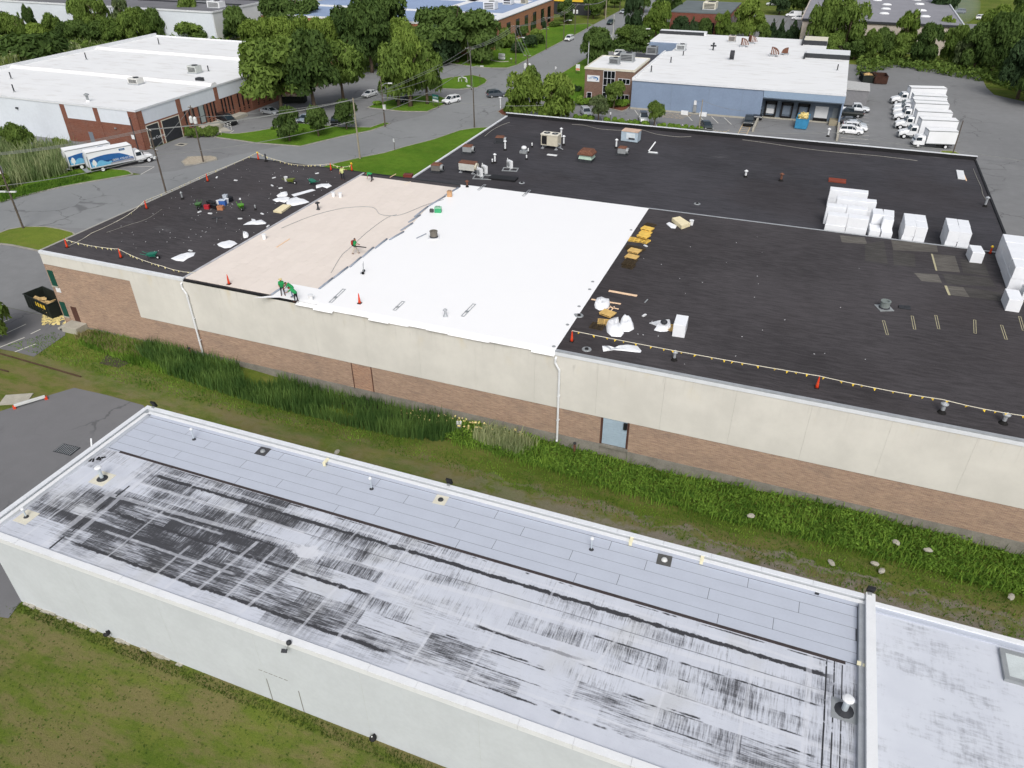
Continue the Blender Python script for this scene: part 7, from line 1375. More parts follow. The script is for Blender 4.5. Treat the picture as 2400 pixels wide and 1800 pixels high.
for u, v, s_, lb_ in ((1132,416,(2.6,1.8),'grey frame under the pair of white heat pumps'),(1196,398,(2.2,1.5),'grey frame under the single white heat pump')):
    w, d = s_; solo('support_frame', MB().box(-w/2,w/2,-d/2,-d/2+.15,0.01,.1).box(-w/2,w/2,d/2-.15,d/2,0.01,.1).box(-w/2,-w/2+.15,-d/2+.15,d/2-.15,0.01,.1).box(w/2-.15,w/2,-d/2+.15,d/2-.15,0.01,.1).box(-.08,.08,-d/2+.15,d/2-.15,0.01,.1), M_GREYM, lb_, 'frame', at(u, v, BZ), 0.2)
t = thing('condenser_unit','long pale condenser with a rusty top on feet beside the heat pumps','air conditioner', at(1098,404,BZ), 0.0); part('casing', MB().box(-1.2,1.1,-.6,.6,.45,1.35), paint(190,190,184, 0.5), t); part('top', MB().box(-1.2,1.2,-.6,.6,1.35,1.5), M_RUST, t); part('fan', MB().cyl((1.1,0,.95),(1.4,0,.95),.5,n=14), M_BEIGEM, t)
for x in (-1.0,.9):
    for y in (-.45,.45): part('foot', MB().box(x-.25,x+.25,y-.12,y+.12,0,.1).cyl((x,y,.1),(x,y,.46),.05), M_GALV, t)
solo('black_mat', MB().box(-1.9,1.9,-.8,.8,.02,.26), M_BLACKP, 'flat black curb left on the lower roof behind the membrane', 'roof curb', at(1180,420,BZ), 0.05)

# fittings on the front roof
cap_vent('galvanised capped vent on the front roof edge, nearest the fish shaped sheet', 1580,844, ZB, 0.75, 0.12, M_GALV); cap_vent('galvanised capped vent on the front edge near the frame edge, first of two', 2207,967, ZB, 0.75, 0.14, M_GALV, pad=M_RUBBER); cap_vent('galvanised capped vent on the front edge, nearest the frame edge', 2351,992, ZB, 0.75, 0.14, M_GALV, pad=M_RUBBER)
cap_vent('grey capped vent standing on the near membrane', 1044,741, ZM, 0.6, 0.1, M_GALV, pad=M_GALV); cap_vent('black pipe with a wide cap on the tan boards', 746,491, ZI, 0.8, 0.1, M_DKFRAME, 0.3, pad=M_DKFRAME); cap_vent('grey capped pipe on the bare black roof behind the tools', 428,467, ZB, 0.8, 0.1, M_GREYM, 0.16); cap_vent('leaning black flue at the far point of the black roof', 624,378, ZB, 0.9, 0.12, M_DKFRAME, 0.14); cap_vent('dark pipe at the far edge of the membrane', 1095,438, ZM, 0.7, 0.1, M_RUST, 0.25)
cap_vent('thin pipe with a ring base on the bare black roof', 599,492, ZB, 0.45, 0.07, M_GREYM, 0.1)
def drum(label, u, v, z, mat, pad):
    t = thing('roof_drum_vent', label, 'roof vent', at(u, v, z), 0.4); part('drum', MB().lathe((0,0,.15), [(.42,0),(.42,.5),(.46,.52),(.46,.6),(.30,.6),(.30,.45),(.02,.45)], 14), mat, t); part('pad', MB().box(-.65,.65,-.65,.65,0,.05), pad, t); part('collar', MB().lathe((0,0,.05), [(.5,0),(.44,.12)], 14), M_DKFRAME, t)
drum('open round vent with a square pad on the open black roof', 2072,722, ZB, paint(120,128,126, 0.7), M_GREYM); drum('open dark vent drum standing in the white membrane', 1017,556, ZM, paint(110,106,98, 0.8), M_WHITE)
solo('old_flashing', MB().box(-.5,.5,-.3,.3,.01,.12).obox((.2,.2,.1),(.5,.2,.1),0.5), M_DKFRAME, 'lump of old flashing beside the open round vent', 'flashing', at(2120,722,ZB)); 
for u, v, lb_ in ((1375,819,'round roof drain on the front edge beside the white membrane'),(1357,740,'round roof drain beside the membrane edge, by the bags'),(1223,429,'round roof drain on the lower roof behind the membrane'),(1634,478,'round roof drain on the lower roof near the step')):
    t = thing('roof_drain', lb_, 'roof drain', at(u, v, BZ if v < 500 else ZB), 0, 'round roof drains'); part('ring', MB().lathe((0,0,0), [(.42,0.01),(.40,.05),(.2,.06),(.2,.02)], 14), M_GREYM, t); part('strainer', MB().lathe((0,0,0), [(.18,.01),(.15,.14),(.03,.2)], 10), M_BLACKP, t)
for k, (u, v) in enumerate(((1389,660),(1382,678),(1357,718),(1349,737),(1330,761),(1298,812),(1479,539))):
    solo('fixing_plate', MB().lathe((0,0,0), [(.16,0.0),(.16,.02),(.02,.05)], 10), M_GREYM, ('fifth','fourth','third','second','sixth','first','seventh')[[2,1,4,3,0,5,6][k]] + ' round fixing plate along the membrane edge, counted from the wall', 'fixing plate', at(u, v, ZM+0.005), 0, 'fixing plates along the membrane edge')
# tape marks and old felt patches left on the black roof
M_PATCH = m_black('old_felt_patch', (98,95,90)); M_PATCH2 = m_black('old_felt_patch_dark', (72,70,68)); M_MARK = paint(176,170,140, 0.85, 0.15, 0.2, 4)
E4 = lambda L: [(1850+x*.2486, 380+y*.2486) for x, y in L]
for i, L in enumerate(([(475,690),(710,710),(735,775),(495,755)],[(715,770),(890,740),(930,960),(715,930)],[(960,735),(1390,780),(1400,850),(980,830)],[(975,835),(1180,865),(1190,985),(985,970)],[(1335,865),(1560,885),(1610,1040),(1385,1025)],[(1610,915),(1830,940),(1890,1080),(1640,1045)],[(1175,1045),(1400,1060),(1440,1140),(1245,1120)],[(1440,1050),(1890,1090),(1945,1175),(1490,1150)],[(1460,1165),(1640,1180),(1700,1275),(1520,1255)],[(1645,1180),(1990,1230),(2000,1310),(1700,1275)])):
    P = [at(*q, ZB) for q in E4(L)]; struct('felt_patch', MB().prism([(q.x, q.y) for q in P], None, ZB+0.006+0.001*i), (M_PATCH, M_PATCH2)[i % 2 if i not in (0, 4) else 0])
for i, L in enumerate(([(478,690),(515,692),(530,755),(498,755)],[(1460,1165),(1485,1166),(1520,1257),(1498,1254)],[(1335,865),(1352,868),(1395,1025),(1378,1022)])):
    P = [at(*q, ZB) for q in E4(L)]; struct('felt_strip', MB().prism([(q.x, q.y) for q in P], None, ZB+0.018), M_MARK if i else M_PATCH)
F6 = lambda x, y: at(1800+x*.2712, 700+y*.2712, ZB)
for i, (a, b) in enumerate((((998,190),(1032,312)),((1246,150),(1268,265)),((1450,145),(1476,262)),((1786,185),(1790,300)),((2018,230),(2058,352)),((2175,155),(2208,275)))):
    p, q = F6(*a), F6(*b); d = (q-p).normalized(); n = Vector((-d.y, d.x, 0))
    for s in (-.09, .09): stripe(p+n*s, q+n*s, 0.05, M_MARK, ZB+0.008, 'tape_mark')
    stripe(p-n*.12, p+n*.12, 0.05, M_MARK, ZB+0.012, 'tape_mark'); stripe(q-n*.12, q+n*.12, 0.05, M_MARK, ZB+0.012, 'tape_mark')

# ------------------------------------------------------------------ people
M_SKIN = paint(150,104,80, 0.6, 0.3, 0.06, 6); M_SHIRTG = paint(46,150,88, 0.8, 0.15, 0.08, 5); M_JEANS = paint(108,134,160, 0.85, 0.15, 0.1, 5); M_PANTS = paint(40,42,48, 0.85, 0.15, 0.12, 5); M_KHAKI = paint(196,186,172, 0.85, 0.15, 0.08, 5); M_SHOE = paint(92,56,44, 0.7, 0.2, 0.1, 5); M_HAIR = paint(26,22,20, 0.7, 0.2, 0.2, 8); M_SHIRTY = paint(198,204,140, 0.8, 0.15, 0.08, 5); M_HAT = paint(206,190,140, 0.8, 0.15, 0.1, 5)
def person(label, loc, rz, J, shirt, pants, sleeve=0.55, hair=M_HAIR, hat=None, held=None):
    """one continuous body grown from joints J (local metres, facing +x), coloured by limb"""
    V_ = lambda k: Vector(J[k]); mb = MB(); segs = []
    def limb(a, b, r0, r1, mi, k=6):
        a, b = Vector(a), Vector(b); mb.tube([a.lerp(b, i/k) for i in range(k+1)], [r0+(r1-r0)*i/k for i in range(k+1)], 10); mb.ball(a, r0, 8, 6); mb.ball(b, r1, 8, 6); segs.append((a, b, mi, max(r0, r1)))
    pel, ch, nk, hdp = V_('pelvis'), V_('chest'), V_('neck'), V_('head'); side = Vector((0, 1, 0)); fw = (hdp-nk).cross(side) if False else Vector((1, 0, 0))
    for s in (-1, 1):
        o = side*s*0.075; limb(pel+o, ch+o*1.15, .125, .135, 2); limb(ch+o*1.1, nk+side*s*0.10-(nk-ch)*0.12, .13, .085, 2)
    limb(pel, ch, .14, .15, 2); limb(nk, hdp, .062, .062, 0); up = (hdp-nk).normalized(); face = V_('face').normalized()
    mb.ball(hdp+up*0.06, .108, 12, 9, (1, .86, 1.12)); segs.append((hdp, hdp+up*0.12, 0, .1)); mb.ball(hdp+face*0.105+up*0.03, .02, 6, 5); mb.ball(hdp+face*0.07-up*0.02, .06, 8, 6)
    for s in (-1, 1): mb.ball(hdp+side*s*0.095+up*0.05, .028, 6, 5)
    for sd, s in (('l', 1), ('r', -1)):
        hip, kn, an = V_('hip_'+sd), V_('knee_'+sd), V_('ankle_'+sd); limb(pel+side*s*0.05, hip, .12, .105, 1); limb(hip, kn, .10, .07, 1); limb(kn, an, .068, .05, 1); limb(an, an+Vector((0.16, s*0.02, -0.05)), .05, .042, 3); limb(an-Vector((0.03, 0, 0.04)), an+Vector((0.05,0,-0.05)), .048, .045, 3)
        sh, el, wr = V_('shoulder_'+sd), V_('elbow_'+sd), V_('wrist_'+sd); limb(nk+side*s*0.08-(nk-ch)*0.15, sh, .085, .08, 2); mid = sh.lerp(el, sleeve*1.4 if sleeve < .7 else 1); limb(sh, mid, .068, .055, 2); limb(mid, el, .05, .043, 0 if sleeve < .7 else 2); limb(el, wr, .043, .03, 0)
        d = (wr-el).normalized(); lat = d.cross(Vector((0, 0, 1))); lat = lat.normalized() if lat.length > .1 else Vector((0, 1, 0)); nrm = lat.cross(d).normalized()
        limb(wr, wr+d*0.085, .03, .036, 0, 3)
        for k, (off, ln) in enumerate(((-.033,.062),(-.011,.075),(.011,.07),(.033,.055))):
            b0 = wr+d*0.085+lat*off; b1 = b0+d*ln*.55-nrm*.012; b2 = b1+d*ln*.4-nrm*.035; limb(b0, b1, .0115, .0105, 0, 2); limb(b1, b2, .0105, .009, 0, 2)
        t0 = wr+d*0.03+lat*s*.03; limb(t0, t0+d*.04+lat*s*.03-nrm*.015, .013, .011, 0, 2); limb(t0+d*.04+lat*s*.03-nrm*.015, t0+d*.07+lat*s*.03-nrm*.03, .011, .009, 0, 2)
    me = mb.mesh('person', [M_SKIN, pants, shirt, M_SHOE]); o = link('person', me); md = o.modifiers.new('r', 'REMESH'); md.mode = 'VOXEL'; md.voxel_size = 0.0105; md.use_smooth_shade = True; sm_ = o.modifiers.new('s', 'SMOOTH'); sm_.factor = 0.4; sm_.iterations = 2
    dg = bpy.context.evaluated_depsgraph_get(); nm = bpy.data.meshes.new_from_object(o.evaluated_get(dg)); o.modifiers.clear(); o.data = nm; nm.materials.clear()
    for m in (M_SKIN, pants, shirt, M_SHOE): nm.materials.append(m)
    n = len(nm.polygons); co = np.empty(n*3); nm.polygons.foreach_get('center', co); co = co.reshape(n, 3); best = np.full(n, 1e9); mi = np.zeros(n, np.int32)
    for a, b, k, r in segs:
        a_, b_ = np.array(a), np.array(b); ab = b_-a_; t = np.clip(((co-a_) @ ab)/(ab @ ab+1e-9), 0, 1); dd = np.linalg.norm(co-(a_+t[:, None]*ab), axis=1)-r*0.9; w = dd < best; best[w] = dd[w]; mi[w] = k
    nm.polygons.foreach_set('material_index', mi); nm.update(); o.location = loc; o.rotation_euler = (0, 0, rz); tag(o, label, 'person', 'roofers at work')
    c = hdp+up*0.075-face*0.012
    hb = MB().ball(c, .118, 12, 8, (1.0,.9,1.05)); part('hair', MB().add([(x, y, z) for x, y, z in hb.v], [f for f in hb.f if all((Vector(hb.v[i])-c).dot(up*0.9-face*0.75) > -.012 for i in f)]), hair, o, smooth=True)
    if hat: part('hat', MB().ball(hdp+up*0.13, .118, 12, 6, (1,.95,.7)).lathe(hdp+up*0.12, [(.19,0),(.19,.015),(.1,.03)], 14), hat, o)
    return o
def pose(lean=0.0, legs=((0.0,0.0),(0.0,0.0)), arms=((0.2,-0.35),(0.2,-0.35)), hipz=0.92, headdown=0.0, stance=0.1, wrist=None):
    """lean: forward bend of the trunk; legs: (thigh swing, knee bend) of left and right"""
    J = {'pelvis': (0,0,hipz)}; L = lambda a, l: Vector((math.sin(a)*l, 0, math.cos(a)*l)); P0 = Vector((0,0,hipz)); ch = P0+L(lean*0.85, .32); nk = ch+L(lean, .22); hdp = nk+L(min(lean+headdown, 1.9), .15)
    J.update(chest=ch, neck=nk, head=hdp, face=Vector((math.cos(lean+headdown*0.8), 0, -math.sin(lean+headdown*0.8))))
    for sd, s, (th, kb), (aa, eb) in (('l', 1, *( (legs[0], arms[0]) )), ('r', -1, *( (legs[1], arms[1]) ))):
        hip = P0+Vector((0, s*stance, -.05)); kn = hip+Vector((math.sin(th)*.41, s*stance*.3, -math.cos(th)*.41)); an = kn+Vector((math.sin(th-kb)*.40, s*stance*.3, -math.cos(th-kb)*.40)); J.update({'hip_'+sd: hip, 'knee_'+sd: kn, 'ankle_'+sd: an})
        sh = nk+Vector((0, s*.19, -.03))-L(lean, .02); el = sh+Vector((math.sin(aa)*.28, s*.06, -math.cos(aa)*.28)); wr = el+Vector((math.sin(aa-eb)*.25, -s*.02, -math.cos(aa-eb)*.25)); J.update({'shoulder_'+sd: sh, 'elbow_'+sd: el, 'wrist_'+sd: wr})
    zmin = min(J['ankle_l'][2], J['ankle_r'][2])-0.095
    for k in J:
        if k != 'face': J[k] = Vector(J[k])-Vector((0,0,zmin))
    if wrist: wrist(J)
    return J
pb = person('roofer in a green shirt and pale trousers walking the tan boards with a backpack blower', at(834,595,ZI), math.radians(12), pose(0.12, ((0.35,0.15),(-0.3,0.25)), ((0.3,-0.9),(0.5,-1.1)), 0.9), M_SHIRTG, M_KHAKI)
pk = thing('leaf_blower', 'red and black backpack blower carried by the walking roofer', 'leaf blower', at(834,595,ZI)+Vector((0,0,0)), math.radians(12)); part('engine', MB().obox((-.2,0,1.28),(.26,.34,.42),0,0,0.1), paint(150,46,36, 0.5), pk); part('frame', MB().obox((-.09,0,1.26),(.06,.36,.5),0,0,0.1), M_TRIM, pk); part('nozzle', MB().tube([(-.2,-.22,1.05),(.05,-.3,1.0),(.5,-.28,1.0),(1.35,-.2,.9)], [.07,.07,.065,.05], 8), M_TRIM, pk)
person('roofer standing upright in a green shirt, straw hat and black trousers', at(664,692,ZI), math.radians(-50), pose(0.06, ((0.06,0.02),(-0.05,0.03)), ((0.35,-1.2),(0.35,-1.3)), .92, 0.25), M_SHIRTG, M_PANTS, hat=M_HAT)
person('roofer in a green shirt and jeans bending to pull the membrane fold', at(689,695,ZM), math.radians(205), pose(0.85, ((0.3,0.35),(0.05,0.25)), ((0.75,-0.35),(0.85,-0.2)), .88, 0.3), M_SHIRTG, M_JEANS)
person('roofer in a green shirt and black trousers stooping nearest the open flap', at(696,707,ZM), math.radians(190), pose(0.95, ((0.25,0.25),(0.0,0.1)), ((0.9,-0.3),(0.8,-0.35)), .9, 0.2), M_SHIRTG, M_PANTS)
person('roofer in a green shirt bent double at the far end of the tan boards', at(872,424,ZI), math.radians(215), pose(1.45, ((0.15,0.15),(-0.2,0.05)), ((0.15,-0.1),(0.05,-0.15)), .92, 0.1, 0.14), M_SHIRTG, M_PANTS)
def reach(J):
    J['elbow_l'] = J['shoulder_l']+Vector((.1,.27,-.02)); J['wrist_l'] = J['elbow_l']+Vector((.05,.24,.02))
person('worker in a pale yellow shirt holding out the pennant line by the cones', at(804,421,ZB), math.radians(-80), pose(0.05, ((0.2,0.02),(-0.18,0.02)), ((0.3,-0.3),(0.3,-0.6)), .9, 0.1, 0.16, reach), M_SHIRTY, M_PANTS, sleeve=1.0)
# ------------------------------------------------------------------ utility poles, wires, lamps, signs
M_POLE = paint(92,84,76, 0.9, 0.15, 0.2, 2); M_POLEL = paint(150,142,126, 0.85, 0.15, 0.12, 2); M_WIRE = paint(132,134,132, 0.6, 0.3, 0.05, 1); M_INS = paint(206,208,206, 0.4, 0.4, 0.05, 2)
def vtop(base, u, v):
    """top of something upright: same ground distance as its foot, on the sight line through (u, v)"""
    d = FWD*FOC + RGT*(u-1200) - UPV*(v-900); k = math.hypot(base.x, base.y)/math.hypot(d.x, d.y); return CAM_H + d.z*k
def pole(label, u, v, tu, tv, arms=(), lamp=None, trans=0, mat=None, r=0.15, az=0.0, h=None):
    p = at(u, v); h = h or vtop(p, tu, tv); t = thing('utility_pole', label, 'utility pole', p, az, 'utility poles along the street')
    part('pole', MB().cyl((0,0,-.1),(0,0,h),r,r*0.68,10), mat or M_POLE, t)
    for z, L in arms:
        a = part('crossarm', MB().box(-L/2,L/2,-.16,-.04,h-z-.06,h-z+.06), mat or M_POLE, t); ins = MB()
        for x in (-L/2+.1, -L/4, L/4, L/2-.1): ins.lathe((x,-.1,h-z+.06), [(.05,0),(.06,.1),(.02,.16)], 6)
        part('insulator', ins, M_INS, a)
    if lamp:
        z, L, dr = lamp; c, s = math.cos(dr), math.sin(dr); arm = part('lamp_arm', MB().tube([(0,0,z-.5),(c*L*.5,s*L*.5,z),(c*L,s*L,z+.05)], .05, 6), M_GALV, t); part('lamp_head', MB().obox((c*(L+.25),s*(L+.25),z+.03),(.85,.34,.2),dr), M_INS, arm)
    for k in range(trans): x = (-.55, .55)[k]; part('transformer', MB().lathe((x,-.1,h-3.0), [(.3,0),(.32,.1),(.32,.95),(.22,1.08),(.06,1.2)], 12), M_INS, t)
    t['h'] = round(h, 2); return p, h
PO = {}
PO['a'] = pole('dark utility pole with a transformer at the photo edge, on the dry grass island', 55,536, 0,0, ((.4,2.4),(1.6,2.0)), None, 1, az=-.6, h=11.2); q = PO['a'][0]
t = thing('twin_floodlight','pair of white lamp heads low on the pole at the photo edge','street lamp', q+Vector((0,0,5.6)), 0.3); part('head', MB().obox((-.75,-.2,.1),(.9,.3,.16)), M_INS, t); part('head', MB().obox((.75,-.2,.1),(.9,.3,.16)), M_INS, t); part('bracket', MB().box(-.4,.4,-.24,-.13,0,.1), M_GALV, t)
PO['b'] = pole('utility pole with two crossarms in front of the garage doors', 390,453, 350,300, ((.3,1.8),(3.3,2.6)), (6.2,1.0,-.6), az=-.4); PO['c'] = pole('utility pole with two white transformers on the gravel island', 477,380, 450,247, ((.3,1.2),), None, 2, az=-.2)
PO['d'] = pole('bare pale wooden pole leaning by the lawn corner', 844,373, 830,230, (), None, 0, M_POLEL, .17); PO['e'] = pole('utility pole with a curved lamp arm and a white box on the grass strip', 903,297, 896,179, (), (8.6,1.6,.35)); q = PO['e'][0]; solo('meter_cabinet', MB().box(-.25,.25,-.2,.2,0,.8).box(-.3,.3,-.25,.25,.8,.86), M_INS, 'white box fixed on the pole with the curved lamp arm', 'cabinet', q+Vector((.35,-.2,3.6)))
PO['f'] = pole('dark utility pole on the lawn edge beside the black roof', 1112,300, 1106,204, (), (8.0,1.4,2.6)); PO['g'] = pole('utility pole with a long lamp arm on the meter island', 1105,211, 1102,108, ((.6,2.4),), (5.6,2.6,.1))
PO['h'] = pole('utility pole with a round lamp at the edge of the crossroads lawn', 1097,150, 1093,69, ((.3,2.2),(1.8,1.2)), (6.6,1.1,2.7)); PO['i'] = pole('tall utility pole with slanting wires on the crossroads lawn', 1209,151, 1207,58, ((.4,2.4),), (7.0,1.9,.1)); PO['j'] = pole('utility pole with two transformers behind the bright trees', 1236,228, 1231,128, ((.3,1.8),), None, 2)
PO['k'] = pole('utility pole on the long lawn beside the road, nearest the crossroads', 1280,117, 1285,39, ((.4,2.2),(3.4,1.6))); PO['l'] = pole('utility pole with a lamp arm beside the white suv on the road', 1321,95, 1324,26, ((.4,2.2),), (6.0,1.8,.1)); PO['m'] = pole('dark utility pole with transformers farther up the road', 1347,81, 1348,8, ((.3,2.4),), None, 2); PO['n'] = pole('utility pole with white fittings before the far side road', 1377,68, 1378,8, ((.3,2.4),))
PO['o'] = pole('pale wooden pole at the far side road corner', 1419,47, 1420,-12, (), None, 0, M_POLEL, .2); PO['p'] = pole('thin pole on the far lawn by the road end', 1452,30, 1452,2); PO['q'] = pole('pale pole on the office side of the road', 1436,94, 1436,34, (), None, 0, paint(182,182,176, 0.7)); PO['r'] = pole('thin wooden pole standing in the shrub bed', 1637,312, 1639,233, (), None, 0, M_POLEL, .12); PO['s'] = pole('leaning wooden pole beside the short nosed truck', 2231,366, 2243,281, (), None, 0, M_POLE, .13)
p = at(1513,114); h = vtop(p, 1513, 66); t = thing('floodlight_mast','mast with square floodlights behind the annex roof','light mast', p); part('mast', MB().cyl((0,0,0),(0,0,h),.12,.08), M_POLE, t)
for z in (0.1, 2.0, 4.2): part('lamp_head', MB().obox((.3,-.2,h-z),(1.3,.5,.25),.4), M_INS, t)
def wire(label, pts, sag=0.7, r=0.035, group='overhead wires'):
    Q = []; c = Vector(pts[0])
    for a, b in zip(pts, pts[1:]):
        a, b = Vector(a), Vector(b); L = (b-a).length
        for k in range(10): t = k/10; q = a.lerp(b, t); q.z -= sag*(L/40)*4*t*(1-t); Q.append(q-c)
    Q.append(Vector(pts[-1])-c); return solo('overhead_wire', MB().tube(Q, r, 4), M_WIRE, label, 'wire', c, 0, group)
T = lambda k, dz=-.3, dx=0, dy=0: PO[k][0]+Vector((dx, dy, PO[k][1]+dz))
far_w = Vector((-128, 56, 11))
for i, dx in enumerate((-.9, 0, .9)):
    lb_ = ('outer', 'middle', 'inner')[i]
    wire(lb_+' overhead wire from the photo edge past the garage doors to the pale pole', [far_w+Vector((dx, dx, 0)), T('a', -.2, dx, 0), T('b', -.2, dx*.8, dx*.3), T('d', -.25, dx*.2, dx*.2)]); wire(lb_+' overhead wire from the pale pole over the road to the meter island', [T('d', -.25, dx*.2, dx*.2), T('f', .1, dx*.3, dx*.3) if i == 1 else T('d', -.3).lerp(T('g', -.6), .5)+Vector((dx*.5, dx*.5, -.8)), T('g', -.5, dx, 0)], .5)
    wire(lb_+' overhead wire along the straight road lawn', [T('g', -.5, dx, 0), T('i', -.3, dx, 0), T('k', -.3, dx, 0), T('l', -.3, dx, 0), T('m', -.2, dx, 0), T('n', -.2, dx, 0), T('o', -1.5, 0, 0)], .9, .04)
    wire(lb_+' wire slanting from the lawn pole to the transformer pole', [T('i', -.4, dx, 0), T('j', -.2, dx*.8, 0)], .6)
wire('low telephone wire from the photo edge pole across the reeds', [far_w+Vector((0,0,-4)), T('a', -4.6), T('b', -4.2), T('d', -3.8), T('g', -4.2)], 1.0, .05); wire('low wire across the parked cars and strip trees', [T('c', -2.0), T('e', -3.2), T('g', -3.0)], .9, .04); wire('wire from the gravel island pole to the garage pole', [T('b', -3.3), T('c', -.3)], .4); wire('wire from the dark lawn pole to the bright trees', [T('f', -3.4), Vector((-52, 150, 4.5))], .5, .04); wire('guy wire from the dark lawn pole down to the black roof side', [T('f', -3.2), Vector((-54.5, 133, 0.2))], .1, .035); wire('wire from the dark lawn pole across the street to the strip', [T('f', -3.2), T('e', -4.0)], .5, .05)
wire('wire from the thin pole to the grey dock wall', [T('r', -.2), Vector((-14, 171.6, 1.6))], .9, .03); wire('wire from the thin pole to the meter boxes', [T('r', -.2), Vector((-24.6, 171.6, 3.0))], .9, .03); wire('cable hanging behind the black roof parapet', [T('r', -5.6), Vector((4, 160.6, 1.6)), T('s', -5.2), Vector((60, 150, 2.5))], .8, .06)
wire('wire from the round lamp pole to the flat topped tree side', [T('h', -.3), Vector((-130, 214, 9))], .8); wire('wire between the crossroads poles', [T('h', -2), T('g', -3)], .6)
# signs and small street things
def post_sign(label, u, v, h, w, sh, face, post=M_POLE, name='street_sign', cat='sign', posts=1, rz=0.0, group=None, z0=None):
    t = thing(name, label, cat, at(u, v), rz, group); z0 = h-sh if z0 is None else z0
    for x in ((0,) if posts == 1 else (-w*.42, w*.42)): part('post', MB().cyl((x,.05,0),(x,.05,h-.05 if posts == 1 else z0+.2),.05), post, t)
    part('panel', MB().box(-w/2,w/2,-.05,0.0,z0,z0+sh), face, t); return t
post_sign('small white sign on a post at the lawn corner by the long roof', 925,354, 2.3, .4, .6, M_WHITE, rz=-.5); post_sign('small white sign on a post beside the road, opposite the crossroads lawn', 1302,178, 2.3, .45, .6, M_WHITE, rz=-.4); post_sign('small sign on a post at the edge of the lawn by the monument sign', 1198,150, 1.6, .6, .35, paint(160,164,150, 0.6)); post_sign('small white sign on the kerb beside the far bend', 1431,99, 2.2, .4, .6, M_WHITE); post_sign('thin post on the meter island kerb', 1125,196, 2.2, .25, .4, paint(96,84,60, 0.7)); post_sign('white and blue parking sign in front of the office young tree', 1430,283, 1.8, .3, .5, M_WHITE)
t = post_sign('round topped white and orange sign on two legs beside the office', 1354,174, 2.4, 1.15, 1.5, M_WHITE, M_POLE, 'company_sign', 'sign', 2, -.2); part('arch', MB().prism([(.575*math.cos(math.pi*k/10), .575*math.sin(math.pi*k/10)*.45) for k in range(11)], -.05, 0.0), M_WHITE, t).location = (0, 0, 2.4); t.children[-1].rotation_euler = (math.radians(90), 0, 0); part('lower_panel', MB().box(-.55,.55,-.06,-.05,.95,1.5), paint(216,140,110, 0.6), t)
t = post_sign('green and white notice board on the tree island', 1022,252, 2.9, 1.9, 1.5, paint(24,94,86, 0.5), M_POLE, 'notice_sign', 'sign', 2, -.35, z0=1.3); part('white_band', MB().box(-.93,.93,-.06,-.05,1.32,1.75), M_WHITE, t); text_mesh('lettering', 'ALERIN', .5, M_WHITE, t, (0,-.06,2.2), (math.radians(90),0,0))
t = thing('monument_sign','low white two panel sign with a curved wall on the crossroads lawn','sign', at(1176,141), -.25); part('upper_panel', MB().box(-1.0,1.0,-.2,.2,1.15,1.75), M_WHITE, t); part('lower_panel', MB().box(-1.05,1.05,-.22,.22,.35,1.0), M_WHITE, t); part('plinth', MB().box(-.8,.8,-.15,.15,0,1.2), M_GREYM, t)
mb = MB(); R = [(3.2*math.cos(a), -1.0+2.0*math.sin(a)) for a in [math.pi*(1+k/10) for k in range(11)]]; mb.prism(R+[(x*.9, y*.9) for x, y in R[::-1]], 0, .25); part('planter', mb, M_CONC, t)
t = thing('bollard_light','white post with a flat top on the rounded corner bed','bollard', at(1173,254)); part('post', MB().cyl((0,0,0),(0,0,2.3),.12), M_WHITE, t); part('cap', MB().box(-.35,.35,-.2,.2,2.3,2.45), M_WHITE, t)
t = thing('flag_mast','thin white mast on the near corner of the office','mast', at(1376,196)); part('mast', MB().cyl((0,0,0),(0,0,9.6),.09,.06), M_WHITE, t); part('finial', MB().ball((0,0,9.65),.12), M_GREYM, t)
t = thing('gas_meter','white gas pipes inside the fence on the meter island','gas meter', at(1085,193)); part('pipe', MB().tube([(-1.2,0,0),(-1.2,0,.9),(-.2,0,1.2),(.9,0,1.1),(1.1,0,.6),(1.1,0,0)], .16, 8), M_INS, t); part('pipe', MB().tube([(-.6,.5,0),(-.6,.5,1.0),(.5,.5,1.0),(.5,.5,0)], .14, 8), M_INS, t); part('regulator', MB().lathe((-.2,0,1.2), [(.1,0),(.4,.15),(.4,.25),(.1,.4)], 10), M_GREYM, t)
def bollard(label, u, v): t = thing('bollard', label, 'bollard', at(u, v), 0, 'yellow bollards at the garage'); part('post', MB().cyl((0,0,0),(0,0,1.15),.11,n=10), M_YELLOW, t); part('cap', MB().ball((0,0,1.15),.11,8,5,(1,1,.6)), M_YELLOW, t)
for u, v, lb_ in ((345,347,'yellow bollard at the brick corner of the garage'),(383,330,'yellow bollard between the garage doors'),(390,333,'second yellow bollard between the garage doors'),(396,331,'third yellow bollard between the garage doors'),(435,316,'yellow bollard at the far end of the garage'),(174,328,'yellow bollard by the white wall end'),(179,328,'second yellow bollard by the white wall end')): bollard(lb_, u, v)
t = thing('utility_cover','square concrete cover with a dark hatch in the garage forecourt','manhole', at(425,339)); part('frame', MB().box(-1,1,-.8,.8,0.015,.05), M_CONC, t); part('hatch', MB().box(-.6,.6,-.4,.4,.05,.06), M_DKFRAME, t)
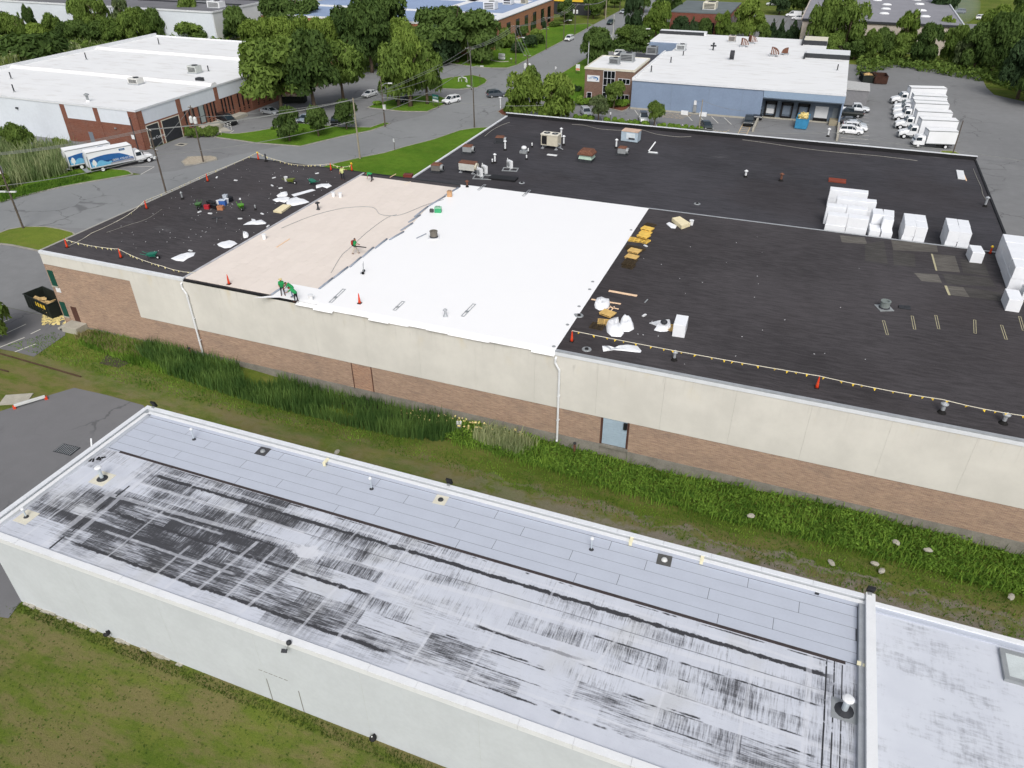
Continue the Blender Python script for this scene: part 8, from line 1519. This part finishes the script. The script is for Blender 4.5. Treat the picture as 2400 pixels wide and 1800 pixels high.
# fence by the entrance
t = thing('handrail','grey steel handrail along the entrance path','railing', at(497,286), hd((497,286),(543,304)))
L = (at(543,304)-at(497,286)).length
for k in range(7): part('post', MB().cyl((k*L/6,0,0),(k*L/6,0,1.05),.035), M_INS, t)
part('rail', MB().tube([(0,0,1.05),(L,0,1.05)], .04, 6), M_INS, t); part('rail', MB().tube([(0,0,.6),(L,0,.6)], .035, 6), M_INS, t)
struct('path', MB().prism(px((492,321),(505,322),(520,309),(545,308),(530,300),(500,288),(485,296),(478,300),(500,304)), None, .03), M_CONC)
t = thing('bike_rack','pale bent bike rack in front of the hedge','rack', at(497,317), .4)
for k in range(3): part('hoop', MB().tube([(k*.7,0,0),(k*.7,0,.7),(k*.7+.15,0,.85),(k*.7+.35,0,.85),(k*.7+.5,0,.7),(k*.7+.5,0,0)], .05, 6), M_CREAM, t)

# ------------------------------------------------------------------ between the buildings and on the foreground roof
def downspout(label, x, zt, g):
    t = thing('downspout', label, 'downpipe', (x, 51.9, 0)); part('pipe', MB().tube([(-.28,.05,zt),(-.28,-.12,zt-.1),(-.28,-.12,zt-.5),(.1,-.12,zt-1.15),(.1,-.12,g+.3),(.1,-.22,g+.1)], .10, 8), M_WHITE, t, smooth=False)
    for z in (2.0, 4.6): part('bracket', MB().box(-.02,.22,-.2,.1,z,z+.06), M_WHITE, t)
downspout('white downpipe on the long cream wall, nearer the brick end', -56.15, 8.65, 0.0); downspout('white downpipe on the long cream wall below the membrane corner', -16.2, 8.5, -.4)
for x, lb_ in ((-57.4,'rusty capped standpipe in the weeds beside the first downpipe'),(-14.3,'rusty capped standpipe in the weeds beside the loading door')): t = thing('standpipe', lb_, 'standpipe', (x, 51.4, gz(x, 51.4))); part('pipe', MB().cyl((0,0,-.2),(0,0,1.1),.1), M_RUST, t); part('cap', MB().cyl((0,0,1.1),(0,0,1.22),.14), M_DKFRAME, t)
t = thing('fallen_drum','white square tub lying in the ditch water','tub', (at(1076,999,-.5).x, at(1076,999,-.5).y, -.55), .3); part('tub', MB().obox((0,0,.25),(.5,.45,.5)), M_WHITE, t); part('opening', MB().obox((0,-.24,.25),(.4,.04,.36)), M_GREYM, t)
struct('ditch_water', MB().prism([(p.x, p.y) for p in [at(*q, -.6) for q in ((1010,985),(1050,975),(1100,985),(1110,1010),(1070,1030),(1020,1020))]], None, -.56), paint(44,38,32, 0.3, 0.5, 0.1, 1)); struct('ditch_water', MB().prism([(p.x, p.y) for p in [at(*q, -.35) for q in ((260,830),(300,800),(330,820),(320,850),(280,868),(235,858))]], None, -.02), paint(70,66,52, 0.6, 0.3, 0.15, 1))
struct('ditch_water', MB().prism([(-38,50.2),(-30,49.9),(-26,49.6),(-25,51.6),(-38,51.8)], None, -.62), paint(44,40,32, 0.5, 0.4, 0.15, 1))
# abandoned rails
for a, b, lb_ in (((-40,818),(190,884),'near'),((-60,850),(20,872),'far')):
    p, q = at(*a, .02), at(*b, .02); L = (q-p).length; solo('old_rail', MB().box(0,L,-.06,.06,0,.03).box(0,L,-.02,.02,.03,.1).box(0,L,-.05,.05,.1,.14), paint(88,72,58, 0.9, 0.1, 0.3, 3), 'rusty abandoned rail in the grass, %s' % ('longer one reaching the middle' if lb_ == 'near' else 'shorter one at the photo edge'), 'rail', p, math.atan2(q.y-p.y, q.x-p.x), 'abandoned rails in the grass')
t = thing('wheel_stop','white barrier rail with orange ends beside the yard asphalt','barrier', at(72,946), hd((58,950),(88,941))); L = 1.5; part('rail', MB().box(-L/2-.6,L/2+.6,-.12,.12,.2,.42), M_INS, t); part('end', MB().box(-L/2-.75,-L/2-.5,-.2,.2,0,.25), M_ORANGE, t); part('end', MB().box(L/2+.5,L/2+.75,-.2,.2,0,.25), M_ORANGE, t)
t = thing('storm_grate','rusty storm drain grate in the yard asphalt','drain grate', (*at(157,1054)[:2], .01), .05); part('frame', MB().box(-1.0,1.0,-.6,.6,0,.02), M_DKFRAME, t)
for k in range(9): part('bar', MB().box(-.92+k*.21,-.86+k*.21,-.54,.54,.02,.035), M_GREYM, t)
rr = random.Random(11)
for k, (u, v) in enumerate(((2050,1322),(2066,1339),(1948,1320),(2175,1290),(2370,1400),(2100,1272),(1760,1210),(790,1060))):
    mb = MB().ball((0,0,.06), .28, 7, 5, (1.2,.8,.5)); mb.v = [(x+(rr.random()-.5)*.08, y+(rr.random()-.5)*.08, z) for x, y, z in mb.v]; solo('stone_block', mb, M_CONC, ('pale broken stone in the grass near the black floodlight','pale stone beside the worn track','hollow pale block lying on the worn track','flat pale stone in the grass by the weeds','pale stone in the grass at the frame edge','small pale stone beside the weeds','small stone on the worn track','dark flat stone in the dry grass')[k], 'stone', at(u, v, 0.0), k*1.1, 'stones in the grass strip')
# floodlights on the parapet
def flood(label, x, y, z, rz=0.0):
    t = thing('floodlight', label, 'floodlight', (x, y, z), rz, 'black floodlights on the white building'); part('housing', MB().obox((0,.18,.22),(.42,.16,.5),0,.35), M_BLACKP, t); part('lens', MB().obox((0,.275,.20),(.34,.02,.4),0,.35), paint(186,190,192, 0.2, 0.5), t); part('bracket', MB().box(-.1,.1,-.05,.1,-.04,.05), M_GREYM, t)
flood('black floodlight on the far corner of the white parapet', -44.9, FY1-.1, FP+.05); flood('black floodlight in the middle of the far white parapet', -18.7, FY1-.1, FP+.05); flood('black floodlight at the raised party wall', 8.5, FY1-.1, FZ+.72)
def wall_lamp(label, x, z): t = thing('wall_lamp', label, 'wall lamp', (x, FY0+.03, z), 0, 'round black lamps on the white wall'); part('shade', MB().lathe((0,-.22,0), [(.22,0),(.22,.06),(.12,.2),(.03,.24)], 12), M_BLACKP, t); part('bulb', MB().ball((-.02,-.26,.24),.05,8,5), M_INS, t); part('bracket', MB().box(-.06,.06,-.1,.02,.02,.14), M_BLACKP, t)
wall_lamp('round black wall lamp low on the white wall, nearer the corner', -37.2, .55); wall_lamp('round black wall lamp low on the white wall, nearer the middle', -16.9, .5)
t = thing('eaves_spotlight','dark spotlight with a plate hanging from the white roof edge','spotlight', (-21.55, FY0, FZ+.1)); part('dome', MB().ball((0,-.05,.08),.16,10,6), M_DKFRAME, t); part('plate', MB().obox((-.15,-.38,-.3),(.34,.22,.05),.3,.5), M_DKFRAME, t); part('arm', MB().tube([(0,-.05,0),(-.1,-.3,-.25)], .02, 5), M_GREYM, t)
# vents and drains of the foreground roof
def mast_vent(label, u, v, h, r, cap, pad=None, padm=None, lean=0.0):
    t = thing('vent_pipe', label, 'vent pipe', at(u, v, FZ), 0, 'vent pipes on the worn white roof'); part('pipe', MB().cyl((0,0,0),(0,0,h),r,n=12), paint(196,206,212, 0.35, 0.4, 0.08, 3, 0.3), t); part('cap', MB().lathe((0,0,h), [(cap,0),(cap,.05),(cap*.7,.12),(.01,.15)], 14), M_WHITE, t)
    part('collar', MB().lathe((0,0,0.01), [(r*3.2,0),(r*2.4,.05),(r*1.2,.12)], 12), M_DKFRAME, t)
    if pad: part('pad', MB().box(-pad/2,pad/2,-pad/2,pad/2,0.0,.02), padm, t)
    return t
mast_vent('thin white capped vent pipe on the new sheets, nearest the far corner', 455,1030, .95, .05, .12); mast_vent('thin white capped vent pipe on the new sheets, in the middle', 871,1146, .95, .05, .12); mast_vent('thin white capped vent pipe on the new sheets, nearest the party wall', 1386,1288, .95, .05, .13)
mast_vent('blue grey vent pipe with a flat cap on a cream pad', 240,1122, 1.0, .13, .25, 1.3, M_CREAM); mast_vent('short vent pipe on a cream pad at the near corner', 62,1212, .7, .06, .12, 1.15, M_CREAM); mast_vent('fat galvanised vent with a white domed cap on a grey pad', 1978,1665, .95, .16, .3, 1.25, M_GREYM)
def sq_drain(label, u, v, m1, m2, s=.9):
    t = thing('roof_drain', label, 'roof drain', at(u, v, FZ), .05, 'square drains on the white roof'); part('pad', MB().box(-s/2,s/2,-s/2,s/2,0,.022), m1, t); part('strainer', MB().lathe((0,0,.022), [(.2,0),(.17,.08),(.1,.13),(.02,.14)], 12), m2, t)
sq_drain('dark square roof drain on the new sheets, nearest the far corner', 616,1058, paint(70,70,72, 0.8), M_GREYM); sq_drain('dark square roof drain on the new sheets, nearest the party wall', 1557,1313, paint(84,84,82, 0.8), M_INS); sq_drain('cream square drain with a dark ball on the new sheets', 1033,1172, M_CREAM, M_DKFRAME)
t = thing('scupper_pipe','slanting white pipe leaning over the end parapet','pipe', at(216,1062,FZ)); part('pipe', MB().tube([(0,0,.05),(-.25,.5,.9)], .06, 8), M_WHITE, t); part('cap', MB().ball((-.25,.5,.9),.07,8,5), M_WHITE, t)
mb = MB(); rr = random.Random(2)
for k in range(7): mb.obox(((rr.random()-.5)*1.0, (rr.random()-.5)*.6, .03), (.2+rr.random()*.4, .06+rr.random()*.1, .05), rr.random()*3)
solo('torn_felt', mb, M_BLACKP, 'scraps of torn black felt beside the slanting white pipe', 'felt scraps', at(222,1075,FZ))
M_FOAMY = paint(228,222,190, 0.9, 0.1, 0.08, 4)
for k, (u, v, lb_) in enumerate(((764,1081,'cream foam blob on the far parapet flashing, left one'),(1480,1265,'cream foam blob on the far parapet flashing, by the square drain'),(1646,1308,'cream foam blob on the far parapet flashing, nearest the party wall'),(2013,1555,'cream foam blob on the party wall flashing'))):
    solo('foam_patch', MB().obox((0,0,.02),(.22,.6 if k < 3 else .2,.1)).obox((0,-.24,-.12),(.2,.1,.28)), M_FOAMY, lb_, 'foam patch', at(u, v, FZ+.36), 0.0 if k < 3 else 1.5, 'foam patches on the flashing')
# skylight at the frame edge
t = thing('roof_skylight','grey framed flat skylight on the right roof section','skylight', at(2405,1575,FZ-.1), 0); part('frame', MB().box(-1.2,2.0,-1.05,-.8,0,.22).box(-1.2,2.0,.8,1.05,0,.22).box(-1.2,-.95,-.8,.8,0,.22).box(1.75,2.0,-.8,.8,0,.22), M_GREYM, t); part('pane', MB().box(-.95,1.75,-.8,.8,.05,.16), paint(196,204,204, 0.3, 0.5), t)
solo('scupper_hole', MB().box(-.12,.12,-.04,.04,0,.14), M_DKFRAME, 'small dark scupper outlet in the far parapet flashing', 'scupper', (5.7, FY1-.63, FZ+.1))
# faint smoke drifting beyond the skylight roof
sm_o = link('smoke', MB().ball((0,0,0), 1, 14, 10, (9, 7, 6)).mesh('smoke', None or M_WHITE)); sm_o.location = (36, 318, 6.2); sm_o['kind'] = 'stuff'; tag(sm_o, 'thin bluish smoke drifting beyond the skylight roof', 'smoke', None, 'stuff')
smm = bpy.data.materials.new('smoke'); smm.use_nodes = True; nt_ = smm.node_tree; nt_.nodes.remove(nt_.nodes['Principled BSDF']); pv = nt_.nodes.new('ShaderNodeVolumePrincipled'); pv.inputs['Color'].default_value = (.75,.85,1,1); pv.inputs['Density'].default_value = 0.03; nt_.links.new(pv.outputs[0], nt_.nodes['Material Output'].inputs['Volume']); sm_o.data.materials.clear(); sm_o.data.materials.append(smm)
